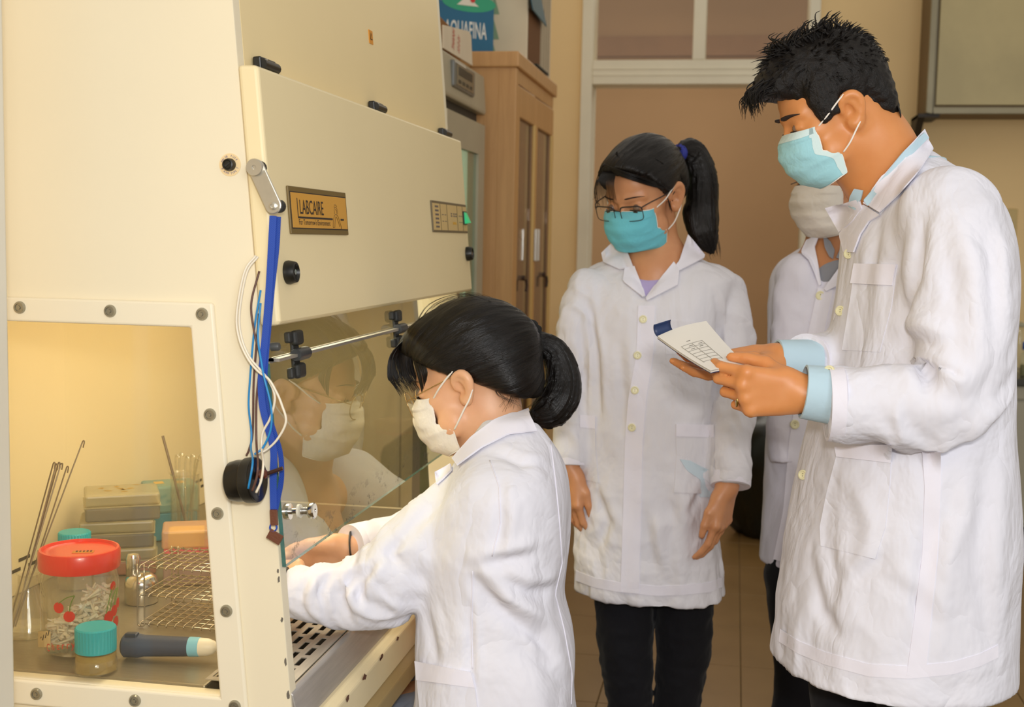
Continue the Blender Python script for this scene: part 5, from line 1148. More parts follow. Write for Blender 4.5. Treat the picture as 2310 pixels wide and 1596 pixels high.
# ================================================================== standing girl
def RG(px, py, d, a, b, az, n=2.4):
    """coat section centred at a picture point; az as for heads"""
    c = D(px, py, d); r = ray(px, 500); ang = math.atan2(r[1], r[0])-PI/2+math.radians(-az)      # width axis lies along picture right when az = 0
    return (c, a, b, ang, n)
def bbox(pts, m=.12): P = np.array(pts); return P.min(0)-m, P.max(0)+m
def ring_z(rg): return [q[0][2] for q in rg]
def build_girl():
    d0 = 2.75; az, pt = 33, 24; px, py = 1456, 448; R = frame_at(px, az, pt); o = D(px, py, d0); L = lambda a, b, c: o+R@np.array([a, b, c])
    base = np.array([D(1470, 900, d0+.02)[0], D(1470, 900, d0+.02)[1], 0.0])
    handL = D(1640, 1098, 2.63); handR = D(1285, 1052, 2.73)
    # ---- body
    lo, hi = bbox([L(0, 0, .16), base, handL, handR, L(0, .15, 0)], .14); hi[2] = o[2]+.16; lo[2] = -.002
    Fb = Field(lo, hi, .0034); add_head(Fb, o, R, .97, (1, -1))
    nb = D(1484, 590, d0+.025); Fb.cone(L(0, -.022, -.035), nb, .047, .050, .02); Fb.cone(nb, D(1480, 660, d0+.03), .050, .07, .03)
    Fb.chain([D(1480, 625, d0+.03), D(1465, 900, d0+.03), D(1465, 1050, d0+.03)], [.085, .08, .09], .03)
    shL, shR = D(1618, 690, d0+.01), D(1338, 690, d0+.02); Fb.cone(D(1480, 660, d0+.03), D(1610, 680, d0+.01), .045, .03, .03); Fb.cone(D(1480, 660, d0+.03), D(1345, 680, d0+.02), .045, .03, .03)
    armL = [shL, D(1657, 860, 2.72), handL]; armR = [shR, D(1288, 850, 2.77), handR]
    Fb.chain(armL, [.034, .030, .026], .015); Fb.chain(armR, [.034, .030, .026], .015)
    hl = [D(1545, 1300, 2.77), D(1540, 1480, 2.77)]; 
    for x in (1405, 1545):
        hp = D(x, 1060, d0+.03); kn = D(x+(10 if x < 1450 else -14), 1530, d0+.02); ft = np.array([*D(x+(12 if x < 1450 else -16), 1596, d0+.03)[:2], .05]); Fb.chain([hp, kn, ft], [.05, .030, .026], .03)
    dn = np.array([0, 0, -1.]); r_ = RT
    dL = dn*.97-RT*.16-FW*.03
    tp = add_hand(Fb, handL+dn*.004, dL, -RT*.80+FW*.55, -RT*.66-FW*.75, [(10, 18, 12), (12, 22, 15), (14, 26, 16), (16, 28, 16)], .93, thumb=[(.84, .42, .18), (.97, .10, .12), (.98, .0, .08)], spread=.02)
    add_hand(Fb, handR+dn*.004, dn+RT*.08-FW*.05, RT*.8+FW*.5, RT*.5-FW*.8, [(14, 24, 15)]*4, .93, thumb=[(.84, .42, .2), (.95, .12, .15), (.97, .02, .1)], spread=.02)
    V, Q = Fb.mesh(); V = relax(V, Q, 1, .4); person = mesh_obj('person', V, Q, M_skinB, None, base)
    tag(person, 'person in white lab coat, glasses and turquoise mask standing with arms hanging', 'person', 'people in white lab coats'); nails(tp[:1]+tp[4:], M_nail, person, .93)
    # ---- T-shirt
    Ft = Field(D(1400, 720, 2.8)-.1, D(1560, 540, 2.8)+.1, .004); ft_az = 12
    Ft.rings([RG(1470, 760, d0+.02, .08, .075, ft_az), RG(1472, 700, d0+.02, .085, .090, ft_az), RG(1474, 650, d0+.022, .085, .086, ft_az), RG(1478, 612, d0+.025, .080, .066, ft_az), RG(1480, 590, d0+.03, .066, .046, ft_az)], .01, .008)
    V, Q = Ft.mesh(); mesh_obj('t_shirt', V, Q, M_lav, person)
    # ---- trousers
    Ftr = Field(*bbox([D(1340, 1200, d0), D(1640, 1200, d0), base], .16), .006)
    for s, x in ((0, 1408), (1, 1543)):
        Ftr.chain([D(x, 1150, d0+.03), D(x, 1350, d0+.02), D(x-2 if s else x+4, 1480, d0+.015), D(x-16 if s else x+12, 1596, d0+.02), np.array([*D(x-16 if s else x+14, 1596, d0+.03)[:2], .05])], [.078, .0655, .058, .049, .048], .006)
    V, Q = Ftr.mesh(); N = vnormals(V, Q); V = drape(V, N, .0035, (14, 14, 26), 3); V = drape(V, N, .003, (30, 30, 40), 8); mesh_obj('trousers', V, Q, M_trous, person)
    for x in (1418, 1530):
        kn = D(x, 1530, d0+.02); Fs = Field((kn[0]-.07, kn[1]-.2, 0.001), (kn[0]+.07, kn[1]+.12, .13), .005); Fs.cone((kn[0], kn[1]-.12, .036), (kn[0], kn[1]+.04, .042), .034, .038, .01); Fs.half((0, 0, .004), (0, 0, -1), .004); V, Q = Fs.mesh(); mesh_obj('shoe', V, Q, M_shoe, person)
    # ---- coat
    az_b = 10
    rg = [RG(1466, 1390, d0+.02, .168, .129, az_b), RG(1466, 1338, d0+.02, .166, .128, az_b), RG(1460, 1240, d0+.02, .163, .125, az_b), RG(1456, 1120, d0+.02, .157, .12, az_b), RG(1458, 1000, d0+.02, .152, .115, az_b), RG(1462, 880, d0+.02, .150, .112, az_b), RG(1466, 780, d0+.02, .155, .114, az_b),
          RG(1474, 700, d0+.02, .160, .112, az_b), RG(1478, 650, d0+.025, .170, .10, az_b), RG(1480, 622, d0+.03, .172, .085, az_b), RG(1482, 598, d0+.035, .140, .070, az_b), RG(1483, 585, d0+.037, .105, .063, az_b), RG(1484, 572, d0+.04, .074, .056, az_b, 2.1)]
    slL = [D(1628, 658, d0+.02), D(1650, 740, d0), D(1655, 870, 2.74), D(1652, 980, 2.675), D(1648, 1096, 2.635)]; rL = [.052, .0475, .0455, .0425, .0405]
    slR = [D(1330, 658, d0+.02), D(1306, 740, d0+.01), D(1296, 850, 2.77), D(1286, 950, 2.75), D(1286, 1052, 2.73)]; rR = [.052, .047, .044, .0405, .037]
    lo, hi = bbox([q[0] for q in rg]+slL+slR, .17); Fc = Field(lo, hi, .0046); Fc.rings(rg, .01, .006)
    Fc.half(D(1466, 1334, d0+.02), (0, 0, -1), .002); Fc.chain(slL, rL, .010, cut=True); Fc.chain(slR, rR, .010, cut=True)
    # open neck: carve the V
    Fc.cone(nb+np.array([0, 0, .06]), D(1468, 600, d0-.03), .050, .040, .01, 's'); Fc.cone(D(1466, 590, d0-.05), D(1456, 655, d0-.075), .050, .016, .01, 's')
    V, Q = Fc.mesh(); V = relax(V, Q, 2, .5); N = vnormals(V, Q); z = V[:, 2]
    low = np.clip((1.0-z)/.45, 0, 1); V = drape(V, N, .0075, (10, 10, 2.4), 2, .25+.75*low, False); V = drape(V, N, .0075, (15, 15, 9), 5, .35+.65*low); V = drape(V, N, .0038, (34, 34, 22), 6, .3+.7*low)
    V = sleeve_wrinkle(V, N, slL, rL, [.002, .004, .005, .004, .001], 26, 4); V = sleeve_wrinkle(V, N, slR, rR, [.002, .004, .005, .004, .001], 26, 7)
    coat = mesh_obj('lab_coat', V, Q, M_coat2, person); bv = bvh_of(coat)
    fl_ = [([(1322, 660), (1345, 800), (1352, 960)], .012, .006), ([(1612, 660), (1622, 780), (1612, 900)], .012, .009), ([(1395, 760), (1408, 900), (1402, 1000)], .016, .004), ([(1340, 1100), (1372, 1180), (1345, 1250)], .014, .005), ([(1455, 1150), (1465, 1230), (1480, 1300)], .015, .005),
           ([(1560, 780), (1590, 860), (1610, 950)], .013, .005), ([(1545, 1180), (1575, 1120), (1605, 1090)], .012, .004), ([(1500, 1080), (1520, 1180), (1500, 1300)], .02, .005), ([(1310, 700), (1318, 850), (1312, 960)], .012, .006), ([(1580, 1250), (1600, 1200), (1612, 1140)], .012, .004)]
    N = vnormals(V, Q)
    for pts, w, a in fl_:
        P = [hit(bv, *p) for p in pts]
        if all(x is not None for x in P): V = crease(V, N, [x[0] for x in P], w, a)
    coat.data.vertices.foreach_set('co', (V-ORG[coat.name]).astype(np.float32).ravel()); coat.data.update(); bv = bvh_of(coat)
    # placket, hem, cuffs, pockets, buttons
    cloth_patch(bv, [(1440, 690), (1436, 800), (1418, 900), (1410, 1000), (1406, 1150), (1403, 1250), (1400, 1336)], [(1478, 690), (1474, 800), (1458, 900), (1450, 1000), (1447, 1150), (1444, 1250), (1442, 1340)], 'placket', M_coatp, coat, 6, 40, .0022, .003)
    pk = cloth_patch(bv, [(1524, 958), (1525, 1030), (1520, 1112)], [(1610, 960), (1611, 1030), (1607, 1115)], 'pocket', M_coat2, coat, 14, 18, .002, .003)
    cloth_patch(bv, [(1524, 957), (1524, 985)], [(1610, 959), (1610, 987)], 'pocket_band', M_coatp, pk or coat, 14, 5, .0042, .002)
    pk = cloth_patch(bv, [(1308, 938), (1306, 1000), (1310, 1080)], [(1343, 940), (1344, 1010), (1350, 1090)], 'pocket', M_coat2, coat, 10, 18, .002, .003)
    cloth_patch(bv, [(1308, 937), (1308, 965)], [(1343, 939), (1343, 968)], 'pocket_band', M_coatp, pk or coat, 10, 5, .0042, .002)
    cloth_patch(bv, [(1500, 722), (1502, 800)], [(1568, 725), (1566, 800)], 'chest_pocket', M_coat2, coat, 10, 10, .0012, .002)
    cloth_patch(bv, [(1532, 1036), (1548, 1062), (1580, 1084), (1578, 1122)], [(1556, 1040), (1578, 1052), (1604, 1064), (1600, 1122)], 'coat_stain', cloth_mat('stain_blue', '#ccdde8', .3), coat, 8, 14, .0032, .0008)
    for x, y in ((1451, 721), (1438, 802), (1432, 881), (1426, 965)): button(bv, x, y, M_button, coat, .0088, .0035)
    for s, (p, q, r) in enumerate(((slL[-1], slL[-2], rL[-1]), (slR[-1], slR[-2], rR[-1]))):
        ax = (q-p)/np.linalg.norm(q-p); MB().lathe([(r+.0012, -.001), (r+.0022, .001), (r+.0028, .024), (r+.0008, .0255)], p, ax, 40).build('cuff', M_coatp, coat, smooth=50)
    bvn = bvh_of(coat, person)
    # collar and lapels
    cloth_patch(bvn, [(1403, 543), (1420, 572), (1432, 606)], [(1360, 577), (1364, 596), (1400, 612)], 'collar', M_coatp, coat, 12, 14, .008, .003, lambda u, v: .006*(1-u)*(1-v))
    cloth_patch(bvn, [(1432, 604), (1446, 640), (1456, 672)], [(1409, 609), (1405, 638), (1450, 674)], 'lapel', M_coatp, coat, 10, 14, .007, .003)
    cloth_patch(bvn, [(1545, 540), (1530, 590), (1516, 620)], [(1560, 548), (1590, 585), (1532, 615)], 'collar', M_coatp, coat, 12, 14, .008, .003, lambda u, v: .006*(1-u)*(1-v))
    cloth_patch(bvn, [(1520, 594), (1494, 626), (1458, 676)], [(1533, 612), (1530, 646), (1460, 682)], 'lapel', M_coatp, coat, 10, 14, .007, .003)
    # ---- mask, eyes, glasses
    mask_part(person, o, R, M_maskb, .97, M_loop, droop=-.010)
    cloth_patch(bv, [(1298, 1310), (1340, 1326), (1400, 1337), (1480, 1345), (1540, 1343), (1600, 1337), (1632, 1324)], [(1300, 1288), (1340, 1304), (1400, 1315), (1480, 1323), (1540, 1321), (1600, 1315), (1630, 1302)], 'hem', M_coatp, coat, 4, 60, .0012, .002)
    fac(person, L, M_lash)
    G = glass_mat('spectacle_lens', (1, 1, 1), .05); gl = tg = None
    M_fr_ = mat('spectacle_dark', '#2a201c', .35); fr_ = MB()
    zc_ = .009
    def rect_lens(q):
        pts = []; w, h = .026, .0165
        for k in range(28):
            a = 2*PI*k/28; ca, sa = math.cos(a), math.sin(a); e = .45; x = w*np.sign(ca)*abs(ca)**e; y = h*np.sign(sa)*abs(sa)**e
            pts.append(L(q*.034+x, .113-.25*max(0, abs(q*.034+x)-.03), zc_+y))
        return pts
    gls = None
    for q in (1, -1):
        pts = rect_lens(q); b = MB(); b.tube(pts+[pts[0]], .0009, 6, cap=False)
        b.tube(catmull([L(q*.060, .106, zc_+.013), L(q*.070, .085, zc_+.016), L(q*.077, .03, .022), L(q*.080, -.008, .026)], 5), .0013, 6)
        if gls is None: b.tube(catmull([L(.009, .113, zc_+.006), L(0, .117, zc_+.009), L(-.009, .113, zc_+.006)], 5), .0011, 6)
        ob = b.build('glasses' if gls is None else 'rim', M_fr_, person if gls is None else gls, smooth=180)
        if gls is None: gls = ob
        ln = MB(); ln.raw(pts, [tuple(range(len(pts)))]); ln.build('lens', G, gls)
        up_ = MB(); up_.tube(pts[1:14], .0016, 6); up_.build('brow_bar', M_fr_, gls, smooth=180)
    # ---- hair
    tie = D(1533, 345, d0+.045); tail = [tie+np.array([.004, .0, .006]), D(1560, 345, d0+.07), D(1583, 400, d0+.075), D(1584, 470, d0+.07), D(1590, 530, d0+.065), D(1606, 568, d0+.06)]; tr_ = [.014, .030, .034, .036, .030, .006]
    lo, hi = bbox([L(0, 0, .15), L(0, -.12, -.08), L(0, .12, 0), *tail], .09); Fh = Field(lo, hi, .0032)
    Fh.ell(L(0, -.014, .056), (.083, .103, .083), R, .01); Fh.ell(L(-.0, -.06, .02), (.075, .055, .07), R, .02); Fh.ell(L(0, .05, .088), (.06, .05, .035), R, .02)
    for q in (1, -1): Fh.ell(L(q*.062, .020, .045), (.022, .045, .040), R, .02)
    Fh.half(L(0, .03, .030), R@np.array([0, .74, -.68]), .012); Fh.ell(L(0, .10, .028), (.062, .05, .050), R, .012, 's'); Fh.half(L(0, 0, -.055), R@np.array([0, 0, -1]), .01)
    Vc, Qc = Fh.mesh(); Nc = vnormals(Vc, Qc); at = flow_attr(Vc, L(0, -.01, .04), R, tie); Vc = Vc+Nc*(vnoise(at*.55, 3)*.0018)[:, None]
    hair = mesh_obj('hair', Vc, Qc, M_hair, person, attr=at)
    Fp = Field(*bbox(tail, .07), .0032); Fp.chain(tail, tr_, .01); Fp.chain([D(1560, 480, d0+.06), D(1572, 520, d0+.055), D(1580, 548, d0+.05)], [.02, .018, .006], .015); V, Q = Fp.mesh(); N = vnormals(V, Q); at = chain_attr(V, tail); V = V+N*(vnoise(at*.6, 5)*.0025)[:, None]; mesh_obj('ponytail', V, Q, M_hair, hair, attr=at)
    b = MB(); t_ = (tail[1]-tie); t_ /= np.linalg.norm(t_); b.lathe([(.015, -.008), (.0195, -.005), (.0205, .001), (.0195, .006), (.015, .008)], tie, t_, 24); b.build('hair_tie', mat('tie_blue', '#27308a', .7, bump=.4, bscale=250), hair, smooth=180)
    rn = random.Random(4); lst = []
    for k in range(90):   # swept front hair
        q = rn.random(); p = rn.random(); lst.append(([L(.030-.01*q, .080, .112-.01*q), L(-.008-.012*p, .096, .104-.012*q), L(-.045-.01*p, .082, .084-.014*q), L(-.069, .056, .062-.014*q), L(-.081, .022, .044-.014*q)], .0012, .0005))
    for k in range(30):   # far-side front hair
        q = rn.random(); lst.append(([L(.030, .080, .112-.008*q), L(.050, .080, .094-.010*q), L(.066, .060, .066-.012*q), L(.076, .035, .045)], .0014, .0006))
    for k in range(44):   # thin see-through fringe
        x = .054-k*.00135; q = rn.random(); lst.append(([L(x*.6, .088, .098), L(x*.85, .108, .075), L(x+.002*q, .110, .045), L(x*1.08+.006*q, .106, .018+.03*q)], .0008, .0002))
    for k in range(8): # strand hanging at the far temple
        q = rn.random(); lst.append(([L(.040+.012*q, .078, .095), L(.058+.010*q, .086, .06), L(.066+.010*q, .082, .03), L(.064+.012*rn.random(), .080, .004+.02*q)], .0006, .0003))
    for k in range(14):
        q = rn.random(); s_ = 1 if k % 2 else -1; a = q*1.2; lst.append(([L(s_*.03*q, .07-.05*q, .128), L(s_*(.05+.03*q), .02, .115-.03*q), L(s_*.080, -.03*q, .07-.03*q), L(s_*.081, -.05, .04-.04*q)], .0007, .0004))
    for k in range(70):
        q = rn.random(); off = np.clip(np.array([rn.gauss(0, .014), rn.gauss(0, .012), rn.gauss(0, .006)]), -.022, .022); lst.append(([tail[1]+off*.7, tail[2]+off*1.2, tail[3]+off*1.4, tail[4]+off*1.3, tail[5]+off*.9+np.array([0, 0, -.012*q])], .0012, .0003))
    for k in range(16): lst.append(([L(-.07, .045, .045+.003*k*.3), L(-.076, .030, .02), L(-.077+.003*rn.random(), .020+.006*rn.random(), -.006-.02*rn.random())], .0010, .0003))
    strands(lst, 'loose_locks', M_hair, hair)
    return person
def fac(person, L, m, sides=(1, -1), sc=1.0, bw=1.0):
    """eyes with lids, lashes and brows"""
    for q in sides:
        b = MB(); c = L(q*.032, .0835, .0120); b.sphere(c, .0092*sc, 14); e = b.build('eye', mat('eye_white', '#7d6455', .25), person, smooth=180)
        b = MB(); b.tube(catmull([L(q*.019, .0925, .0095), L(q*.026, .0965, .0108), L(q*.034, .0965, .0105), L(q*.044, .0915, .0075), L(q*.048, .088, .006)], 4), [.0013]*17, 6); b.build('eyelashes', m, e, smooth=180)
        b = MB(); b.tube(catmull([L(q*.024, .0945, .0070), L(q*.031, .0958, .0060), L(q*.039, .0940, .0065)], 4), .0031, 8); b.build('iris', mat('iris_dark', '#1a0f0a', .15), e, smooth=180)
        b = MB(); b.tube(catmull([L(q*.015, .0975, .0365), L(q*.026, .0965, .0385), L(q*.040, .0885, .0385), L(q*.052, .075, .0345)], 5), [v*bw for v in (.0022, .0030, .0034, .0036, .0036, .0034, .0034, .0032, .0030, .0028, .0026, .0022, .0018, .0014, .001, .0006)], 6, flat=.45); b.build('eyebrow', mat('brow_hair', '#2a1a12', .7), person, smooth=180)
# ================================================================== standing man with the booklet
def spikes(lst_fn, n, seed): 
    rn = random.Random(seed); return [lst_fn(rn, k) for k in range(n)]
def build_man():
    az, pt = 74, 27; px, py = 1889, 262; dh = 2.0; sc = .875; R = frame_at(px, az, pt); o = D(px, py, dh); L = lambda a, b, c: o+R@(np.array([a, b, c])*sc)
    bx = D(2050, 900, 2.0); base = np.array([bx[0], bx[1], 0.0]); azb = 62
    wl, wr = D(1812, 888, 1.845), D(1752, 812, 2.03)
    lo, hi = bbox([L(0, 0, .16), base, wl, wr, D(2240, 500, 1.9), D(2060, 500, 2.25), D(1590, 830, 1.95)], .10); hi[2] = o[2]+.17; lo[2] = -.002
    Fb = Field(lo, hi, .0034); add_head(Fb, o, R, sc, (1, -1), 1.06)
    nb = D(2018, 408, 2.035); Fb.chain([L(0, -.030, -.030), L(0, -.046, -.085), nb], [.056, .056, .058], .025); Fb.cone(L(0, .0, -.055), D(1975, 425, 2.02), .043, .046, .03)
    Fb.chain([nb, D(2080, 640, 2.03), D(2040, 1100, 2.03)], [.052, .09, .09], .03)
    shl, shr = D(2150, 520, 1.90), D(2030, 520, 2.17); nl = D(2050, 520, 2.03); Fb.cone(nl, shl, .06, .04, .03); Fb.cone(nl, shr, .06, .04, .03)
    Fb.chain([shl, D(2160, 890, 1.82), wl], [.042, .038, .028], .015); Fb.chain([shr, D(2010, 850, 2.2), wr], [.042, .038, .028], .015)
    for x, d_ in ((1955, 2.12), (2090, 1.98)):
        hp = D(x+30, 1150, d_); kn = D(x+5, 1640, d_); ft = np.array([kn[0], kn[1], .05]); Fb.chain([hp, kn, ft], [.07, .05, .035], .03)
    lf = -RT; dp = FW; up_ = np.array([0, 0, 1.])
    tp = add_hand(Fb, wl+lf*.004, lf+up_*.02-dp*.05, dp*.93+up_*.18, up_*.9-dp*.18, [(44, 34, 24), (52, 46, 30), (58, 52, 30), (62, 54, 30)], .98, thumb=[(.62, .42, .62), (.9, .12, .45), (.95, -.02, .35)], spread=.02)
    tq = add_hand(Fb, wr, lf*.96-up_*.12-dp*.14, up_*.86-dp*.42, -dp*.45+up_*.4+lf*.05, [(8, 14, 10), (6, 16, 12), (8, 20, 14), (10, 24, 16)], .98, thumb=[(.75, .35, .55), (.95, .10, .25), (.98, .0, .1)], spread=.03)
    V, Q = Fb.mesh(); V = relax(V, Q, 1, .4); person = mesh_obj('person', V, Q, M_skinC, None, base)
    tag(person, 'tall short-haired person in white lab coat holding a booklet in both hands', 'person', 'people in white lab coats'); nails(tq[:4], M_nail, person, .98)
    # ---- light blue shirt: collar ring, chest and cuffs
    Fs = Field(*bbox([D(1900, 560, 2.0), D(2100, 300, 2.0), D(2000, 560, 2.1)], .10), .0042)
    Fs.rings([RG(2040, 480, 2.03, .09, .070, azb), RG(2028, 440, 2.03, .080, .074, azb), RG(2024, 395, 2.03, .074, .078, azb, 2.0), RG(2030, 355, 2.033, .071, .075, azb, 2.0)], .01, .006)
    V, Q = Fs.mesh(); shirt = mesh_obj('shirt', V, Q, M_lbshirt, person)
    for (p, q, r0, r1) in ((D(1880, 893, 1.842), D(1812, 884, 1.845), .043, .0405), (D(1840, 818, 2.045), D(1752, 812, 2.035), .038, .033)):
        ax = q-p; Lc = np.linalg.norm(ax); ax /= Lc; MB().lathe([(r0, 0), (r0, .004), (r1, Lc-.004), (r1, Lc), (r1-.003, Lc+.001), (r1-.004, Lc-.01), (r1-.004, .004)], p, ax, 40).build('shirt_cuff', M_lbshirt, shirt, smooth=50)
    # ---- trousers and shoes
    Ft = Field(*bbox([D(1880, 1300, 2.15), D(2200, 1300, 1.95), base], .16), .006)
    for x, d_ in ((1935, 2.10), (2095, 1.96)):
        kn = D(x+2, 1640, d_); Ft.chain([D(x+20, 1200, d_), D(x+5, 1450, d_), kn, np.array([kn[0]+.02, kn[1], .072])], [.105, .090, .078, .066], .02)
    V, Q = Ft.mesh(); N = vnormals(V, Q); V = drape(V, N, .004, (12, 12, 6), 3); mesh_obj('trousers', V, Q, M_trous, person)
    for x, d_ in ((1935, 2.10), (2095, 1.96)):
        kn = D(x+2, 1640, d_); c = np.array([kn[0]+.02, kn[1], 0]); h = frame_at(2000, azb, 0)[:, 1]; F_ = Field(c-.2, c+.2, .005); F_.cone(c+h*.13+up_*.038, c-h*.06+up_*.045, .038, .042, .01); F_.half((0, 0, .004), (0, 0, -1), .004); V, Q = F_.mesh(); mesh_obj('shoe', V, Q, M_shoe, person)
    # ---- coat
    def A(xl, xr, y, d, ratio, n=2.4, az_=azb):
        hw = (xr-xl)/2*d/F; al = math.radians(az_); b = hw/math.sqrt((ratio*math.cos(al))**2+math.sin(al)**2); return RG((xl+xr)/2, y, d, b*ratio, b, az_, n)
    rg = [A(1752, 2264, 1570, 2.02, 1.12), A(1756, 2262, 1512, 2.02, 1.12), A(1768, 2266, 1350, 2.02, 1.14), A(1790, 2274, 1200, 2.02, 1.18), A(1818, 2268, 1050, 2.02, 1.25), A(1846, 2262, 930, 2.02, 1.3), A(1876, 2264, 780, 2.02, 1.38), A(1900, 2272, 640, 2.02, 1.45), A(1908, 2264, 540, 2.02, 1.5),
          A(1925, 2240, 460, 2.02, 1.55), A(1945, 2195, 412, 2.025, 1.55), A(1962, 2140, 372, 2.03, 1.35), A(1975, 2098, 338, 2.035, 1.05, 2.1)]
    sl = [D(2140, 492, 1.885), D(2162, 600, 1.845), D(2170, 740, 1.825), D(2162, 862, 1.82), D(2095, 915, 1.82), D(2000, 915, 1.83), D(1868, 912, 1.84)]; rl = [.078, .076, .070, .066, .062, .056, .0535]
    sr = [D(2030, 490, 2.17), D(2015, 700, 2.2), D(1990, 830, 2.2), D(1900, 830, 2.12), D(1815, 818, 2.04)]; rr = [.075, .066, .06, .052, .046]
    lo, hi = bbox([q[0] for q in rg]+sl+sr, .20); lo[2] = rg[0][0][2]-.03; Fc = Field(lo, hi, .0046); Fc.rings(rg, .01, .006); Fc.half(D(2010, 1498, 2.02), (0, 0, -1), .002); Fc.chain(sr, rr, .02, cut=True); Fc.chain(sl, rl, .014, cut=True)
    Fc.chain([L(0, -.03, -.02), L(0, -.040, -.075), D(2000, 392, 2.03)], [.056, .056, .054], .008, 's'); Fc.cone(D(1965, 395, 1.99), D(1935, 452, 1.965), .048, .016, .012, 's')
    V, Q = Fc.mesh(); V = relax(V, Q, 2, .5); N = vnormals(V, Q); z = V[:, 2]; fr = -((V-bx)@RT)   # picture-left side is the coat front
    low = np.clip((1.0-z)/.5, 0, 1); fm = np.clip(fr/.12, 0, 1)
    V = drape(V, N, .007, (8, 8, 1.9), 12, .3+.7*low, False); V = drape(V, N, .0085, (13, 13, 9), 15, .15+.85*fm*low); V = drape(V, N, .0050, (30, 30, 20), 16, .12+.88*fm*low)
    V = sleeve_wrinkle(V, N, sl, rl, [.002, .004, .005, .008, .008, .005, .001], 17, 14); V = sleeve_wrinkle(V, N, sr, rr, [.002, .003, .003, .005, .001], 20, 17)
    coat = mesh_obj('lab_coat', V, Q, M_coat, person); bv = bvh_of(coat); N = vnormals(V, Q)
    for pts, w, a in (([(2085, 470), (2062, 620), (2046, 760)], .018, .010), ([(2120, 470), (2145, 620), (2165, 800)], .02, .005), ([(2030, 775), (2080, 772), (2130, 795)], .018, .007), ([(2045, 800), (2095, 845), (2090, 895)], .016, .006), ([(2225, 500), (2240, 640), (2245, 800)], .016, .005),
                      ([(1990, 480), (1960, 620), (1950, 760)], .02, .006), ([(1930, 820), (1900, 870), (1935, 900)], .012, .004), ([(2040, 520), (2010, 620), (2000, 700)], .018, .005), ([(1900, 1100), (1930, 1180), (1920, 1260)], .016, .005), ([(1860, 1180), (1880, 1300), (1860, 1420)], .018, .005),
                      ([(1925, 1320), (1960, 1280), (2000, 1250)], .014, .004), ([(2090, 950), (2095, 1200), (2080, 1500)], .022, .004), ([(2180, 960), (2140, 1150), (2080, 1300)], .02, .004), ([(2235, 1000), (2210, 1250), (2230, 1480)], .022, .005), ([(1990, 1300), (2060, 1350), (2120, 1420)], .018, .003), ([(1830, 1250), (1850, 1380), (1900, 1440)], .016, .005)):
        P = [hit(bv, *p) for p in pts]
        if all(x is not None for x in P): V = crease(V, N, [x[0] for x in P], w, a)
    coat.data.vertices.foreach_set('co', (V-ORG[coat.name]).astype(np.float32).ravel()); coat.data.update(); bv = bvh_of(coat)
    pk = cloth_patch(bv, [(1930, 596), (1918, 680), (1900, 790)], [(2024, 598), (2012, 690), (1985, 795)], 'chest_pocket', M_coat, coat, 14, 18, .0010, .002)
    cloth_patch(bv, [(1930, 595), (1922, 640)], [(2024, 597), (2016, 645)], 'pocket_band', M_coatp, pk or coat, 12, 5, .0040, .002)
    pk = cloth_patch(bv, [(1892, 1012), (1866, 1110), (1850, 1190), (1852, 1232)], [(2012, 1006), (2008, 1090), (1998, 1190), (1975, 1262)], 'side_pocket', M_coat, coat, 16, 22, .0012, .002)
    cloth_patch(bv, [(1886, 1010), (1890, 1032)], [(2012, 1004), (2012, 1046)], 'pocket_band', M_coatp, pk or coat, 14, 5, .0040, .002)
    cloth_patch(bv, [(2080, 1020), (2086, 1100), (2080, 1250), (2062, 1400), (2045, 1525)], [(2122, 1020), (2122, 1100), (2115, 1250), (2100, 1400), (2088, 1525)], 'side_seam_panel', M_coatp, coat, 6, 40, .0012, .002)
    cloth_patch(bv, [(1757, 1448), (1800, 1475), (1860, 1500), (1960, 1527), (2050, 1532), (2150, 1522), (2210, 1504), (2252, 1484)], [(1760, 1420), (1802, 1447), (1862, 1472), (1960, 1499), (2050, 1504), (2150, 1494), (2210, 1476), (2252, 1456)], 'hem', M_coatp, coat, 4, 60, .0012, .002)
    for x, y in ((1916, 573), (1897, 702), (1872, 838), (1813, 1072)): button(bv, x, y, M_button, coat, .0085, .002)
    for p, q, r in ((sl[-1], sl[-2], rl[-1]), (sr[-1], sr[-2], rr[-1])):
        ax = (q-p)/np.linalg.norm(q-p); MB().lathe([(r-.004, .0), (r+.0016, -.001), (r+.0022, .001), (r+.0024, .020), (r+.0006, .0215)], p, ax, 44).build('cuff', M_coatp, coat, smooth=50)
    bvn = bvh_of(coat, person, shirt)
    cloth_patch(bvn, [(2084, 306), (2040, 350), (1988, 410), (1950, 462)], [(2106, 342), (2070, 400), (2030, 445), (1987, 484)], 'collar', M_coatp, coat, 14, 24, .008, .003, lambda u, v: .008*(1-u)*(1-v))
    cloth_patch(bvn, [(1944, 448), (1912, 458), (1870, 470)], [(1952, 470), (1930, 500), (1901, 524)], 'collar', M_coatp, coat, 12, 12, .007, .003)
    cloth_patch(bvn, [(1952, 462), (1925, 490), (1898, 530), (1908, 570)], [(1990, 486), (1965, 500), (1945, 530), (1930, 570)], 'lapel', M_coatp, coat, 10, 16, .005, .003)
    cloth_patch(bvn, [(2078, 300), (2030, 345), (1975, 415), (1946, 450)], [(2088, 312), (2044, 356), (1990, 420), (1955, 462)], 'shirt_collar', M_lbshirt, shirt, 5, 20, .010, .003)
    cloth_patch(bvn, [(1930, 424), (1922, 440), (1918, 462)], [(1950, 428), (1946, 446), (1934, 470)], 'shirt_collar', M_lbshirt, shirt, 6, 10, .006, .003)
    mask_part(person, o, R, M_maskb2, sc, M_loop, bow=.026, droop=.004, band=cloth_mat('mask_band_pale', '#cfe4e4', .1, csc=40))
    fac(person, L, M_lash, bw=1.7)
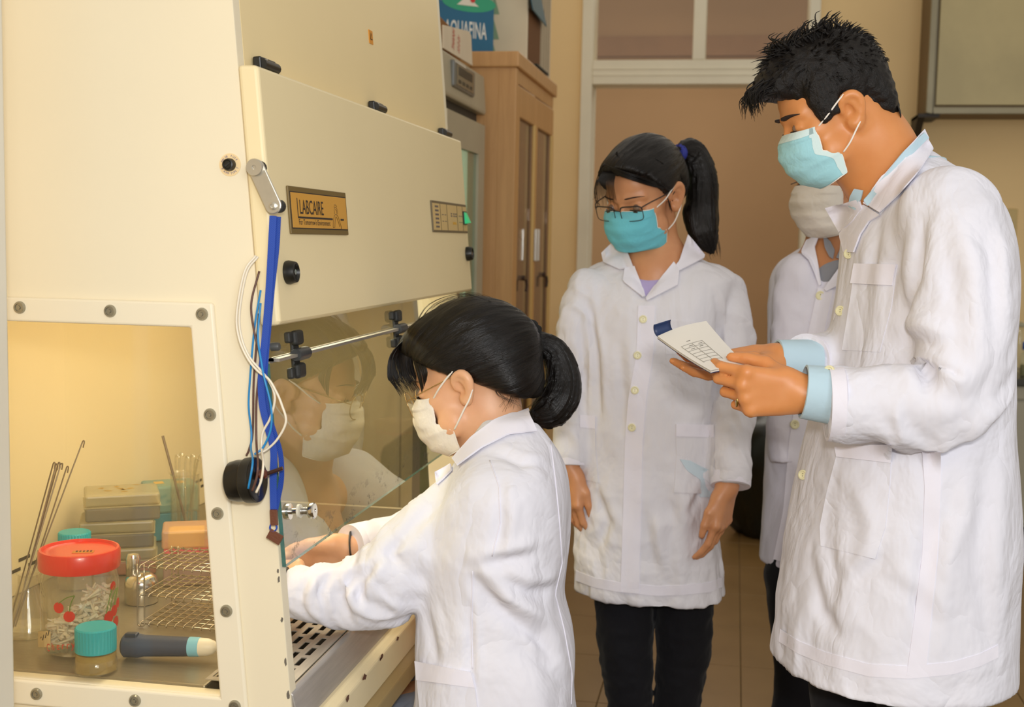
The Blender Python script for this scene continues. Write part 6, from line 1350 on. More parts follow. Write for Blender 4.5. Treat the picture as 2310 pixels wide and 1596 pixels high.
    # ---- short tousled hair
    lo, hi = bbox([L(0, 0, .19), L(0, -.13, -.06), L(0, .15, .05)], .12); Fh = Field(lo, hi, .0032)
    HE = lambda c, r, k=.01, mode='u': Fh.ell(L(*c), np.array(r)*sc, R, k, mode)
    HE((0, -.016, .064), (.082, .102, .090)); HE((0, .045, .106), (.062, .064, .046), .025); HE((0, .088, .096), (.050, .036, .028), .02); HE((0, -.075, .01), (.068, .036, .070), .02)
    for q in (1, -1): HE((q*.066, .026, .036), (.0155, .030, .050), .015)
    HE((0, .128, .026), (.12, .066, .060), .010, 's'); HE((0, .014, -.056), (.14, .062, .072), .008, 's')
    for q in (1, -1): HE((q*.086, -.008, .004), (.022, .022, .031), .006, 's')
    V, Q = Fh.mesh(); N = vnormals(V, Q); at = (V-o)@R*260; V = V+N*(vnoise((V-o)*120, 3)*.0022)[:, None]; hair = mesh_obj('hair', V, Q, M_hairm, person, attr=at)
    rn = random.Random(7); lst = []
    for k in range(900):
        u, v = rn.uniform(-1, 1), rn.uniform(-1, 1); th = rn.uniform(0, 2*PI); ph = math.acos(1-rn.random()*1.12); d_ = np.array([math.sin(ph)*math.cos(th), math.sin(ph)*math.sin(th), math.cos(ph)]); p = np.array([0, -.014, .066])+d_*np.array([.080, .103, .086])
        if p[1] > .03: p = p+np.array([0, .010, .016])
        if p[2] < .085 and p[1] > .045: continue
        if p[2] < .045 and p[1] > -.045: continue
        top = max(0, (p[2]-.09)/.07); ln = .012+.026*top*rn.random()+(.012 if p[1] > .04 else 0)*rn.random()
        dr = d_*.45+np.array([rn.gauss(0, .35), (.75 if p[1] > .02 else -.3)+rn.gauss(0, .35), .55*top-.75*(1-top)]); dr /= np.linalg.norm(dr); b2 = dr+np.array([rn.gauss(0, .3), .35*top, -.3]); b2 /= np.linalg.norm(b2)
        lst.append(([L(*(p-d_*.004)), L(*(p+dr*ln*.5)), L(*(p+dr*ln*.5+b2*ln*.5))], .0030 if top > .1 else .0016, .0003))
    for k in range(110):   # swept tuft over the forehead
        x = rn.uniform(-.055, .06); p = np.array([x, .098+rn.gauss(0, .008), .104+rn.gauss(0, .008)]); e = np.array([x*1.1+rn.gauss(0, .006), .134+rn.gauss(0, .008), .080+rn.gauss(0, .010)]); mid = (p+e)/2+np.array([0, .010, .010]); lst.append(([L(*p), L(*mid), L(*e)], .0026, .0003))
    for k in range(80):   # raised curls on the crown
        x = rn.uniform(-.05, .05); p = np.array([x, rn.uniform(-.06, .06), .142+rn.gauss(0, .004)]); e = p+np.array([rn.gauss(0, .012), rn.gauss(-.006, .014), .016+.018*rn.random()]); m_ = p+np.array([rn.gauss(0, .006), .006, .014]); lst.append(([L(*p), L(*m_), L(*e), L(*(e+np.array([rn.gauss(0, .006), -.012, .002])))], .0032, .0004))
    for k in range(60):   # nape and sideburn stubble
        q = rn.random(); b_ = .016+.030*rn.random(); lst.append(([L(-.078, b_, .040), L(-.0785, b_-.003, .026), L(-.0775, b_-.006, .014-.006*q)], .0010, .0003))
        a = rn.uniform(-.9, .9); lst.append(([L(.062*math.sin(a), -.070-.035*math.cos(a), -.02), L(.060*math.sin(a), -.070-.032*math.cos(a), -.045), L(.055*math.sin(a), -.066-.030*math.cos(a), -.060-.01*q)], .0014, .0003))
    strands(lst, 'hair_tufts', M_hairm, hair)
    MB().lathe([(.0098, -.0012), (.0105, -.001), (.0105, .001), (.0098, .0012)], tp[2][0]*.0+wl+lf*.098-up_*.012+dp*.004, lf, 20).build('finger_ring', mat('ring_gold', '#d9b66a', .2, metal=1), person, smooth=60)
    # ---- booklet
    bk0 = D(1640, 800, 1.93); bk = thing('booklet', 'thin white booklet with a dark blue cover edge held open by the standing man', 'booklet', bk0)
    e0, e1, e2, e3 = D(1484, 772, 1.99), D(1594, 738, 2.02), D(1690, 831, 1.875), D(1603, 837, 1.85)
    def pg(u, v, lift=0):   # u along the length (far edge to hands), v across
        p = (e0*(1-u)+e3*u)*(1-v)+(e1*(1-u)+e2*u)*v; return p
    nrm = np.cross(e2-e1, e0-e1); nrm /= np.linalg.norm(nrm); nrm = nrm if nrm[2] > 0 else -nrm
    def sheet(off, th, bend, u0=0., u1=1.):
        b = MB(); G, H = [], []
        for i in range(17):
            u = u0+(u1-u0)*i/16; r0, r1 = [], []
            for j in range(9): v = j/8; c = bend*(math.sin(PI*v)*.006)-.016*bend*math.exp(-((1-v))*0)*0+nrm*0; lift = bend*(.010*(1-u)**2+.004*math.sin(PI*v)); p = pg(u, v)+nrm*(off+lift); r0.append(p); r1.append(p-nrm*th)
            G.append(r0); H.append(r1)
        n = 17*9; b.grid(G); b.grid(H, flip=True); 
        for i in range(16): b.raw([G[i][0], G[i+1][0], H[i+1][0], H[i][0]], [(0, 1, 2, 3)]); b.raw([G[i][8], G[i+1][8], H[i+1][8], H[i][8]], [(0, 3, 2, 1)])
        for j in range(8): b.raw([G[0][j], G[0][j+1], H[0][j+1], H[0][j]], [(0, 3, 2, 1)]); b.raw([G[16][j], G[16][j+1], H[16][j+1], H[16][j]], [(0, 1, 2, 3)])
        return b
    M_pg = mat('paper_white', '#e6e2da', .7, var=.02); sheet(-.0035, .0012, 1).build('back_cover', mat('cover_blue', '#24365e', .45), bk, smooth=40); sheet(-.0012, .0022, 1).build('page_block', mat('page_edges', '#d9d5cc', .8), bk, smooth=40); tpg = sheet(.0006, .0005, 1).build('top_page', M_pg, bk, smooth=40)
    # curled corner with the blue cover
    b = MB(); G = []
    for i in range(12):
        a = i/11*2.2; row = []
        for j in range(6): v = j/5*.34; p = pg(0, v)+nrm*.009; w_ = (e0-e3)/np.linalg.norm(e0-e3); row.append(p+w_*(math.sin(a)*.012)+nrm*((1-math.cos(a))*.012))
        G.append(row)
    b.grid(G); cu = b.build('curled_cover', mat('cover_blue', '#24365e', .45), bk, smooth=180); md = cu.modifiers.new('solid', 'SOLIDIFY'); md.thickness = .001
    M_pr = mat('print_grey', '#9a968e', .8); ln = lambda u0, v0, u1, v1: MB().tube([pg(u0+(u1-u0)*t/6, v0+(v1-v0)*t/6)+nrm*(.0011+.010*(1-(u0+(u1-u0)*t/6))**2+.004*math.sin(PI*(v0+(v1-v0)*t/6))) for t in range(7)], .0004, 4)
    for u in (.36, .43, .50, .57, .64, .71, .78): ln(u, .12, u, .58).build('table_line', M_pr, tpg)
    for v in (.12, .35, .58): ln(.36, v, .80, v).build('table_line', M_pr, tpg)
    for u, v in ((.40, .46), (.40, .25), (.46, .42), (.47, .22), (.30, .30)): ln(u, v, u, v+.08).build('print_mark', mat('print_dark', '#5c5850', .8), tpg)
    return person
# ================================================================== person half hidden behind the man
def build_fourth():
    d0 = 2.80; az, pt = 40, 8; px, py = 1893, 418; R = frame_at(px, az, pt); o = D(px, py, d0); L = lambda a, b, c: o+R@np.array([a, b, c]); bx = D(1890, 900, d0+.03); base = np.array([bx[0], bx[1], 0.])
    lo, hi = bbox([L(0, 0, .16), base, D(1740, 800, d0), D(2060, 800, d0)], .13); hi[2] = o[2]+.16; lo[2] = -.002; Fb = Field(lo, hi, .0045); add_head(Fb, o, R, 1.0)
    nb = D(1898, 545, d0+.03); Fb.cone(L(0, -.02, -.04), nb, .052, .056, .02); Fb.chain([nb, D(1890, 700, d0+.04), D(1885, 1050, d0+.04)], [.08, .10, .10], .03); sh1, sh2 = D(1795, 620, d0+.02), D(2000, 620, d0+.06)
    for s_, e_, w_ in ((sh1, D(1768, 860, d0+.02), D(1830, 1060, d0+.02)), (sh2, D(2030, 860, d0+.06), D(2030, 1050, d0))):
        Fb.cone(nb+np.array([0, 0, -.05]), s_, .06, .04, .03); Fb.chain([s_, e_, w_], [.036, .032, .026], .015); add_hand(Fb, w_, (0, 0, -1), RT*(1 if w_ is not sh2 else -1)+FW*.3, -FW, [(20, 28, 20)]*4, .95)
    for x in (1818, 1935):
        hp = D(x, 1080, d0+.04); kn = D(x-10, 1500, d0+.03); Fb.chain([hp, kn, np.array([kn[0], kn[1], .05])], [.06, .045, .03], .03)
    V, Q = Fb.mesh(); person = mesh_obj('person', V, Q, M_skinD, None, base); tag(person, 'person in white lab coat and white mask half hidden behind the tall booklet holder', 'person', 'people in white lab coats')
    azb = 30
    Fs = Field(*bbox([D(1830, 680, d0), D(1960, 520, d0)], .10), .0045); Fs.rings([RG(1885, 680, d0+.02, .085, .085, azb), RG(1888, 610, d0+.02, .08, .078, azb), RG(1893, 565, d0+.025, .068, .064, azb), RG(1897, 535, d0+.03, .060, .058, azb, 2.)], .01, .006); V, Q = Fs.mesh(); shirt = mesh_obj('shirt', V, Q, M_greyshirt, person)
    Ft = Field(*bbox([D(1760, 1200, d0), D(2000, 1200, d0), base], .15), .006)
    for x in (1800, 1925): Ft.chain([D(x+25, 1150, d0+.04), D(x-2, 1310, d0+.03), D(x+8, 1480, d0+.02), np.array([*D(x, 1596, d0+.03)[:2], .065])], [.06, .074, .062, .058], .01)
    V, Q = Ft.mesh(); N = vnormals(V, Q); V = drape(V, N, .005, (12, 12, 10), 3); mesh_obj('trousers', V, Q, M_trous, person)
    for x in (1800, 1925):
        c = np.array([*D(x, 1596, d0+.03)[:2], 0]); F_ = Field(c-.2, c+.2, .005); h = frame_at(1890, azb, 0)[:, 1]; F_.cone(c+h*.12+np.array([0, 0, .038]), c-h*.05+np.array([0, 0, .044]), .037, .041, .01); F_.half((0, 0, .004), (0, 0, -1), .004); V, Q = F_.mesh(); mesh_obj('shoe', V, Q, M_shoe, person)
    rg = [RG(1886, 1330, d0+.03, .182, .138, azb), RG(1886, 1282, d0+.03, .180, .136, azb), RG(1885, 1150, d0+.03, .168, .13, azb), RG(1885, 1000, d0+.03, .162, .125, azb), RG(1888, 850, d0+.03, .160, .122, azb), RG(1892, 720, d0+.03, .166, .12, azb), RG(1897, 640, d0+.035, .170, .105, azb), RG(1900, 598, d0+.04, .155, .088, azb), RG(1902, 568, d0+.045, .115, .072, azb), RG(1904, 546, d0+.045, .074, .06, azb, 2.1)]
    s1 = [D(1802, 628, d0+.01), D(1790, 740, d0), D(1778, 860, d0), D(1772, 960, d0-.02), D(1776, 1042, d0-.02)]; r1 = [.052, .046, .044, .041, .039]; s2 = [D(2010, 640, d0+.06), D(2030, 860, d0+.06), D(2030, 1046, d0)]; r2 = [.06, .05, .043]
    lo, hi = bbox([q[0] for q in rg]+s1+s2, .19); Fc = Field(lo, hi, .0055); Fc.rings(rg, .01, .006); Fc.half(D(1888, 1278, d0+.03), (0, 0, -1), .002); Fc.chain(s1, r1, .012, cut=True); Fc.chain(s2, r2, .012, cut=True)
    Fc.cone(nb+np.array([0, 0, .05]), D(1885, 590, d0-.03), .052, .045, .01, 's'); Fc.cone(D(1880, 580, d0-.06), D(1858, 645, d0-.10), .035, .012, .01, 's')
    V, Q = Fc.mesh(); V = relax(V, Q, 2, .5); N = vnormals(V, Q); V = drape(V, N, .007, (9, 9, 2), 22, None, False); V = drape(V, N, .003, (18, 18, 10), 25); V = sleeve_wrinkle(V, N, s1, r1, [.002, .004, .005, .004, .001], 26, 24)
    coat = mesh_obj('lab_coat', V, Q, M_coat3, person); bv = bvh_of(coat)
    cloth_patch(bv, [(1846, 650), (1822, 760), (1795, 900), (1780, 1000), (1768, 1150), (1745, 1262)], [(1880, 655), (1858, 760), (1832, 900), (1815, 1000), (1805, 1150), (1790, 1275)], 'placket', M_coatp, coat, 6, 36, .002, .003)
    for x, y in ((1851, 668), (1826, 766), (1792, 958)): button(bv, x, y, M_button, coat, .0105, .003)
    bvn = bvh_of(coat, person, shirt)
    cloth_patch(bvn, [(1852, 530), (1840, 560), (1848, 600), (1855, 645)], [(1822, 545), (1808, 575), (1825, 590), (1850, 648)], 'lapel', M_coatp, coat, 10, 20, .008, .003)
    cloth_patch(bvn, [(1912, 545), (1905, 590), (1880, 625), (1860, 655)], [(1940, 560), (1930, 610), (1905, 640), (1865, 660)], 'lapel', M_coatp, coat, 10, 20, .008, .003)
    cloth_patch(bvn, [(1858, 530), (1862, 560), (1872, 580)], [(1874, 545), (1884, 565), (1880, 585)], 'shirt_collar', M_greyshirt, shirt, 8, 10, .005, .003); cloth_patch(bvn, [(1905, 535), (1896, 560), (1886, 582)], [(1920, 545), (1910, 570), (1900, 588)], 'shirt_collar', M_greyshirt, shirt, 8, 10, .005, .003)
    mask_part(person, o, R, M_maskw, 1.0, M_loop, bow=.018, droop=.006, puff=.004); fac(person, L, M_lash)
    Fh = Field(*bbox([L(0, 0, .16), L(0, -.12, -.05), L(0, .12, .05)], .11), .004); Fh.ell(L(0, -.016, .062), (.082, .104, .084), R, .01); Fh.ell(L(0, .055, .095), (.058, .048, .034), R, .02); Fh.ell(L(0, .105, .010), (.10, .06, .055), R, .012, 's'); Fh.half(L(0, -.03, .012), R@np.array([0, .45, -.9]), .01)
    V, Q = Fh.mesh(); N = vnormals(V, Q); V = V+N*(vnoise(V*140, 4)*.003)[:, None]; mesh_obj('hair', V, Q, M_hairm, person, attr=(V-o)*200)
    MB().tube(catmull([L(.078, -.005, .024), L(.075, .03, .018), L(.073, .06, .014), L(.066, .084, .012)], 6), .0012, 6).build('glasses', mat('spectacle_dark', '#2a201c', .35), person, smooth=180)
    return person
# ================================================================== seated girl working at the cabinet
def build_seated():
    K = 1.10      # scales most depths and radii about the camera, close against the cabinet front
    def D_(x, y, d): return D(x, y, d*K)
    def kr(*r): return [v*K for v in r]
    az, pt = 108, 21; px, py = 1072, 868; dh = 2.03; sc = 1.04; R = frame_at(px, az, pt); o = D_(px, py, dh); L = lambda a, b, c: o+R@(np.array([a, b, c])*sc)
    hipc = D_(1140, 1620, 2.06); base = np.array([hipc[0], hipc[1], 0.]); azb = 96
    wn, wf = D_(652, 1318, 1.815), D_(782, 1238, 2.10)
    kneeL, kneeR = np.array([-.68, 2.10, .33]), np.array([-.68, 2.38, .33])
    lo, hi = bbox([L(0, 0, .16), base, D_(560, 1300, 1.83), kneeL, kneeR, D_(1240, 1100, 2.06), D_(1100, 1100, 2.27)], .10); hi[2] = o[2]+.17; lo[2] = -.002
    Fb = Field(lo, hi, .0034); add_head(Fb, o, R, sc, es=.80)
    nb = D_(1122, 1005, 2.06); Fb.chain([L(0, -.018, -.03), L(0, -.008, -.085), D_(1118, 1010, 2.06)], kr(.048, .045, .048), .025); Fb.cone(L(0, .005, -.055), D_(1085, 1010, 2.05), .042, .05, .03)
    Fb.chain([nb, D_(1130, 1200, 2.06), hipc], [.048, .085, .10], .03); shn, shf = D_(1140, 1110, 1.92), D_(1110, 1110, 2.22); nl = D_(1130, 1100, 2.06); Fb.cone(nl, shn, .055, .036, .03); Fb.cone(nl, shf, .055, .036, .03)
    Fb.chain([shn, D_(865, 1322, 1.838), wn], [.034, .025, .020], .015); Fb.chain([shf, D_(960, 1215, 2.24), wf], [.038, .032, .025], .015)
    for k_, off in ((kneeL, -.09), (kneeR, .10)):
        Fb.chain([hipc+np.array([0, off, -.03]), k_, k_+np.array([.02, 0, -.28])], [.07, .048, .034], .03)
    lf = -RT; dp = FW; u_ = np.array([0, 0, 1.])
    tp = add_hand(Fb, wf, lf*.90-u_*.30-dp*.10, -dp*.80-u_*.35+lf*.1, u_*.9-dp*.1, [(38, 40, 25), (46, 50, 30), (50, 52, 30), (50, 52, 30)], 1.0, thumb=[(.88, .34, .05), (.96, .02, -.05), (.97, -.12, -.05)], spread=.03)
    add_hand(Fb, wn, lf*.30+dp*.90+u_*.10, -lf*.2-u_*.8, lf*.8+u_*.3, [(40, 55, 35)]*4, .95)
    V, Q = Fb.mesh(); V = relax(V, Q, 1, .4); person = mesh_obj('person', V, Q, M_skinA, None, base); tag(person, 'seated person in white lab coat and white mask reaching into the cabinet', 'person', 'people in white lab coats'); nails(tp[4:], M_nail, person, 1.0)
    # wrist bands
    for w_, d_, r_ in ((wf-lf*.010+u_*.001, lf*.95-u_*.12, .031), (wn+lf*.004, lf, .0265)):
        MB().lathe([(r_-.001, -.0012), (r_+.0006, -.001), (r_+.0006, .001), (r_-.001, .0012)], w_, d_, 28).build('wrist_band', mat('band_black', '#16130f', .5), person, smooth=60)
    # trousers (mostly under the cabinet)
    Ft = Field(*bbox([kneeL, kneeR, hipc, kneeL-np.array([0, 0, .28])], .12), .006)
    for k_, off in ((kneeL, -.09), (kneeR, .10)): Ft.chain([hipc+np.array([.0, off, -.02]), k_+np.array([.18, 0, .075]), k_+np.array([0, 0, .0]), k_+np.array([.02, 0, -.27])], [.09, .085, .062, .05], .01)
    Ft.half((0, 0, .03), (0, 0, -1), .002)
    V, Q = Ft.mesh(); N = vnormals(V, Q); V = drape(V, N, .004, (14, 14, 8), 3); mesh_obj('trousers', V, Q, cloth_mat('greyblue_trousers', '#8f97a8', .3), person)
    for k_ in (kneeL, kneeR):
        c = np.array([k_[0]+.0, k_[1], 0]); F_ = Field(c-.2, c+.2, .005); F_.cone(c+np.array([-.10, 0, .036]), c+np.array([.05, 0, .042]), .034, .038, .01); F_.half((0, 0, .004), (0, 0, -1), .004); V, Q = F_.mesh(); mesh_obj('shoe', V, Q, M_shoe, person)
    # ---- coat
    def A(xl, xr, y, d, ratio, n=2.4, az_=azb):
        hw = (xr-xl)/2*d/F; al = math.radians(az_); b = hw/math.sqrt((ratio*math.cos(al))**2+math.sin(al)**2); return RG((xl+xr)/2, y, d, b*ratio, b, az_, n)
    rg = [A(920, 1300, 1690, 2.07, 1.30), A(932, 1298, 1590, 2.07, 1.26), A(936, 1298, 1490, 2.07, 1.22), A(940, 1290, 1410, 2.07, 1.2), A(950, 1274, 1330, 2.07, 1.28), A(965, 1284, 1240, 2.07, 1.36), A(985, 1286, 1150, 2.07, 1.5), A(1010, 1277, 1080, 2.07, 1.65), A(1040, 1262, 1030, 2.07, 1.6), A(1066, 1240, 988, 2.068, 1.3), A(1090, 1212, 952, 2.067, 1.05, 2.1)]
    sn = [D_(1158, 1092, 1.915), D_(1055, 1172, 1.875), D_(945, 1256, 1.85), D_(868, 1316, 1.84), D_(790, 1342, 1.835), D_(715, 1340, 1.825), D_(640, 1334, 1.815)]; rn_ = kr(.078, .0715, .065, .056, .0445, .0370, .0325)
    sf = [D_(1110, 1095, 2.22), D_(1030, 1160, 2.24), D_(950, 1212, 2.22), D_(870, 1228, 2.16), D_(790, 1238, 2.105)]; rf = kr(.074, .064, .055, .045, .0385)
    lap = [D_(1130, 1620, 1.98), D_(1000, 1622, 1.98), D_(900, 1690, 1.985)]; lap2 = [D_(1110, 1620, 2.16), D_(1000, 1625, 2.16), D_(905, 1690, 2.16)]
    lo, hi = bbox([q[0] for q in rg]+sn+sf+lap, .18); Fc = Field(lo, hi, .0044); Fc.rings(rg, .01, .006)
    Fc.chain(sf, rf, .016, cut=True); Fc.chain(sn, rn_, .014, cut=True)
    Fc.chain([L(0, -.02, -.02), L(0, -.030, -.08), D_(1112, 985, 2.06)], kr(.050, .048, .046), .008, 's'); Fc.cone(D_(1075, 985, 2.05), D_(1000, 1060, 2.05), .055, .028, .01, 's')
    V, Q = Fc.mesh(); V = relax(V, Q, 2, .5); N = vnormals(V, Q)
    V = drape(V, N, .006, (8, 8, 2.4), 32, None, False); V = drape(V, N, .005, (13, 13, 7), 35)
    V = sleeve_wrinkle(V, N, sn, rn_, [.001, .002, .003, .007, .008, .0055, .003], 24, 34, 1.1); V = sleeve_wrinkle(V, N, sf, rf, [.002, .003, .006, .004, .001], 22, 37)
    coat = mesh_obj('lab_coat', V, Q, M_coat, person); bv = bvh_of(coat); N = vnormals(V, Q)
    for pts, w, a in (([(1055, 1290), (1120, 1370), (1220, 1440), (1262, 1500)], .018, .010), ([(1085, 1280), (1150, 1265), (1210, 1250)], .014, .006), ([(1130, 1080), (1132, 1180), (1120, 1262)], .012, .004), ([(1120, 1310), (1190, 1340), (1250, 1330)], .016, .006), ([(1262, 1010), (1262, 1150), (1275, 1260), (1262, 1340)], .010, .004), ([(1110, 1020), (1180, 1045), (1240, 1060)], .012, .004),
                      ([(805, 1290), (768, 1340), (790, 1395)], .010, .008), ([(850, 1265), (815, 1310), (808, 1360)], .011, .008), ([(700, 1300), (680, 1340), (690, 1390)], .008, .005), ([(745, 1295), (722, 1340), (735, 1392)], .008, .006), ([(905, 1215), (880, 1250), (900, 1275)], .012, .006), ([(1160, 1450), (1230, 1500), (1280, 1560)], .016, .005), ([(1060, 1360), (1062, 1450), (1066, 1560)], .008, .003), ([(960, 1370), (975, 1450), (985, 1500)], .014, .004), ([(1000, 1120), (940, 1180), (905, 1230)], .016, .004)):
        P = [hit(bv, *p) for p in pts]
        if all(x is not None for x in P): V = crease(V, N, [x[0] for x in P], w, a)
    coat.data.vertices.foreach_set('co', (V-ORG[coat.name]).astype(np.float32).ravel()); coat.data.update(); bv = bvh_of(coat)
    pk = cloth_patch(bv, [(940, 1493), (945, 1560), (950, 1610)], [(1066, 1518), (1074, 1560), (1080, 1615)], 'pocket', M_coat, coat, 14, 14, .003, .003)
    cloth_patch(bv, [(940, 1492), (944, 1535)], [(1066, 1517), (1074, 1552)], 'pocket_band', M_coatp, pk or coat, 14, 5, .0052, .002)
    seam(bv, [(1240, 985), (1252, 1080), (1262, 1180), (1268, 1270), (1252, 1340), (1272, 1420), (1290, 1520), (1288, 1590)], 'back_seam', M_coatp, coat, .0012, .0006, 50)
    seam(bv, [(1066, 1290), (1064, 1400), (1066, 1510)], 'side_seam', M_coatp, coat, .0010, .0004, 30); seam(bv, [(1105, 1040), (1126, 1100), (1128, 1180), (1110, 1255)], 'armhole_seam', M_coatp, coat, .0011, .0004, 30)
    for p, q, r in ((sf[-1], sf[-2], rf[-1]),):
        ax = (q-p)/np.linalg.norm(q-p); MB().lathe([(r-.004, .0), (r+.0016, -.001), (r+.0022, .001), (r+.0022, .026), (r+.0006, .0275)], p, ax, 44).build('cuff', M_coatp, coat, smooth=50)
    bvn = bvh_of(coat, person)
    cloth_patch(bvn, [(1192, 935), (1120, 962), (1070, 1000), (1028, 1048)], [(1212, 978), (1150, 985), (1090, 1015), (1034, 1056)], 'collar', M_coatp, coat, 12, 24, .007, .003, lambda u, v: .007*(1-u))
    cloth_patch(bvn, [(1020, 1050), (1000, 1062), (985, 1070)], [(1022, 1064), (1002, 1084), (988, 1096)], 'lapel', M_coatp, coat, 8, 10, .005, .003)
    mask_part(person, o, R, M_maskw, sc, M_loop, bow=.030, puff=-.004); fac(person, L, M_lash)
    # ---- round gold glasses
    M_gf = mat('spectacle_gold', '#b79a6a', .25, metal=.9); G = glass_mat('spectacle_lens', (1, 1, 1), .05); gls = None
    for q in (1, -1):
        pts = [L(q*.033+.0245*math.cos(2*PI*k/30), .116-.3*max(0, abs(.033+q*.0245*math.cos(2*PI*k/30))-.03), .004+.0225*math.sin(2*PI*k/30)) for k in range(30)]
        b = MB(); b.tube(pts+[pts[0]], .0009, 6, cap=False); b.tube(catmull([L(q*.057, .108, .010), L(q*.070, .085, .014), L(q*.077, .03, .022), L(q*.080, -.008, .027)], 5), .0010, 6)
        if gls is None: b.tube(catmull([L(.010, .116, .008), L(0, .120, .011), L(-.010, .116, .008)], 5), .0010, 6)
        ob = b.build('glasses' if gls is None else 'rim', M_gf, person if gls is None else gls, smooth=180); gls = gls or ob
        ln = MB(); ln.raw(pts, [tuple(range(30))]); ln.build('lens', G, gls)
    # ---- hair
    tie = D_(1192, 776, 2.05); tail = [tie, D_(1222, 774, 2.055), D_(1254, 798, 2.06), D_(1270, 848, 2.06), D_(1264, 895, 2.055), D_(1240, 928, 2.05), D_(1208, 938, 2.045)]; tr_ = kr(.014, .016, .021, .027, .031, .028, .010)
    lo, hi = bbox([L(0, 0, .16), L(0, -.13, -.08), L(0, .13, 0)], .12); Fh = Field(lo, hi, .0030)
    Fh.ell(L(0, -.014, .058), kr(.084, .104, .087), R, .01); Fh.ell(L(0, -.070, -.004), kr(.068, .050, .062), R, .025); Fh.ell(L(0, .045, .090), kr(.064, .058, .044), R, .025); Fh.ell(L(0, .088, .066), kr(.052, .028, .040), R, .02); Fh.cone(L(0, -.09, .045), tie, .048, .024, .03)
    for q in (1, -1): Fh.ell(L(q*.064, .030, .050), kr(.021, .045, .038), R, .02)
    Fh.half(L(0, .0, .018), R@np.array([0, .62, -.785]), .012); Fh.ell(L(0, .085, .0), kr(.085, .045, .050), R, .012, 's')
    for q in (1, -1): Fh.ell(L(q*.085, -.006, -.004), kr(.022, .022, .030), R, .008, 's')
    V, Q = Fh.mesh(); N = vnormals(V, Q); at = flow_attr(V, L(0, .0, .03), R, tie); V = V+N*(vnoise(at*.5, 3)*.0018)[:, None]; hair = mesh_obj('hair', V, Q, M_hair, person, attr=at)
    Fp = Field(*bbox(tail, .07), .0030); Fp.chain(tail, tr_, .01); V, Q = Fp.mesh(); N = vnormals(V, Q); at = chain_attr(V, tail); V = V+N*(vnoise(at*.6, 5)*.0024)[:, None]; mesh_obj('ponytail', V, Q, M_hair, hair, attr=at)
    b = MB(); ax_ = tail[1]-tie; ax_ /= np.linalg.norm(ax_); e1 = np.cross(ax_, FW); e1 /= np.linalg.norm(e1); e2 = np.cross(ax_, e1); vs = []
    for i in range(40):
        a = 2*PI*i/40
        for j in range(12):
            c = 2*PI*j/12; r_ = .0135*(1+.12*math.sin(7*a+2*c)+.1*float(_rt[i*37+j])); cc = tie+ax_*.007+(e1*math.cos(a)*1.15+e2*math.sin(a))*.026; vs.append(cc+((e1*math.cos(a)+e2*math.sin(a))*math.cos(c)+ax_*math.sin(c))*r_)
    b.raw(vs, [(i*12+j, ((i+1) % 40)*12+j, ((i+1) % 40)*12+(j+1) % 12, i*12+(j+1) % 12) for i in range(40) for j in range(12)]); b.build('scrunchie', mat('scrunchie_black', '#0c0c0c', .95, bump=1, bscale=420), hair, smooth=180)
    rn = random.Random(9); lst = []
    for k in range(190):   # fringe
        x = rn.uniform(-.066, .05); q = rn.random(); lst.append(([L(x*.6, .070, .118), L(x*.95, .106, .095), L(x*1.05, .118+.004*q, .060), L(x*1.12, .112-.03*max(0, -x-.03)*10*.3+.004*q, .020+.030*q)], .0017, .0003))
    for s_ in (1, -1):
        for k in range(50):   # side locks in front of the ear
            q = rn.random(); lst.append(([L(s_*.045, .065, .110), L(s_*.066, .066-.01*q, .085), L(s_*(.075+.002*q), .066-.020*q, .050), L(s_*.073, .070-.016*q, .016+.018*q)], .0020, .0003))
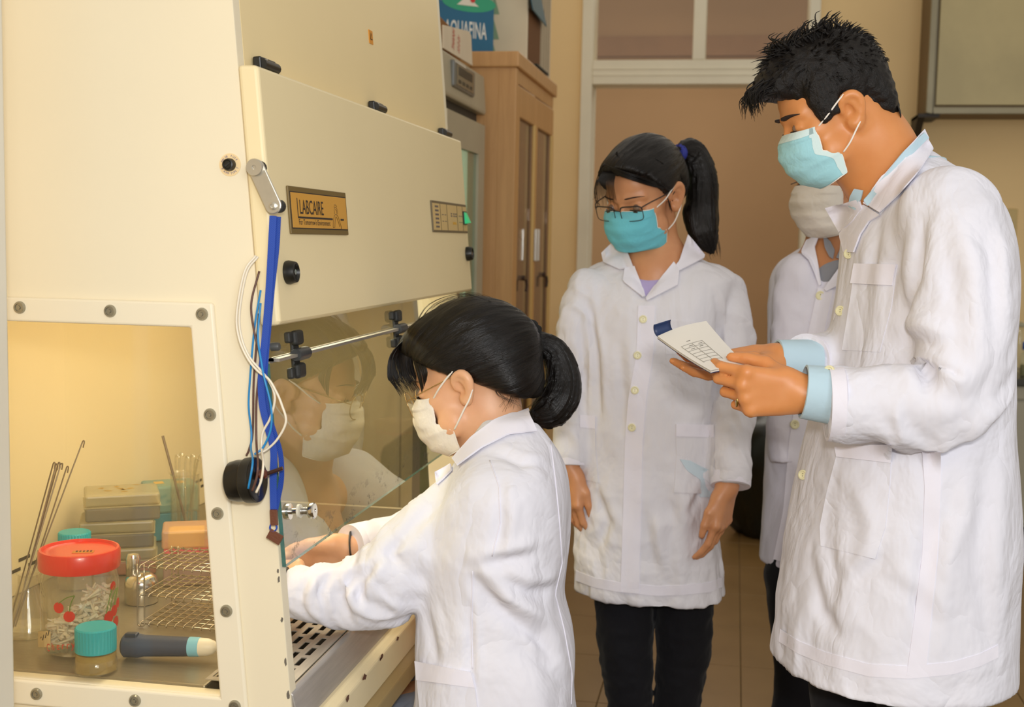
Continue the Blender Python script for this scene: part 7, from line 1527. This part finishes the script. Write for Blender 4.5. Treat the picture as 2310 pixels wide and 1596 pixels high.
    for k in range(0):   # combed strands along the skull
        a = rn.uniform(-1.3, 1.3); q = rn.random(); sx, cz = math.sin(a), math.cos(a); P_ = [L(sx*.082*(.8+.2*cz)*(1.0), .055-.012*abs(a), .03+.085*cz+.010), L(sx*.0865, .0, .048+.096*cz), L(sx*.082, -.055, .045+.075*cz), tie+(L(sx*.02, 0, cz*.02)-o)]; lst.append((P_, .0011, .0006))
    for k in range(110):
        off = np.clip(np.array([rn.gauss(0, .013), rn.gauss(0, .013), rn.gauss(0, .013)]), -.019, .019); lst.append(([tail[1]+off*.5, tail[2]+off*.9, tail[3]+off*1.25, tail[4]+off*1.35, tail[5]+off*1.2, tail[6]+off*.8+np.array([-.01*rn.random(), 0, -.004])], .0012, .0003))
    for k in range(26):   # wisps: nape and flyaways on top
        q = rn.random(); lst.append(([L(-.06+.02*q, -.05-.03*q, -.012), L(-.062+.02*q, -.055-.03*q, -.032), L(-.058+.02*q+.006*rn.random(), -.040-.045*rn.random(), -.046-.016*rn.random())], .0005, .0002))
    for k in range(22):
        a = rn.uniform(-.6, .6); q = rn.random(); lst.append(([L(.05*a, .06, .130), L(.06*a, .02, .150+.006*q), L(.06*a, -.04, .148+.006*q), L(.05*a, -.085, .118+.006*q)], .0004, .0002))
    strands(lst, 'loose_locks', M_hair, hair)
    # ---- stool
    st = thing('lab_stool', 'round lab stool under the seated person at the cabinet', 'stool', (hipc[0], hipc[1]+.02, 0)); c = np.array([hipc[0], hipc[1]+.02, 0]); zs = hipc[2]-.118
    MB().lathe([(0, zs-.045), (.15, zs-.045), (.16, zs-.035), (.16, zs-.008), (.15, zs), (0, zs)], c, n=36).build('seat', mat('stool_seat', '#2b2b2b', .5), st, smooth=40)
    for k in range(4):
        a = PI/4+PI/2*k; MB().tube([c+np.array([math.cos(a)*.10, math.sin(a)*.10, zs-.045]), c+np.array([math.cos(a)*.17, math.sin(a)*.17, .0])], .012, 10).build('leg', M_chrome, st, smooth=60)
    return person
import time as _t
_t0 = _t.time()
for _fn in ('build_girl', 'build_man', 'build_fourth', 'build_seated'):
    if _fn in globals(): globals()[_fn](); print(_fn, round(_t.time()-_t0, 1))
